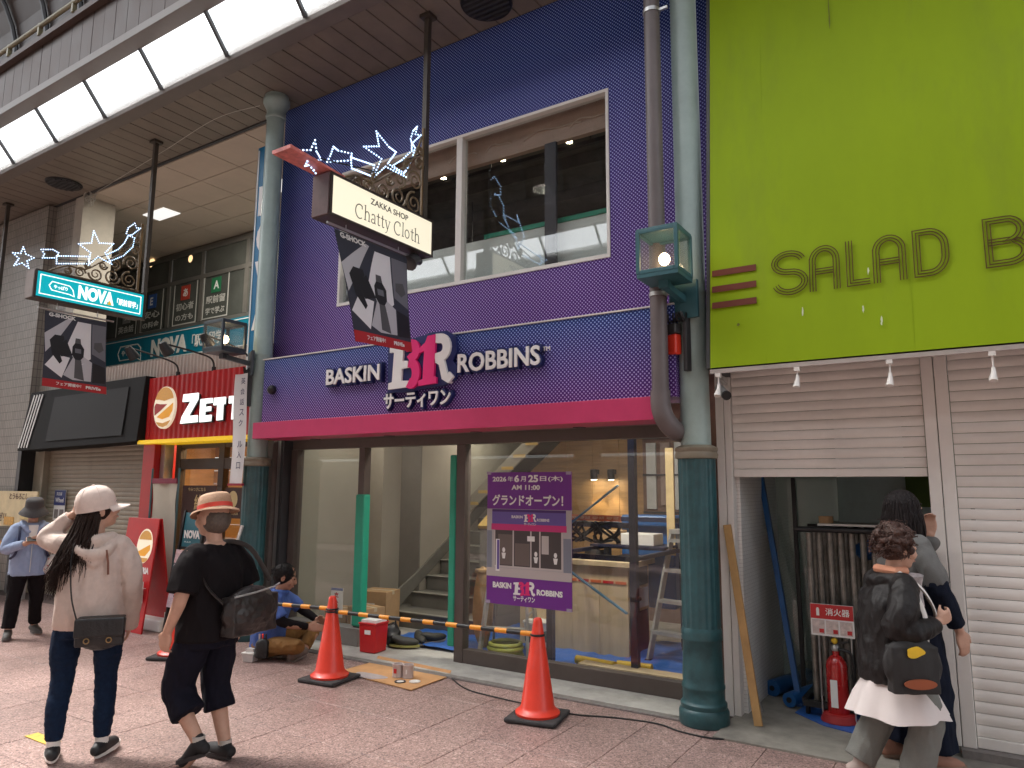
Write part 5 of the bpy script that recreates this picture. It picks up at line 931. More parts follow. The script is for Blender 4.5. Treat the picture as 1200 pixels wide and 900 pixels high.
for k in range(9): B(a0+.02+.13*k, a0+.13+.13*k, b0-.0235, b0-.0216, .705, .73).build('tape_label', MATS['red_paint'] if k % 2 else M('tape_orange', (.6, .14, .05), .5), tpb)
for (x, y, w, d, h, lb) in ((-3.35, 6.55, .16, .12, .08, 'small dark tin on the plywood counter'), (-3.05, 6.6, .30, .2, .03, 'sheaf of papers on the plywood counter')):
    tag(B(x, x+w, y, y+d, .912, .912+h).build('tin' if h > .05 else 'paper_sheaf', MATS['dark_grey'] if h > .05 else MATS['white_print'], bevel=.004), lb, 'tin' if h > .05 else 'papers')
# rolling scaffold by the glass
rs = thing('rolling_scaffold', 'navy rolling scaffold with blue braces behind the glass', 'scaffold', (-2.9, 6.1, ZF)); nv = M('scaffold_navy', (.012, .016, .045), .45, .3, 12)
for x, y, h in ((-3.31, 5.80, 1.3), (-2.50, 5.80, 2.25), (-3.31, 7.0, 1.3), (-2.50, 7.0, 1.3)):
    B(x-.03, x+.03, y-.03, y+.03, ZF+.05, h).build('post', nv, rs); MB().cyl((x-.02, y, ZF+.04), (x+.02, y, ZF+.04), .04).build('castor', MATS['rubber'], rs, True)
for z in (.98, 1.26): 
    for y in (5.80, 7.0): B(-3.279, -2.531, y-.02, y+.02, z, z+.045).build('rail', nv, rs)
B(-3.29, -2.52, 6.55, 6.97, 1.03, 1.05).build('platform', nv, rs)
for x in (-3.31, -2.50): B(x-.02, x+.02, 5.831, 6.969, .985, 1.02).build('side_rail', nv, rs)
for a, c in (((-3.31, 1.12), (-2.62, 1.62)), ((-3.31, 1.0), (-2.55, .56))): MB().bar((a[0], 5.755, a[1]), (c[0], 5.755, c[1]), .012, .035, up=Y).build('brace', M('brace_blue', (.10, .27, .42), .45), rs)
tl = B(-3.29, -2.60, 5.765, 5.772, 1.315, 1.365).build('printed_tape', MATS['tape_orange'], rs)
for k in range(5): text('KEEP OUT', M('tape_pale', (.75, .5, .3), .5), tl, (-3.27+.135*k, 5.764, 1.33), .022, .11, ext=.001, bold=.03)
for k, (x, w, h, c) in enumerate(((-3.22, .20, .13, 'card'), (-2.98, .34, .11, 'white_paint'))): tag(B(x, x+w, 6.6, 6.85, 1.052, 1.052+h).build('storage_box', MATS[c], bevel=.006), ('brown' if k == 0 else 'pale')+' storage box on the navy scaffold platform', 'box')
tag(B(-3.2, -2.62, 7.1, 7.4, .4, 1.32).build('blue_crate', MATS['blue_paint'], bevel=.02), 'tall blue plastic crate behind the plywood counter', 'crate')
cbm = MB()
t = thing('cable_heap', 'heap of black cable hanging on the navy scaffold', 'cable', (-2.95, 5.78, 1.15))
for k in range(9): MB().tube([(-3.1+.35*(k % 3)/2+.12*sin(a*.8+k), 5.80+.03*sin(a+k), 1.22+.09*cos(a*.8+k*1.7)) for a in range(9)], .012, 6).build('loop', MATS['black_iron'], t, True)
for k, (u0, u1, v0, v1) in enumerate(((668, 712, 775, 783), (728, 772, 776, 777))):
    a = onz(u0, v0+6, ZF+.04); b_ = onz(u1, v1+8, ZF+.04); t = thing('yellow_tube', ('long' if k == 0 else 'short')+' yellow tube lying on the planks behind the low sill', 'tube', (a.x, 5.85, ZF)); MB().cyl((a.x, 5.86+.02*k, ZF+.075), (b_.x, 5.80+.1*k, ZF+.08), .038, n=16).build('sleeve', MATS['yellow'], t, True); MB().cyl((a.x-.012, 5.862+.02*k, ZF+.075), (a.x-.001, 5.861+.02*k, ZF+.075), .022, n=12).build('core', MATS['black_iron'], t, True)
for k in range(5):
    tag(B(-3.05+.02*k, -1.98-.015*k, 5.66+.06*(k % 2), 5.82+.06*(k % 2), ZF+.001+.0195*k, ZF+.019+.0195*k).build('loose_plank', MATS['ply'], bevel=.002), ('bottom', 'second lowest', 'middle', 'second highest', 'top')[k]+' plank of the pile behind the low sill', 'plank', 'planks piled behind the sill')
tag(B(-2.62, -2.54, 6.9, 6.92, .95, 2.0).build('timber_board', M('board_pale', (.62, .47, .24), .6, .15)), 'upright pale timber board behind the navy scaffold', 'board')
for k in range(2): t = at('standing_worker_shape', '', '', 0, 0) if False else None
# poster on the glass
PX0, PX1, PZ0, PZ1, PY = -3.795, -2.925, .575, 1.735, 5.485
po = thing('opening_poster', 'purple opening announcement poster taped to the shop glass', 'poster', ((PX0+PX1)/2, PY, PZ0)); pu = M('poster_purple', (.155, .022, .255), .45, .05)
sheet = B(PX0, PX1, PY, PY+.004, PZ0, PZ1).build('sheet', pu, po); W_, H_ = PX1-PX0, PZ1-PZ0
def pz(u, v): return (PX0+(u-80)/495*W_, PZ1-(v-45)/(835-45)*H_)
def prect(nm, u0, v0, u1, v1, mat, d=1): a = pz(u0, v1); b_ = pz(u1, v0); return B(a[0], b_[0], PY-.0008*d-.0004, PY-.0008*d+.0003, a[1], b_[1]).build(nm, mat, sheet)
def ptxt(s_, u0, v0, u1, v1, mat=None, d=4, bold=.02): a = pz(u0, v1); b_ = pz(u1, v0); text(s_, mat or MATS['white_print'], sheet, (a[0], PY-.0008*d, a[1]), b_[1]-a[1], b_[0]-a[0], ext=.0004, bold=bold)
ptxt('2026', 113, 72, 198, 102, bold=.03); ptxt('年', 206, 70, 240, 102, bold=0); ptxt('6', 246, 62, 276, 106, bold=.04); ptxt('月', 284, 70, 316, 102); ptxt('25', 330, 62, 388, 106, bold=.04); ptxt('日(木)', 398, 68, 528, 104)
ptxt('AM 11:00', 230, 122, 398, 152, bold=.035); ptxt('グランドオープン！', 112, 180, 530, 248, bold=.03)
ph = {k: M('ph_'+k, c, .5, 0) for k, c in dict(sky=(.06, .02, .14), wall=(.42, .40, .40), fas=(.13, .09, .33), pink=(.55, .03, .18), dark=(.06, .05, .05), mid=(.14, .11, .10), floor=(.48, .43, .42), line=(.5, .46, .44), blue=(.20, .22, .27)).items()}
prect('photo', 80, 268, 575, 650, ph['wall'], 1); prect('photo_header', 112, 270, 545, 310, ph['sky'], 2); prect('photo_fascia', 112, 285, 545, 365, ph['fas'], 2.5); prect('photo_band', 108, 358, 548, 395, ph['pink'], 3); prect('photo_front', 125, 395, 525, 612, ph['dark'], 2.6); prect('photo_side', 82, 400, 112, 628, ph['blue'], 2.6); prect('photo_side', 530, 430, 572, 628, ph['blue'], 2.6); prect('photo_floor', 80, 622, 575, 672, ph['floor'], 2.7)
for u in (128, 242, 346, 398, 522): prect('photo_post', u-4, 396, u+4, 614, ph['line'], 3.2)
prect('photo_rail', 125, 606, 525, 616, ph['line'], 3.3); prect('photo_glow', 150, 420, 236, 600, ph['mid'], 2.9); prect('photo_glow', 252, 470, 338, 600, ph['mid'], 2.9); prect('photo_notice', 408, 420, 448, 525, ph['line'], 3.4); prect('photo_notice', 325, 425, 368, 455, MATS['white_print'], 3.4); prect('photo_flag', 136, 450, 160, 640, MATS['white_print'], 3.4); prect('photo_flag', 144, 455, 158, 630, ph['fas'], 3.8)
for u, v in ((185, 530), (375, 545), (486, 545)):
    a = pz(u, v); k = MB(); k.prism([(a[0]-.022, a[1]), (a[0]+.022, a[1]), (a[0]+.012, a[1]-.05), (a[0]-.012, a[1]-.05)], (0, PY-.0032, 0), X, Zv, .0004); k.prism(arc(a[0], a[1]+.025, .016, .022, 0, 330, 10), (0, PY-.0032, 0), X, Zv, .0004); tag(k.build('photo_cup', MATS['white_print'], sheet), kind='stuff')
ptxt('BASKIN', 232, 305, 298, 322, d=4.4); ptxt('ROBBINS', 382, 320, 452, 337, d=4.4); ptxt('サーティワン', 306, 347, 376, 362, d=4.4)
def plogo(u0, v0, u1, v1, d): a = pz(u0, v1); b_ = pz(u1, v0); br(sheet, Vector((a[0], PY-.0008*d, a[1])), b_[0]-a[0], b_[1]-a[1], X, Zv, .0006, False)
plogo(305, 295, 377, 342, 4.4); plogo(243, 692, 370, 772, 3); ptxt('BASKIN', 120, 705, 232, 740, bold=.05); ptxt('ROBBINS', 380, 728, 525, 762, bold=.05); ptxt('サーティワン', 243, 776, 370, 808, bold=.03)
for u, v in ((90, 50), (560, 52), (90, 825), (560, 828)): prect('tape', u-14, v-9, u+14, v+9, M('clear_tape', (.35, .3, .42), .25), 5)
# ================================================================== street things
def cone(x, y, rz, label):
    t = at('traffic_cone', label, 'cone', x, y, 0, rz, 'red traffic cones')
    b = MB().box(-.185, .185, -.185, .185, .004, .034).build('base', MATS['rubber'], t, local=True, bevel=.012, seg=3)
    MB().lathe([(.155, .034), (.158, .05), (.145, .06), (.128, .075), (.118, .09), (.032, .655), (.03, .67), (.022, .68), (.0, .682)], 36).build('body', MATS['cone_red'], t, True, local=True)
    return t
c1 = onz(386, 797, 0); c2 = onz(630, 842, 0); c3 = onz(205, 770, 0)
cone(c1.x, c1.y, .12, 'red traffic cone in front of the cardboard sheet'); cone(c2.x, c2.y, .2, 'red traffic cone in front of the shop glass near the column'); cone(c3.x, c3.y, .5, 'red traffic cone behind the person in the straw hat')
def barrier(a, b_, label):
    a = Vector(a); b_ = Vector(b_); t = thing('barrier_bar', label, 'bar', tuple(a), group='striped barrier bars'); d = (b_-a); n = 9
    MB().cyl(a, b_, .0165, n=12).build('bar', MATS['black_iron'], t, True); sm = None
    for k in range(n):
        p = a+d*((k+.62)/n); MB().cyl(p-d.normalized()*.05, p+d.normalized()*.05, .0185, n=12).build('stripe', MATS['orange_tape'], t, True)
    for p in (a, b_): MB().tube([p+Vector((.048*cos(q*pi/8), .048*sin(q*pi/8), .0)) for q in range(16)], .008, 6, True).build('ring', MATS['black_iron'], t, True)
barrier((c1.x, c1.y, .555), (c2.x, c2.y, .565), 'black and orange barrier bar hung between two cones beside the glass'); barrier((c3.x, c3.y, .56), (c1.x, c1.y, .575), 'black and orange barrier bar passing the crouching worker')
cb = thing('cardboard_sheet', 'flattened cardboard sheet on the paving before the entrance', 'cardboard', tuple(onz(470, 795, 0))); q = [onz(*s_, 0) for s_ in ((404, 786), (440, 776), (526, 794), (482, 810), (430, 797))]
k = MB(); k.prism([(p.x, p.y) for p in q], (0, 0, .004), X, Y, .007); k.build('sheet', M('card_floor', (.52, .28, .12), .8, .12, 8), cb); MB().hexa([q[1]+Zv*.011, q[2]+Zv*.011, q[2]+Vector((0, .03, .05)), q[1]+Vector((0, .03, .05))], [q[1]+Vector((0, .006, .011)), q[2]+Vector((0, .006, .011)), q[2]+Vector((0, .036, .05)), q[1]+Vector((0, .036, .05))]).build('folded_edge', MATS['card_floor'], cb)
k = MB(); ps_ = onz(433, 792, .012); k.prism([(ps_.x+.16*cos(a)*(1+.2*sin(3*a)), ps_.y+.09*sin(a)*(1+.2*cos(2*a))) for a in [2*pi*i/22 for i in range(22)]], (0, 0, .0115), X, Y, .001); k.build('paint_stain', M('stain', (.38, .33, .33), .7, .2), cb)
for k, (u, v) in enumerate(((466, 793), (478, 794))):
    p = onz(u, v, .012); t = thing('paint_can', ('pale paint can with a red label' if k == 0 else 'plain pale paint can')+' on the cardboard sheet', 'can', (p.x, p.y, .012)); MB().lathe([(.045, 0), (.047, .005), (.045, .01), (.045, .095), (.048, .10), (.048, .107), (.04, .107), (.04, .09)], 24, (p.x, p.y, .012)).build('body', M('can_pale', (.52, .44, .42), .45, .1), t, True)
    B(p.x-.005+.02*k, p.x+.025, p.y-.0475, p.y-.044, .05, .085).build('sticker', MATS['red_paint'] if k == 0 else MATS['white_print'], t)
for k, (u, v) in enumerate(((469, 799), (486, 799))):
    p = onz(u, v, .012); t = thing('can_lid', ('dark' if k == 0 else 'pale')+' round can lid lying on the cardboard sheet', 'lid', (p.x, p.y, .012)); MB().lathe([(.047, 0), (.047, .006), (.042, .006), (.042, .003), (0.001, .003)], 24, (p.x, p.y, .012)).build('disc', MATS['dark_grey'] if k == 0 else MATS['white_paint'], t, True); MB().lathe([(.030, .003), (.030, .0045), (.001, .0045)], 20, (p.x, p.y, .0125)).build('paint', MATS['white_paint'], t, True)
cbl = thing('power_cable', 'thin black power cable running along the foot of the shop fronts', 'cable', (-3, 5, 0)); pts = [onz(u, v, .006) for u, v in ((537, 770), (524, 783), (530, 795), (548, 808), (585, 818), (630, 828), (672, 837), (720, 841), (770, 848), (800, 858), (845, 866), (900, 862), (960, 862), (1010, 868), (1045, 872))]
MB().tube(cat_rom(pts, 6), .006, 6).build('cord', MATS['black_iron'], cbl, True); p = onz(1046, 870, 0); B(p.x-.05, p.x+.05, p.y-.04, p.y+.04, .004, .05).build('socket_block', MATS['white_paint'], cbl, bevel=.006)
t = at('plastic_tub', 'small white lidded tub beside the crouching worker', 'tub', *onz(293, 775)[:2], 0, .3); MB().hexa([(-.05, -.04, 0), (.05, -.04, 0), (.05, .04, 0), (-.05, .04, 0)], [(-.06, -.05, .07), (.06, -.05, .07), (.06, .05, .07), (-.06, .05, .07)]).build('body', M('tub', (.55, .52, .5), .4), t, local=True, bevel=.006); B(-.064, .064, -.054, .054, .071, .085).build('lid', MATS['white_paint'], t, local=True, bevel=.004); MB().hexa([(-.03, -.03, .086), (.05, -.03, .086), (.05, .035, .086), (-.03, .035, .086)], [(-.035, -.03, .115), (.045, -.03, .115), (.045, .035, .115), (-.035, .035, .115)]).build('packet', MATS['tub'], t, local=True)
a = onz(272, 722, 0); t = thing('white_stick', 'thin white stick leaning on the column', 'stick', (-6.78, 4.9, 0)); MB().bar((-6.95, 4.86, .0), ony(284, 616, 4.98), .025, .025).build('shaft', MATS['white_paint'], t)
# burger shop pavement signs
def Yp(u, v, y): return ony(u, v, y)
t = thing('folding_sign', 'red folding sign with a burger emblem on the paving', 'sign', (-7.95, 4.75, 0)); y = 4.75; x1 = Yp(181, 690, y).x; zt_ = Yp(165, 607, y).z
f = MB().hexa([(x1-.62, y-.12, .0), (x1, y-.12, .0), (x1, y-.10, .0), (x1-.62, y-.10, .0)], [(x1-.62, y, zt_), (x1, y, zt_), (x1, y+.02, zt_), (x1-.62, y+.02, zt_)]).build('front_panel', MATS['red_paint'], t, bevel=.004); MB().hexa([(x1-.62, y+.22, .0), (x1, y+.22, .0), (x1, y+.24, .0), (x1-.62, y+.24, .0)], [(x1-.62, y+.022, zt_), (x1, y+.022, zt_), (x1, y+.04, zt_), (x1-.62, y+.04, zt_)]).build('rear_panel', MATS['red_paint'], t)
sl_ = Vector((0, .12, zt_)).normalized(); so_ = Vector((x1-.62, y-.12, 0)); n0 = X.cross(sl_)
MB().prism(arc(.42, zt_-.30, .15, .19, 0, 350, 26), so_+n0*.001, X, sl_, .003).build('emblem', cream, t)
MB().prism(arc(.42, zt_-.24, .12, .11, 5, 175, 12), so_+n0*.0045, X, sl_, .002).build('emblem_bun', bun, t); MB().prism([(.30, zt_-.37), (.53, zt_-.28), (.54, zt_-.34), (.46, zt_-.41), (.36, zt_-.41)], so_+n0*.0045, X, sl_, .002).build('emblem_cheese', MATS['burger_gold'], t); MB().prism(arc(.42, zt_-.43, .10, .05, 180, 360, 10), so_+n0*.0045, X, sl_, .002).build('emblem_base', bun, t)
text('ZETTERIA', MATS['white_print'], t, so_+X*.22+sl_*(zt_-.60)+n0*.001, .07, .36, U=X, V=sl_, ext=.002, bold=.05); text('ハンバーガー', MATS['white_print'], t, so_+X*.22+sl_*(zt_-.78)+n0*.001, .06, .36, U=X, V=sl_, ext=.002); B(x1-.30, x1-.04, y-.112, y-.105, .32, .55).build('white_notice', MATS['white_print'], t)
t = thing('banner_stand', 'blank cream banner on poles with a white water base', 'banner', (-8.1, 5.0, 0)); y = 4.98; xa, xb = Yp(174, 640, y).x, Yp(203, 640, y).x
bn = MB()
for j in range(15):
    for i in range(7): bn.v.append((xa+(xb-xa)*i/6, y+.015*sin(i*1.5+j*.7), .22+(1.62-.22)*j/14))
bn.f = [(j*7+i, j*7+i+1, j*7+i+8, j*7+i+7) for j in range(14) for i in range(6)]; bn.m = [0]*len(bn.f); bn.build('cloth', M('banner_cream', (.50, .47, .38), .8, .05), t, True)
B(xa, xb, y-.016, y+.02, 1.62, 1.68).build('top_hem', M('hem_maroon', (.22, .02, .05), .6), t); B(xa-.02, xb+.1, y-.03, y-.018, .19, .235).build('yellow_hem', MATS['yellow'], t)
for x in (xa-.03, xb+.02): MB().cyl((x, y, .1), (x, y, 1.80), .012, n=8).build('pole', M('pole_teal', (.05, .12, .14), .4), t, True)
MB().hexa([(xa-.05, y-.2, 0), (xb+.15, y-.2, 0), (xb+.15, y+.15, 0), (xa-.05, y+.15, 0)], [(xa, y-.15, .12), (xb+.1, y-.15, .12), (xb+.1, y+.1, .12), (xa, y+.1, .12)]).build('base', MATS['white_paint'], t, bevel=.02); B(xb-.02, xb+.06, y-.04, y+.04, .12, .22).build('socket', MATS['white_paint'], t, bevel=.006)
t = thing('leaflet_rack', 'black leaflet rack with a teal school board on top', 'rack', (-7.4, 4.9, 0)); y = 4.88; xa, xb = Yp(203, 640, y).x+.12, Yp(232, 640, y).x+.05
for x in (xa, xb): MB().bar((x, y-.12, 0), (x, y+.05, 1.32), .025, .03).build('rail', MATS['black_iron'], t)
bd = MB().hexa([(xa+.02, y+.005, .92), (xb-.02, y+.005, .92), (xb-.02, y+.02, .92), (xa+.02, y+.02, .92)], [(xa+.02, y+.04, 1.30), (xb-.02, y+.04, 1.30), (xb-.02, y+.055, 1.30), (xa+.02, y+.055, 1.30)]).build('board', M('board_teal', (.02, .13, .17), .5), t); text('NOVA', MATS['white_print'], bd, (xa+.06, y+.008, 1.02), .09, min(.3, xb-xa-.1), ext=.002, bold=.05); text('英会話', MATS['white_print'], bd, (xa+.06, y+.012, .95), .04, ext=.002)
for r_ in range(4):
    for c_ in range(2):
        x = xa+.03+c_*(xb-xa-.05)/2; z = .76-.155*r_; MB().hexa([(x, y-.075-.018*r_, z), (x+.13, y-.075-.018*r_, z), (x+.13, y-.07-.018*r_, z), (x, y-.07-.018*r_, z)], [(x, y-.055-.018*r_, z+.14), (x+.13, y-.055-.018*r_, z+.14), (x+.13, y-.05-.018*r_, z+.14), (x, y-.05-.018*r_, z+.14)]).build('leaflet', M('leaf%d' % ((r_*2+c_) % 4), ((.55, .4, .42), (.5, .52, .55), (.45, .35, .40), (.6, .58, .56))[(r_*2+c_) % 4], .5, .35, 50), t)
for z in (.2, .9): B(xa+.013, xb-.013, y-.10+.11*z, y-.08+.11*z, z, z+.03).build('cross_rail', MATS['black_iron'], t)
# food stall
t = thing('food_stall', 'food stall table with a yellow menu board by the grey tiled wall', 'stall', (-12, 4.9, 0)); y = 4.85; 
B(-13.6, -11.35, y-.35, y+.3, .70, .74).build('table_top', MATS['alu'], t)
for x in (-13.5, -11.45): B(x-.02, x+.02, y-.3, y-.26, 0, .70).build('leg', MATS['alu'], t); B(x-.02, x+.02, y+.2, y+.24, 0, .70).build('leg', MATS['alu'], t)
mb = B(-13.5, -11.45, y+.28, y+.30, .98, 1.50).build('menu_board', M('menu_cream', (.62, .50, .28), .5, .15, 6), t)
for s_, x, z, h in (('とうもろこし', -12.3, 1.38, .09), ('チーズ', -13.3, 1.22, .13), ('ゼリー', -12.6, 1.05, .13), ('まぜ麺', -13.3, 1.04, .1)): text(s_, M('ink_brown', (.12, .05, .02), .5), mb, (x, y+.277, z), h, ext=.002, bold=.02)
for k in range(4): B(-13.4+.5*k, -13.1+.5*k, y+.272, y+.279, 1.0+.1*(k % 2), 1.12+.12*(k % 2)).build('dish_picture', M('dish%d' % (k % 2), ((.6, .3, .03), (.65, .5, .2))[k % 2], .5, .3, 25), mb)
for k in range(7):
    x = -13.3+.28*k; tag(MB().sphere((x, y-.1+.1*(k % 2), .775), .10, 14, 8, (1.1, .7, .38)).build('snack_pack', M('snack%d' % (k % 3), ((.55, .33, .06), (.5, .40, .35), (.45, .1, .08))[k % 3], .35, .4, 30), smooth=True), ('first', 'second', 'third', 'fourth', 'fifth', 'sixth', 'seventh')[6-k]+' wrapped snack on the stall table counted from the shutter end', 'snack', 'snacks on the stall')
# ================================================================== people
def V(*a): return Vector(a)
def remesh(mb, name, mat, parent, voxel=.010, smooth=4, fold=0, ff=9, fs=(1, 1, .45), seed=0, dec=None):
    me = mb.mesh(name, mat); o = bpy.data.objects.new('tmp', me); COL.objects.link(o)
    r = o.modifiers.new('r', 'REMESH'); r.mode = 'VOXEL'; r.voxel_size = voxel
    if smooth: s = o.modifiers.new('s', 'SMOOTH'); s.factor = .6; s.iterations = smooth
    m2 = bpy.data.meshes.new_from_object(o.evaluated_get(bpy.context.evaluated_depsgraph_get())); bpy.data.objects.remove(o); bpy.data.meshes.remove(me)
    if fold:
        nr = [v.normal.copy() for v in m2.vertices]
        for v, n in zip(m2.vertices, nr):
            q = V(v.co.x*fs[0], v.co.y*fs[1], v.co.z*fs[2])*ff+V(seed*7.3, seed, 0)
            w = 1-abs(noise.noise(q+V(noise.noise(q*.6)*1.3, 0, noise.noise(q*.5+V(9, 0, 0)))))*2.4
            w2 = 1-abs(noise.noise(q*2.1+V(3, 8, 1)))*2.4
            d = n*fold*(max(w, -.8)*.75+max(w2, -.8)*.35+.3*noise.noise(q*4.5)-.15); d.z *= .3; v.co += d
    m2.polygons.foreach_set('use_smooth', [True]*len(m2.polygons)); m2.materials.clear(); m2.materials.append(mat); m2.name = name
    ob = bpy.data.objects.new(name, m2); COL.objects.link(ob); ob.parent = parent; return ob
def limb(mb, pts, radii, n=16, sub=5, flat=1, e=1):
    P = cat_rom(pts, sub); R = []
    for i in range(len(radii)-1):
        for k in range(sub): t = k/sub; t = t*t*(3-2*t); R.append(radii[i]*(1-t)+radii[i+1]*t)
    R.append(radii[-1]); mb.tube(P, R, n, flat=flat); mb.sphere(P[0], R[0]*.99, n, 8)
    if e: mb.sphere(P[-1], R[-1]*.99, n, 8)
def rings(mb, R, n=28, pw=2.3, sub=4):
    out = []
    for i in range(len(R)-1):
        a, b, c, d = (Vector(R[max(i-1, 0)]), Vector(R[i]), Vector(R[i+1]), Vector(R[min(i+2, len(R)-1)])) if False else (R[max(i-1, 0)], R[i], R[i+1], R[min(i+2, len(R)-1)])
        for k in range(sub):
            t = k/sub; out.append([.5*((2*b[j])+(c[j]-a[j])*t+(2*a[j]-5*b[j]+4*c[j]-d[j])*t*t+(3*b[j]-a[j]-3*c[j]+d[j])*t**3) for j in range(5)])
    out.append(list(R[-1])); vs = []
    for cx, cy, cz, rx, ry in out:
        for k in range(n):
            a = 2*pi*k/n; c, s = cos(a), sin(a); vs.append((cx+rx*abs(c)**(2/pw)*(1 if c > 0 else -1), cy+ry*abs(s)**(2/pw)*(1 if s > 0 else -1), cz))
    m = len(out); fs = [(i*n+k, i*n+(k+1) % n, (i+1)*n+(k+1) % n, (i+1)*n+k) for i in range(m-1) for k in range(n)]+[tuple(range(n))[::-1], tuple((m-1)*n+k for k in range(n))]
    mb.add(vs, fs)
def headframe(c, yaw, pitch=0, roll=0, s=1):
    Mx = Matrix.Rotation(yaw, 3, 'Z') @ Matrix.Rotation(pitch, 3, 'X') @ Matrix.Rotation(roll, 3, 'Y'); c = Vector(c)
    return lambda x, y, z: c+Mx @ (Vector((x, y, z))*s)
def xf(mb, f): b = MB(); b.v = [tuple(f(*p)) for p in mb.v]; b.f = mb.f; b.m = mb.m; return b
def head(mb, H):
    h = MB(); h.sphere((0, -.012, .025), 1, 24, 16, (.077, .097, .098)); h.sphere((0, .025, -.035), 1, 20, 14, (.060, .070, .080)); h.sphere((0, .058, -.085), 1, 14, 10, (.032, .030, .026))
    h.tube([(0, .088, .022), (0, .103, -.012), (0, .112, -.030)], [.010, .013, .015], 10); h.sphere((0, .108, -.032), .016, 10, 8, (1.1, .8, .7)); h.sphere((0, .092, -.062), 1, 10, 8, (.024, .012, .010))
    for s in (-1, 1): h.sphere((s*.080, -.012, -.008), 1, 10, 8, (.010, .022, .034)); h.sphere((s*.034, .076, .012), 1, 10, 8, (.024, .016, .014)); h.sphere((s*.045, .062, -.03), 1, 10, 8, (.026, .025, .028))
    b = xf(h, H); mb.add(b.v, b.f)
def eyes(parent, H):
    for s in (-1, 1):
        xf(MB().sphere((s*.031, .089, .010), .0105, 10, 8, (1.4, .6, .8)), H).build('eye', M('eye_dark', (.02, .015, .012), .25, 0), parent, True, local=True)
        xf(MB().tube([(s*.015, .098, .034), (s*.032, .097, .040), (s*.052, .084, .035)], [.003, .004, .002], 6), H).build('eyebrow', M('brow', (.03, .02, .015), .8, 0), parent, True, local=True)
    xf(MB().sphere((0, .100, -.063), 1, 10, 6, (.021, .006, .006)), H).build('lips', M('lips', (.42, .17, .14), .5, 0), parent, True, local=True)
def hand(mb, w, d, nrm, side, curl=.5, sc=1):
    w = Vector(w); d = Vector(d).normalized(); nrm = Vector(nrm); nrm = (nrm-d*nrm.dot(d)).normalized(); s = d.cross(nrm)*side
    pc = w+d*.045*sc
    for k in range(4): o = s*(.026-.0175*k)*sc; limb(mb, [w+d*.01*sc+o*.6, w+d*.05*sc+o, w+d*.088*sc+o], [.014*sc, .0145*sc, .0125*sc], 8, 3)
    for k, L in enumerate((.068, .078, .073, .058)):
        b = w+d*.088*sc+s*(.026-.0175*k)*sc; dd = d.copy(); p = [b]
        for j in range(3):
            a = curl*(.5+.35*j); dd = (dd*cos(a)+nrm*sin(a)).normalized(); p.append(p[-1]+dd*L*(.44, .31, .25)[j]*sc)
        limb(mb, p, [.0098*sc, .0092*sc, .0085*sc, .0070*sc], 8, 2)
    b = w+d*.022*sc+s*.024*sc; dd = (d*.6+s*.75+nrm*.25).normalized(); p1 = b+dd*.034*sc; d2 = (d*.85+s*.2+nrm*.5*curl).normalized(); limb(mb, [b, p1, p1+d2*.028*sc, p1+d2*.05*sc], [.0145*sc, .0115*sc, .010*sc, .008*sc], 8, 2)
SK = M('skin', (.52, .31, .225), .55, .08, 20, .1, 80, spec=.35); SK2 = M('skin_tan', (.36, .19, .125), .55, .08, 20, .1, 80, spec=.35)
def person(label, u, v, face, z=0, xy=None, group=None):
    p = Vector((*xy, z)) if xy else onz(u, v, z); f = Vector(face).normalized(); return thing('person', label, 'person', (p.x, p.y, z), rotz=atan2(-f.x, f.y))
def shoe(parent, ank, toe, mat, sole, heel=0, w=.043):
    a = Vector(ank); t = Vector(toe); d = (t-a); d.z = 0; L = d.length; d.normalize() if L > 1e-4 else None; b = MB(); h = Vector((a.x, a.y, 0))-d*.05
    zz_ = lambda p, k: Vector((p.x, p.y, k))
    rz = (a.z-.075) ; tz = t.z
    q = [h+Zv*(rz+.045), Vector((a.x, a.y, rz+.05)), Vector((a.x, a.y, 0))+d*L*.55+Zv*((rz+tz)/2*.8+.038), Vector((t.x, t.y, tz+.026)), Vector((t.x, t.y, tz+.022))+d*.03]
    limb(b, q, [.034, .042, .040, .036, .024], 14, 4); limb(b, [a+Zv*.01, Vector((a.x, a.y, rz+.045))], [.037, .040], 14, 3)
    remesh(b, 'shoe', mat, parent, .007, 3)
    s = MB(); r = d.cross(Zv)
    out = []
    for k in range(22):
        an = 2*pi*k/22; x = cos(an); y = sin(an); L2 = (L+.12)/2; base = h+d*(L2-.005+x*L2)+r*y*w*(1.0 if x > 0 else .86); tt = (x+1)/2; base.z = (rz*(1-tt)+tz*tt)*1.0; out.append(base)
    n = len(out); s.add([p+Zv*.0 for p in out]+[p+Zv*.024 for p in out], [tuple(range(n))[::-1], tuple(range(n, 2*n))]+[(i, (i+1) % n, n+(i+1) % n, n+i) for i in range(n)]); s.build('shoe_sole', sole, parent, True, local=True, ang=50)
def bodybase(mb, z0, z1, sh, H, neck, legs, arms, hands, ar=(.045, .036, .026), lr=(.075, .05, .034), tr=(.14, .10)):
    rings(mb, [(0, 0, z0-.04, .11, .09), (0, 0, z0+.05, tr[0], tr[1]), (0, 0, (z0+z1)/2, tr[0]*.86, tr[1]*.86), (0, 0, z1-.12, tr[0], tr[1]*1.05), (0, 0, z1-.02, tr[0]*.95, tr[1]*.75), (0, 0, z1+.05, .055, .055)])
    limb(mb, neck, [.05, .046, .05], 14, 4)
    for p in legs: limb(mb, p[:3], lr, 14, 5); limb(mb, [p[2], p[2]+(p[3]-p[2])*.3+Zv*-.02, p[3]], [.036, .036, .026], 12, 3)
    for p in arms: limb(mb, p, ar, 12, 5)
    for h in hands: hand(mb, *h)
    head(mb, H)
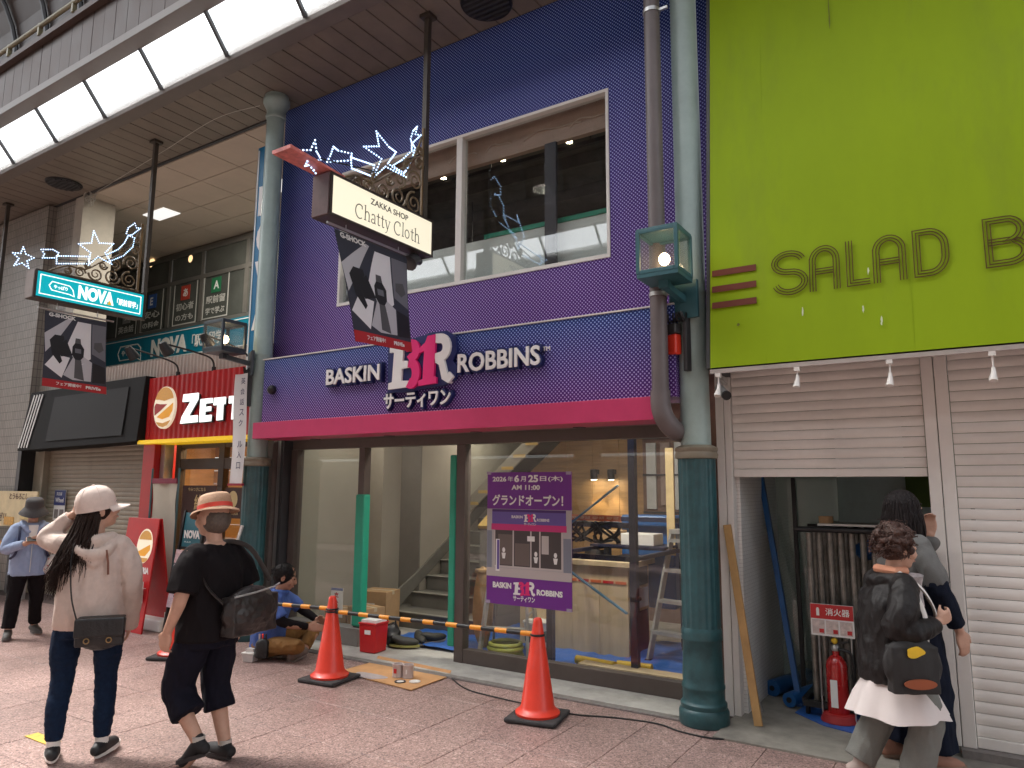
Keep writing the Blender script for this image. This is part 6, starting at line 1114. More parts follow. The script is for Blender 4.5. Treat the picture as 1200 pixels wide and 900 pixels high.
def strands(parent, mat, paths, r0=.0045, n=5):
    b = MB()
    for P in paths:
        Q = cat_rom(P, 4); m = len(Q); b.tube(Q, [r0*(1-.75*k/(m-1)) for k in range(m)], n)
    return tag(b.build('hair_strands', mat, parent, True, local=True, ang=180), kind='stuff')
def J(a): return random.uniform(-a, a)
# ---- woman with the pale cap, back to the camera
t = person('person in a beige hooded top raising one hand to a pale cap', 90, 889, (-.80, .60))
H = headframe((.0, .02, 1.445), radians(-62), radians(12)); L3 = [V(-.09, 0, .80), V(-.115, .02, .45), V(-.125, -.02, .085), V(-.15, .11, .02)]; R3 = [V(.09, 0, .80), V(.115, .02, .45), V(.125, -.02, .085), V(.17, .10, .02)]
LA = [V(-.155, 0, 1.235), V(-.275, .10, 1.275), V(-.145, .055, 1.415)]; RA = [V(.155, 0, 1.225), V(.225, -.03, .99), V(.215, .04, .78)]
b = MB(); bodybase(b, .80, 1.24, None, H, [V(0, -.01, 1.24), V(0, 0, 1.33), V(0, .01, 1.40)], (L3, R3), (LA, RA), [(LA[2], (.85, .0, .5), (0.1, -.9, .3), -1, .45, .95), (RA[2], (0, .1, -1), (-.9, 0, 0), 1, .5, .95)]); remesh(b, 'body', SK, t, .0075, 3); eyes(t, H)
cl = M('hoodie_beige', (.60, .485, .425), .85, .07, 30, .25, 160); b = MB()
rings(b, [(0, 0, .745, .172, .128), (0, -.005, .80, .182, .138), (0, -.01, .92, .178, .136), (0, -.01, 1.05, .166, .125), (0, -.01, 1.16, .168, .115), (0, 0, 1.225, .145, .088), (0, 0, 1.285, .075, .068)])
limb(b, [LA[0]+V(.03, 0, 0), V(-.215, .05, 1.25), LA[1], V(-.215, .08, 1.345), LA[2]+V(-.012, 0, -.012)], [.070, .063, .055, .047, .041], e=0); limb(b, [RA[0]+V(-.03, 0, 0), V(.197, -.015, 1.12), RA[1], V(.228, .0, .88), RA[2]+V(0, .01, -.055)], [.072, .066, .056, .050, .044], e=0)
limb(b, [V(-.105, -.05, 1.27), V(-.06, -.115, 1.215), V(.02, -.125, 1.18), V(.085, -.105, 1.215), V(.115, -.04, 1.27)], [.012, .030, .040, .030, .012]); limb(b, [V(-.08, -.03, 1.285), V(0, -.085, 1.26), V(.09, -.02, 1.285)], [.03, .045, .03]); limb(b, [V(-.03, -.115, 1.17), V(.02, -.13, 1.13), V(.06, -.115, 1.17)], [.02, .024, .02])
hd = remesh(b, 'hooded_top', cl, t, .008, 2, .011, 8, seed=1); MB().tube([(.085, -.145, 1.215), (.10, -.150, 1.14), (.105, -.148, 1.07)], .006, 6).build('drawstring', M('cord_brown', (.20, .08, .05), .7), t, True, local=True)
b = MB(); rings(b, [(0, 0, .70, .155, .115), (0, 0, .78, .160, .120), (0, 0, .90, .145, .105)])
for P in (L3, R3): limb(b, [P[0]+Zv*-.02, V(P[1].x*.98, .012, .62), P[1], V(P[2].x, -.015, .28), P[2]+Zv*.035], [.090, .080, .060, .056, .043], e=0)
remesh(b, 'jeans', M('denim_navy', (.008, .018, .042), .9, .25, 40, .3, 220, spec=.15), t, .008, 2, .006, 13, (1, 1, 1.6), 2)
for P in (L3, R3): shoe(t, P[2], P[3], M('shoe_black', (.012, .012, .013), .6), MATS['white_paint']); MB().lathe([(.037, 0), (.038, .05)], 16, (P[2].x, P[2].y, P[2].z-.005)).build('sock', MATS['white_paint'], t, True, local=True)
hb = MB(); hm = M('hair_dark', (.020, .009, .006), .5, .35, 60, .5, 200, stretch=(1, 1, .12), spec=.25); h2 = MB().sphere((0, -.018, .02), 1, 22, 14, (.087, .104, .104)); h2 = xf(h2, H); hb.add(h2.v, h2.f)
remesh(hb, 'hair', hm, t, .007, 2, .002, 30, (1, 1, .15), 3)
hp = []
for k in range(420):
    f = random.random(); a = radians(-205+200*f)+J(.05); s0 = H(.088*cos(a), .103*sin(a)-.015, .0-.05*random.random()); fall = .17+.20*(1-f)**.8+J(.06); sw = (1-f)
    hp.append([s0, s0+V(-.012-.02*sw+J(.008), -.022+J(.010), -.085), s0+V(-.025-.075*sw+J(.016), -.050-.045*sw+J(.015), -.09-fall*.5), s0+V(-.03-.125*sw+J(.03), -.065-.06*sw+J(.025), -.09-fall*(.95+J(.12)))])
strands(t, hm, hp)
cp = MB(); n = 28; vs = []; pr = [(1.0, -.02), (1.0, .02), (.97, .05), (.86, .085), (.62, .115), (.3, .128), (.03, .132)]
for rr, zz_ in pr: vs += [(.098*rr*cos(2*pi*k/n), .116*rr*sin(2*pi*k/n)-.012, zz_+.025) for k in range(n)]
cp.add(vs, [(i*n+k, i*n+(k+1) % n, (i+1)*n+(k+1) % n, (i+1)*n+k) for i in range(len(pr)-1) for k in range(n)]+[tuple((len(pr)-1)*n+k for k in range(n))])
bm_ = MB(); vs = []
for j in range(7):
    for k in range(15): a = radians(20+140*k/14); r0 = 1+.72*j/6*(sin(a)**.6); vs.append((.097*cos(a)*(1+.12*j/6), .112*sin(a)*r0-.01, .012-.020*j/6-.012*(cos(a)**2)*j/6))
bm_.add(vs+[(x, y, z_+.006) for x, y, z_ in vs], [(j*15+k, j*15+k+1, (j+1)*15+k+1, (j+1)*15+k) for j in range(6) for k in range(14)]+[(105+j*15+k, 105+(j+1)*15+k, 105+(j+1)*15+k+1, 105+j*15+k+1) for j in range(6) for k in range(14)]+[(90+k, 91+k, 196+k, 195+k) for k in range(14)])
capm = M('cap_pale', (.70, .57, .51), .8, .06, 30, .2, 200); cap = xf(cp, H).build('cap', capm, t, True, local=True, ang=80); xf(bm_, H).build('brim', capm, cap, True, local=True, ang=50); xf(MB().sphere((0, -.012, .158), .010, 10, 6, (1, 1, .6)), H).build('button', capm, cap, True, local=True)
for k in range(6):
    a = 2*pi*k/6; xf(MB().tube([(.0985*q[0]*cos(a), .1165*q[0]*sin(a)-.012, q[1]+.026) for q in pr[1:]], .0016, 5), H).build('seam', capm, cap, local=True)
rt = t
def hang(name, label, cat, root, loc):           # a thing worn or carried: own top level, placed in the wearer's frame
    Mx = Matrix.Rotation(root.rotation_euler[2], 4, 'Z'); p = Vector(root.location)+Mx @ Vector(loc); return thing(name, label, cat, tuple(p), rotz=root.rotation_euler[2])
bg_ = hang('shoulder_bag', 'small black shoulder bag on the beige hooded top', 'bag', rt, (.095, -.175, .745)); lea = M('leather_black', (.010, .010, .011), .42, .2, 30, .3, 120)
b = MB(); b.box(-.125, .125, -.04, .04, -.075, .075); b.sphere((0, -.005, -.01), 1, 20, 12, (.132, .055, .092)); remesh(b, 'body', lea, bg_, .008, 4, .004, 16, seed=4); b = MB(); b.box(-.128, .128, -.066, -.05, -.02, .082); b.box(-.125, .125, -.06, .04, .075, .09); remesh(b, 'flap', lea, bg_, .007, 3, .003, 14, seed=5)
for x in (-.06, .055): MB().tube([(x+.014*cos(k*pi/6), -.070, -.035+.014*sin(k*pi/6)) for k in range(12)], .0035, 6, True).build('ring', M('gold_metal', (.35, .25, .12), .3, metal=.9), bg_, True, local=True)
MB().tube(cat_rom([(-.125, 0, .06), (-.165, .0, .20), (-.185, .01, .38), (-.185, .05, .50), (-.175, .13, .565), (-.15, .23, .565), (-.14, .30, .45)], 5), .011, 6, flat=.4).build('strap', lea, bg_, True, local=True)
# ---- person in black with the straw hat, walking to the side
t = person('person in a straw hat with a red band, black shirt and cropped trousers mid stride', 236, 893, (-.98, -.12))
H = headframe((0, .035, 1.40), radians(4), radians(4), s=.98); L3 = [V(-.085, 0, .78), V(-.105, .115, .43), V(-.10, -.075, .155), V(-.10, .02, .005)]; R3 = [V(.085, 0, .78), V(.095, .02, .42), V(.095, -.08, .08), V(.11, .06, .01)]
LA = [V(-.165, .0, 1.20), V(-.235, -.02, .97), V(-.235, .075, .77)]; RA = [V(.165, 0, 1.20), V(.235, -.04, .97), V(.23, .02, .75)]
b = MB(); bodybase(b, .78, 1.21, None, H, [V(0, -.005, 1.20), V(0, .01, 1.28), V(0, .025, 1.35)], (L3, R3), (LA, RA), [(LA[2], (.02, .25, -1), (.9, 0.2, 0), -1, .9, .98), (RA[2], (0, .1, -1), (-.9, 0, 0), 1, .7, .98)], ar=(.046, .040, .027), lr=(.08, .056, .036)); remesh(b, 'body', SK, t, .0075, 3); eyes(t, H)
blk = M('shirt_black', (.009, .007, .008), .9, .2, 20, .3, 150, spec=.15); b = MB(); rings(b, [(0, 0, .70, .192, .155), (0, 0, .80, .190, .152), (0, 0, .93, .182, .142), (0, -.005, 1.06, .182, .132), (0, -.005, 1.14, .182, .118), (0, 0, 1.195, .15, .088), (0, .008, 1.25, .070, .062)])
for A, s in ((LA, -1), (RA, 1)): limb(b, [A[0]+V(-s*.03, 0, -.01), A[0].lerp(A[1], .4), A[0].lerp(A[1], .93)], [.072, .076, .080], e=0)
remesh(b, 'shirt', blk, t, .008, 2, .013, 7, seed=6)
b = MB(); rings(b, [(0, 0, .66, .168, .135), (0, 0, .76, .170, .14), (0, 0, .86, .16, .13)])
limb(b, [L3[0]+Zv*-.02, L3[0].lerp(L3[1], .5), L3[1], L3[1].lerp(L3[2], .52)], [.100, .098, .088, .088], e=0); limb(b, [R3[0]+Zv*-.02, R3[0].lerp(R3[1], .5), R3[1], R3[1].lerp(R3[2], .42)], [.098, .092, .080, .084], e=0)
remesh(b, 'cropped_trousers', M('trousers_navy', (.008, .008, .015), .9, .2, 30, .3, 200, spec=.15), t, .008, 2, .012, 9, seed=7)
for P in (L3, R3): shoe(t, P[2], P[3], M('shoe_knit', (.012, .011, .012), .75, .3, 60), M('sole_dark', (.03, .026, .026), .7), w=.045); MB().lathe([(.036, -.01), (.038, .03)], 16, tuple(P[2])).build('sock', M('sock_pale', (.5, .46, .42), .8), t, True, local=True)
hb = MB(); h2 = xf(MB().sphere((0, -.035, -.005), 1, 20, 12, (.083, .085, .090)), H); hb.add(h2.v, h2.f); remesh(hb, 'hair', M('hair_grey', (.10, .075, .06), .6, .3, 60, .4, 200), t, .008, 2, .004, 40)
H2 = headframe(H(0, -.012, .050), radians(4), radians(-13), radians(6), 1.0); straw = M('straw', (.42, .25, .155), .75, .15, 120, .5, 260); ht = MB(); n = 30; vs = []
pr = [(1.42, -.026), (1.38, -.014), (1.22, -.004), (1.06, .0), (1.0, .012), (.98, .05), (.93, .085), (.80, .100), (.55, .092), (.25, .086), (.02, .085)]
for rr, zz_ in pr: vs += [(.092*rr*cos(2*pi*k/n)*(1-.10*max(0, zz_-.06)/.04*abs(cos(2*pi*k/n))), .108*rr*sin(2*pi*k/n), zz_+(.012*abs(cos(2*pi*k/n))**2 if rr > 1.3 else 0)) for k in range(n)]
ht.add(vs, [(i*n+k, i*n+(k+1) % n, (i+1)*n+(k+1) % n, (i+1)*n+k) for i in range(len(pr)-1) for k in range(n)]+[tuple((len(pr)-1)*n+k for k in range(n))]); hat = xf(ht, H2).build('hat', straw, t, True, local=True, ang=70)
bd_ = MB(); vs = [(.0945*cos(2*pi*k/n), .1105*sin(2*pi*k/n), z_) for z_ in (.004, .034) for k in range(n)]; bd_.add(vs, [(k, (k+1) % n, n+(k+1) % n, n+k) for k in range(n)]); xf(bd_, H2).build('hat_band', M('band_red', (.62, .06, .04), .6), hat, True, local=True)
bg_ = hang('sling_bag', 'large crumpled dark brown sling bag worn over the black shirt', 'bag', t, (.10, -.215, .86)); ny = M('nylon_brown', (.018, .013, .012), .4, .3, 25, .5, 40); b = MB(); b.sphere((0, 0, 0), 1, 24, 14, (.20, .085, .145)); b.box(-.17, .17, -.05, .05, -.13, .09); remesh(b, 'body', ny, bg_, .008, 3, .008, 9, (1, 1, 1.4), 8)
MB().tube([(-.18, -.055, .10), (-.05, -.085, .115), (.10, -.08, .13), (.19, -.04, .14)], .006, 6).build('zip', MATS['alu'], bg_, True, local=True); MB().tube(cat_rom([(-.19, .02, .06), (-.24, .12, .18), (-.19, .18, .34), (-.05, .2, .40), (.05, .08, .36), (.15, .0, .16)], 5), .016, 6, flat=.4).build('strap', ny, bg_, True, local=True)
# ---- far woman with a phone
t = person('person in a light blue jacket and dark bucket hat looking at a phone', 25, 746, (.93, -.30))
H = headframe((0, .03, 1.315), radians(-8), radians(-14), s=.95); L3 = [V(-.08, 0, .73), V(-.10, -.02, .40), V(-.12, -.12, .09), V(-.15, -.02, .015)]; R3 = [V(.08, 0, .73), V(.11, .06, .40), V(.13, .08, .08), V(.15, .19, .01)]
LA = [V(-.155, 0, 1.13), V(-.22, .05, .92), V(-.06, .25, .98)]; RA = [V(.155, 0, 1.13), V(.22, .05, .92), V(.06, .25, .99)]
b = MB(); bodybase(b, .73, 1.13, None, H, [V(0, 0, 1.13), V(0, .01, 1.20), V(0, .02, 1.27)], (L3, R3), (LA, RA), [(LA[2], (.5, .6, .3), (.4, -.2, .9), -1, .5, .92), (RA[2], (-.5, .6, .3), (-.4, -.2, .9), 1, .5, .92)]); remesh(b, 'body', SK, t, .008, 3); eyes(t, H)
b = MB(); rings(b, [(0, 0, .64, .175, .135), (0, 0, .72, .176, .138), (0, 0, .9, .162, .125), (0, 0, 1.06, .165, .115), (0, 0, 1.13, .155, .10), (0, .0, 1.19, .085, .08)])
for A, s in ((LA, -1), (RA, 1)): limb(b, [A[0]+V(-s*.03, 0, 0), A[0].lerp(A[1], .5), A[1], A[1].lerp(A[2], .5), A[1].lerp(A[2], .86)], [.066, .062, .054, .048, .040], e=0)
limb(b, [V(-.09, .02, 1.19), V(-.07, .09, 1.15), V(-.04, .12, 1.10)], [.03, .03, .022]); limb(b, [V(.09, .02, 1.19), V(.07, .09, 1.15), V(.04, .12, 1.10)], [.03, .03, .022])
remesh(b, 'jacket', M('jacket_blue', (.27, .34, .50), .7, .06, 20, .2, 100), t, .008, 2, .011, 8, seed=9); MB().prism([(-.03, 1.04), (.03, 1.04), (.045, 1.17), (-.045, 1.17)], (0, .118, 0), X, Zv, -.02).build('undershirt', MATS['white_paint'], t, local=True); MB().tube([(0, .139, 1.04), (0, .150, .9), (0, .152, .68)], .004, 6).build('zip', MATS['alu'], t, True, local=True)
b = MB(); rings(b, [(0, 0, .62, .165, .125), (0, 0, .72, .165, .13), (0, 0, .82, .15, .12)])
for P in (L3, R3): limb(b, [P[0]+Zv*-.02, P[0].lerp(P[1], .5), P[1], P[1].lerp(P[2], .5), P[2]+Zv*.03], [.09, .08, .066, .060, .058], e=0)
remesh(b, 'trousers', blk, t, .008, 2, .010, 9, seed=10)
for P in (L3, R3): shoe(t, P[2], P[3], M('shoe_grey', (.06, .055, .05), .7), M('sole_grey', (.09, .08, .075), .7))
h2 = xf(MB().sphere((0, -.025, .01), 1, 20, 12, (.084, .095, .10)), H); hb = MB(); hb.add(h2.v, h2.f); remesh(hb, 'hair', hm, t, .008, 2, .004, 40)
ht = MB(); vs = []; pr = [(1.62, -.055), (1.50, -.030), (1.22, .0), (1.04, .018), (1.0, .04), (.97, .09), (.86, .115), (.5, .125), (.02, .127)]
for rr, zz_ in pr: vs += [(.092*rr*cos(2*pi*k/n), .108*rr*sin(2*pi*k/n)-.01, zz_+.025+.006*sin(6*pi*k/n)*(rr > 1.2)) for k in range(n)]
ht.add(vs, [(i*n+k, i*n+(k+1) % n, (i+1)*n+(k+1) % n, (i+1)*n+k) for i in range(len(pr)-1) for k in range(n)]+[tuple((len(pr)-1)*n+k for k in range(n))]); xf(ht, H).build('bucket_hat', M('hat_grey', (.055, .05, .05), .8, .1, 40, .3, 200), t, True, local=True, ang=70)
for s in (-1, 1): MB().tube(cat_rom([(s*.10, -.06, 1.16), (s*.115, .05, 1.165), (s*.12, .145, 1.05), (s*.14, .14, .88), (s*.18, .05, .82)], 4), .014, 6, flat=.5).build('backpack_strap', M('strap_navy', (.015, .02, .06), .7), t, True, local=True)
ph_ = hang('phone', 'phone held by the person in the light blue jacket', 'phone', t, (0, .335, 1.03)); ph_.rotation_euler = (radians(-35), 0, t.rotation_euler[2]); B(-.08, .08, -.04, .04, -.006, .006).build('case', M('phone_case', (.30, .13, .06), .5), ph_, local=True, bevel=.006); B(-.074, .074, -.035, .035, .0062, .0075).build('screen', MATS['black_iron'], ph_, local=True)
pb = hang('plastic_bag', 'floral see-through plastic bag hanging from the arm of the light blue jacket', 'bag', t, (-.235, .10, .74)); b = MB(); b.sphere((0, 0, 0), 1, 18, 12, (.09, .06, .12)); b.sphere((0, 0, -.04), 1, 18, 12, (.105, .07, .085)); fm = M('bag_floral', (.55, .50, .47), .3, .1); N, L = nodes(fm); vo = N.new('ShaderNodeTexVoronoi'); vo.inputs['Scale'].default_value = 28; cr = N.new('ShaderNodeValToRGB'); g_ = N.new('ShaderNodeNewGeometry'); L.new(g_.outputs['Position'], vo.inputs['Vector']); L.new(vo.outputs['Distance'], cr.inputs[0]); cr.color_ramp.elements[0].color = (.5, .06, .08, 1); cr.color_ramp.elements[1].color = (.62, .57, .52, 1); cr.color_ramp.elements[0].position = .15; cr.color_ramp.elements[1].position = .32; L.new(cr.outputs[0], N['Principled BSDF'].inputs['Base Color'])
remesh(b, 'pouch', fm, pb, .009, 2, .012, 12, seed=11)
for s in (-1, 1): MB().tube(cat_rom([(s*.06, .02*s, .08), (s*.035, .0, .15), (0, 0, .21)], 4), .010, 6, flat=.4).build('handle', fm, pb, True, local=True)
# ---- worker sitting on the ground
t = person('worker in a blue polo shirt and mustard trousers sitting on the paving', 314, 770, (.86, .50)); H = headframe((0, .13, .735), radians(14), radians(-18))
RL = [V(.09, 0, .11), V(.24, .36, .15), V(.08, .20, .075), V(.02, .10, .06)]; LL = [V(-.09, 0, .11), V(-.25, .34, .22), V(.0, .34, .07), V(.13, .30, .055)]; LA = [V(-.17, .05, .555), V(-.22, .24, .40), V(-.10, .42, .33)]; RA = [V(.17, .05, .555), V(.22, .20, .36), V(.10, .40, .30)]
b = MB(); rings(b, [(0, 0, .05, .13, .12), (0, .0, .14, .15, .12), (0, .02, .30, .135, .10), (0, .05, .46, .15, .11), (0, .06, .55, .13, .08), (0, .075, .61, .055, .055)]); limb(b, [V(0, .07, .57), V(0, .095, .64), V(0, .115, .69)], [.055, .052, .052])
for P in (RL, LL): limb(b, P[:3], (.078, .055, .036), 14); limb(b, [P[2], P[3]], [.036, .028])
for P in (LA, RA): limb(b, P, (.045, .038, .028), 12)
hand(b, LA[2], (.2, .95, -.1), (.8, 0, -.3), -1, .6); hand(b, RA[2], (-.2, .95, -.1), (-.8, 0, -.3), 1, .6); head(b, H); remesh(b, 'body', SK2, t, .0075, 3); eyes(t, H)
b = MB(); rings(b, [(0, -.01, .10, .17, .145), (0, -.01, .18, .175, .15), (0, .01, .32, .165, .135), (0, .04, .45, .175, .135), (0, .055, .54, .155, .10), (0, .07, .60, .085, .075)])
for A, s in ((LA, -1), (RA, 1)): limb(b, [A[0]+V(-s*.03, 0, 0), A[0].lerp(A[1], .5), A[0].lerp(A[1], .85)], [.068, .066, .066], e=0)
limb(b, [V(-.07, .06, .61), V(-.03, .15, .60), V(.03, .15, .60), V(.07, .06, .61)], [.022, .02, .02, .022]); limb(b, [V(-.07, .06, .61), V(0, .015, .625), V(.07, .06, .61)], [.022, .026, .022]); remesh(b, 'polo_shirt', M('polo_blue', (.045, .095, .30), .8, .1, 20, .25, 140), t, .008, 2, .011, 9, seed=12)
b = MB()
for A in (LA, RA): limb(b, [A[0].lerp(A[1], .75), A[1], A[2]+(A[1]-A[2])*.08], [.052, .046, .034])
for k, A in enumerate((LA, RA)): b = MB(); limb(b, [A[0].lerp(A[1], .75), A[1], A[2]+(A[1]-A[2])*.08], [.052, .046, .034]); remesh(b, 'arm_cover', blk, t, .008, 2, .003, 12)
b = MB(); rings(b, [(0, 0, .035, .165, .15), (0, 0, .12, .175, .155), (0, 0, .19, .16, .14)])
for P in (RL, LL): limb(b, [P[0], P[0].lerp(P[1], .5)+Zv*.01, P[1], P[1].lerp(P[2], .5), P[2].lerp(P[1], .12)], [.090, .080, .064, .058, .050], e=0)
remesh(b, 'work_trousers', M('mustard', (.19, .09, .02), .85, .12, 20, .3, 150), t, .008, 2, .007, 11, (1, 1, 1), 13)
for P, q in ((RL, V(.20, .36, .0)), (LL, V(.12, .20, 0))):
    b = MB(); limb(b, [P[2]+V(0, 0, -.01), P[2].lerp(P[3], .5), P[3]+(P[3]-P[2]).normalized()*.06], [.046, .044, .036]); b.v = [(x, y, max(z_, .012)) for x, y, z_ in b.v]; remesh(b, 'work_boot', M('boot_tan', (.16, .125, .105), .8, .25, 20), t, .008, 2, .003, 20); MB().bar(P[2]+V(0, 0, -.045), P[3]+(P[3]-P[2]).normalized()*.06+V(0, 0, -.04), .085, .018).build('boot_sole', M('boot_sole', (.20, .17, .15), .8), t, local=True, bevel=.006)
hb = MB(); h2 = xf(MB().sphere((0, -.022, .022), 1, 20, 12, (.086, .104, .105)), H); hb.add(h2.v, h2.f); remesh(hb, 'hair', M('hair_black', (.008, .006, .006), .6, .3, 60, .5, 200, spec=.2), t, .008, 2, .005, 45)
hp = []
for k in range(380):
    a = random.uniform(0, 2*pi); e = random.uniform(-.25, 1.5); x, y, z_ = cos(a)*cos(e), sin(a)*cos(e), sin(e)
    if y > .62 and z_ < .5: continue
    p = H(.087*x, .105*y-.022, .106*z_+.022); q = H(.094*x+J(.012), .113*y-.03+J(.012), .112*z_+.010+J(.01)); hp.append([p, p.lerp(q, .5)+V(J(.003), J(.003), .003), q])
strands(t, MATS['hair_black'], hp, .003, 4)
tb_ = hang('tool_pouch', 'black leather tool pouch on the hip of the sitting worker', 'pouch', t, (.20, .02, .13)); b = MB(); b.sphere((0, 0, 0), 1, 16, 10, (.045, .07, .085)); b.box(-.03, .03, -.05, .05, -.09, .04); remesh(b, 'pouch', lea, tb_, .007, 2, .004, 20)
for k in range(3): MB().cyl((0, -.03+.03*k, .04), (.01, -.03+.03*k, .12), .009, n=8).build('tool', (MATS['alu'], MATS['cone_red'], MATS['black_iron'])[k], tb_, True, local=True)
# ---- person with curly hair passing the open shutter
RIGHT = (.84, .54)
t = person('person with curly brown hair and black jacket over a white hem by the open shutter', 0, 0, RIGHT, 0, (-.46, 4.66)); t.scale = (.94,)*3; H = headframe((0, .06, 1.35), radians(6), radians(-6), s=1.0)
RL = [V(.085, 0, .74), V(.10, .11, .41), V(.10, .02, .09), V(.10, .14, .03)]; LL = [V(-.085, 0, .74), V(-.10, -.05, .41), V(-.10, -.20, .10), V(-.10, -.10, .01)]; RA = [V(.165, 0, 1.15), V(.225, -.09, .92), V(.17, .17, .955)]; LA = [V(-.165, 0, 1.15), V(-.22, .0, .92), V(-.20, .12, .75)]
b = MB(); bodybase(b, .74, 1.16, None, H, [V(0, 0, 1.15), V(0, .02, 1.23), V(0, .045, 1.30)], (RL, LL), (LA, RA), [(RA[2], (-.2, .8, .35), (-.8, -.2, .1), 1, 1.1, .95), (LA[2], (0, .1, -1), (.9, 0, 0), -1, .5, .95)]); remesh(b, 'body', SK, t, .0075, 3); eyes(t, H)
jk = M('jacket_black', (.011, .009, .009), .55, .25, 15, .4, 40, spec=.3); b = MB(); rings(b, [(0, -.01, .60, .190, .185), (0, -.015, .70, .19, .188), (0, -.02, .85, .18, .172), (0, -.022, 1.0, .175, .155), (0, -.018, 1.09, .168, .13), (0, -.005, 1.155, .135, .095), (0, .01, 1.205, .075, .075)])
limb(b, [RA[0]+V(-.03, 0, 0), V(.225, -.05, 1.04), RA[1], V(.225, .05, .92), RA[2]+V(.01, -.03, -.005)], [.074, .074, .070, .060, .044], e=0); limb(b, [LA[0]+V(.03, 0, 0), V(-.22, 0, 1.03), LA[1], LA[2]+V(0, -.01, .03)], [.075, .07, .065, .045], e=0); limb(b, [V(-.10, -.04, 1.18), V(0, -.09, 1.165), V(.10, -.04, 1.18)], [.035, .045, .035]); remesh(b, 'jacket', jk, t, .008, 2, .016, 9, seed=14)
MB().tube(cat_rom([(.135, .03, 1.205), (.165, .10, 1.13), (.15, .165, 1.02), (.14, .175, .93)], 5), .024, 8, flat=.35).build('white_trim', MATS['white_paint'], t, True, local=True); MB().tube(cat_rom([(.04, .12, 1.20), (.0, .125, 1.12), (-.03, .15, 1.0)], 4), .06, 8, flat=.4).build('scarf', M('scarf_pale', (.42, .38, .38), .8, .4, 25), t, True, local=True); MB().tube([(-.08, -.02, 1.225), (0, -.075, 1.235), (.08, -.01, 1.225), (.05, .07, 1.225)], .026, 8).build('collar', M('collar_peach', (.62, .28, .17), .7), t, True, local=True)
n_ = 56; vs = []
for j, (zz_, r1, r2) in enumerate(((.70, .155, .155), (.61, .172, .17), (.52, .225, .23), (.42, .262, .275))):
    for k in range(n_): a = 2*pi*k/n_; w_ = 1+.06*j/3*sin(9*a)+.03*j/3*sin(5*a+1); vs.append((r1*w_*cos(a), -.01+r2*w_*sin(a), zz_+.012*j/3*sin(4*a)))
MB().add(vs, [(i*n_+k, i*n_+(k+1) % n_, (i+1)*n_+(k+1) % n_, (i+1)*n_+k) for i in range(3) for k in range(n_)]).build('white_hem', M('hem_white', (.66, .60, .58), .8, .04), t, True, local=True, ang=180)
b = MB(); rings(b, [(0, 0, .62, .16, .13), (0, 0, .72, .165, .14), (0, 0, .80, .15, .12)])
for P in (RL, LL): limb(b, [P[0]+Zv*-.02, P[0].lerp(P[1], .5), P[1], P[1].lerp(P[2], .5), P[2]+Zv*.02], [.10, .095, .088, .084, .082], e=0)
remesh(b, 'trousers', M('trousers_grey', (.16, .165, .15), .8, .1, 20, .3, 150), t, .008, 2, .010, 8, seed=15)
for P in (RL, LL): shoe(t, P[2], P[3], M('shoe_pale', (.45, .36, .32), .7), MATS['white_paint'])
hb = MB(); h2 = xf(MB().sphere((0, -.03, .03), 1, 20, 12, (.095, .108, .108)), H); hb.add(h2.v, h2.f)
for k in range(110):
    a = random.uniform(0, 2*pi); e = random.uniform(-.5, 1.35); x, y, z_ = cos(a)*cos(e), sin(a)*cos(e), sin(e)
    if y > .55 and z_ < .45: continue
    p = H(.098*x, .112*y-.03, .108*z_+.03); hb.sphere(p, random.uniform(.016, .028), 8, 6)
remesh(hb, 'hair', M('hair_brown', (.055, .022, .014), .5, .4, 50, .6, 150), t, .006, 1, .004, 60, (1, 1, 1))
hp = []
for k in range(520):
    a = random.uniform(0, 2*pi); e = random.uniform(-.6, 1.5); x, y, z_ = cos(a)*cos(e), sin(a)*cos(e), sin(e)
    if y > .5 and z_ < .5: continue
    p = H(.106*x, .120*y-.03, .116*z_+.03); q_ = [p+V(J(.016), J(.016), J(.016))]
    for j in range(4): q_.append(q_[-1]+V(J(.016), J(.016), J(.014)-.004))
    hp.append(q_)
strands(t, MATS['hair_brown'], hp, .0042, 4)
bg_ = hang('crossbody_bag', 'black crossbody bag with a yellow mark and an orange patch', 'bag', t, (.228, -.03, .69)); b = MB(); b.sphere((0, 0, 0), 1, 24, 14, (.05, .155, .15)); b.box(-.035, .035, -.12, .12, -.14, .10); remesh(b, 'body', M('bag_black', (.016, .015, .015), .7, .2, 20), bg_, .008, 4, .004, 10, seed=16)
k = MB(); k.prism([(.045*cos(a)*(1+.16*cos(3*a)), .028*sin(a)*(1+.2*sin(2*a))+.075) for a in [2*pi*i/24 for i in range(24)]], (.0525, -.01, 0), Y, Zv, .006); k.build('yellow_mark', MATS['yellow'], bg_, local=True); k = MB(); k.prism([(.085*cos(a)+.01, .026*sin(a)-.085) for a in [2*pi*i/24 for i in range(24)]], (.0465, 0, 0), Y, Zv, .006); k.build('orange_patch', M('patch_rust', (.27, .07, .025), .7), bg_, local=True)
MB().tube(cat_rom([(-.03, .10, .09), (-.03, .10, .25), (-.10, .05, .43), (-.25, .0, .47), (-.38, .0, .3)], 5), .014, 6, flat=.4).build('strap', MATS['white_paint'], bg_, True, local=True)
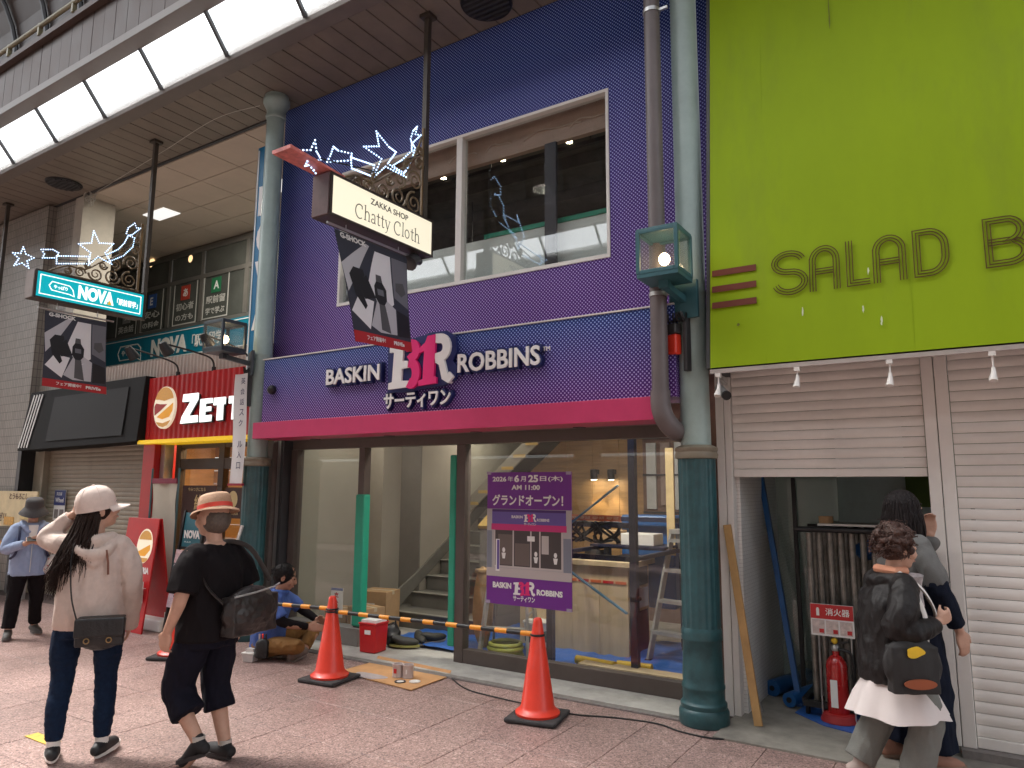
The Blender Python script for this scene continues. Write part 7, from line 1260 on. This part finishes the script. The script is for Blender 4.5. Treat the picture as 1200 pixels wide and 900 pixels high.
# ---- taller person behind, dark long hair
t = person('person with long black hair and dark wide trousers walking behind the curly haired one', 0, 0, (.75, .66), 0, (-.42, 5.08)); H = headframe((0, .03, 1.475), radians(8), radians(0), s=1.0)
RL = [V(.085, 0, .82), V(.10, .03, .46), V(.11, .03, .09), V(.12, .15, .01)]; LL = [V(-.085, 0, .82), V(-.10, .0, .46), V(-.10, -.09, .09), V(-.10, .02, .01)]; RA = [V(.165, 0, 1.28), V(.235, .03, 1.03), V(.245, .14, .80)]; LA = [V(-.165, 0, 1.28), V(-.22, .16, 1.12), V(-.06, .24, 1.32)]
b = MB(); bodybase(b, .82, 1.29, None, H, [V(0, 0, 1.27), V(0, .01, 1.35), V(0, .02, 1.42)], (RL, LL), (LA, RA), [(RA[2], (0, .25, -1), (-.9, 0, 0), 1, .5), (LA[2], (.1, -.05, 1), (.8, -.4, 0), -1, .8)], ar=(.038, .034, .026), tr=(.125, .085)); remesh(b, 'body', SK, t, .0075, 3); eyes(t, H)
b = MB(); rings(b, [(0, 0, .85, .165, .13), (0, 0, 1.0, .158, .12), (0, 0, 1.2, .168, .118), (0, 0, 1.27, .14, .09), (0, 0, 1.325, .07, .068)]); limb(b, [RA[0]+V(-.03, 0, -.01), V(.21, .01, 1.15), RA[0].lerp(RA[1], .9)], [.068, .066, .064], e=0); limb(b, [LA[0]+V(.03, 0, 0), V(-.2, .08, 1.2), LA[1], LA[2]+V(0, 0, -.05)], [.085, .08, .07, .05]); remesh(b, 'grey_shirt', M('shirt_grey', (.13, .13, .125), .85, .1, 20, .2, 120), t, .008, 2, .011, 8, seed=17)
dk = M('dark_indigo', (.008, .011, .022), .9, .2, 20, .3, 140, spec=.15); b = MB(); limb(b, [RA[0].lerp(RA[1], .85), RA[1], RA[2]+V(0, -.01, .03)], [.066, .06, .05], e=0); remesh(b, 'dark_sleeve', dk, t, .008, 2, .009, 9, seed=18)
b = MB(); rings(b, [(0, 0, .70, .178, .15), (0, 0, .85, .172, .14), (0, 0, 1.0, .155, .122)])
for P in (RL, LL): limb(b, [P[0], P[0].lerp(P[1], .5), P[1], P[1].lerp(P[2], .6), P[2]+Zv*.03], [.11, .112, .115, .12, .125], e=0)
remesh(b, 'wide_trousers', dk, t, .008, 2, .015, 7, seed=19)
for P in (RL, LL): shoe(t, P[2], P[3], M('shoe_tan', (.33, .16, .11), .7), M('sole_tan', (.25, .17, .13), .7))
hb = MB(); h2 = xf(MB().sphere((0, -.022, .02), 1, 20, 12, (.092, .108, .108)), H); hb.add(h2.v, h2.f)
remesh(hb, 'hair', M('hair_black2', (.010, .006, .006), .5, .3, 60, .5, 200, stretch=(1, 1, .12), spec=.25), t, .007, 2, .004, 30, (1, 1, .15), 20)
hp = []
for k in range(460):
    a = radians(-222+264*random.random()); e = random.random(); s0 = H(.093*cos(a)*(.25+.75*e), .108*sin(a)*(.25+.75*e)-.022, .02+.105*sqrt(max(0, 1-(.25+.75*e)**2))); o1 = H(.098*cos(a), .113*sin(a)-.022, -.02)
    hp.append([s0, o1+V(J(.004), J(.004), 0), o1+V(.010*cos(a)+J(.010), .010*sin(a)+J(.010), -.12+J(.02)), o1+V(.012*cos(a)+J(.016), .006*sin(a)+J(.016), -.235+J(.035))])
strands(t, MATS['hair_black2'], hp, .005)
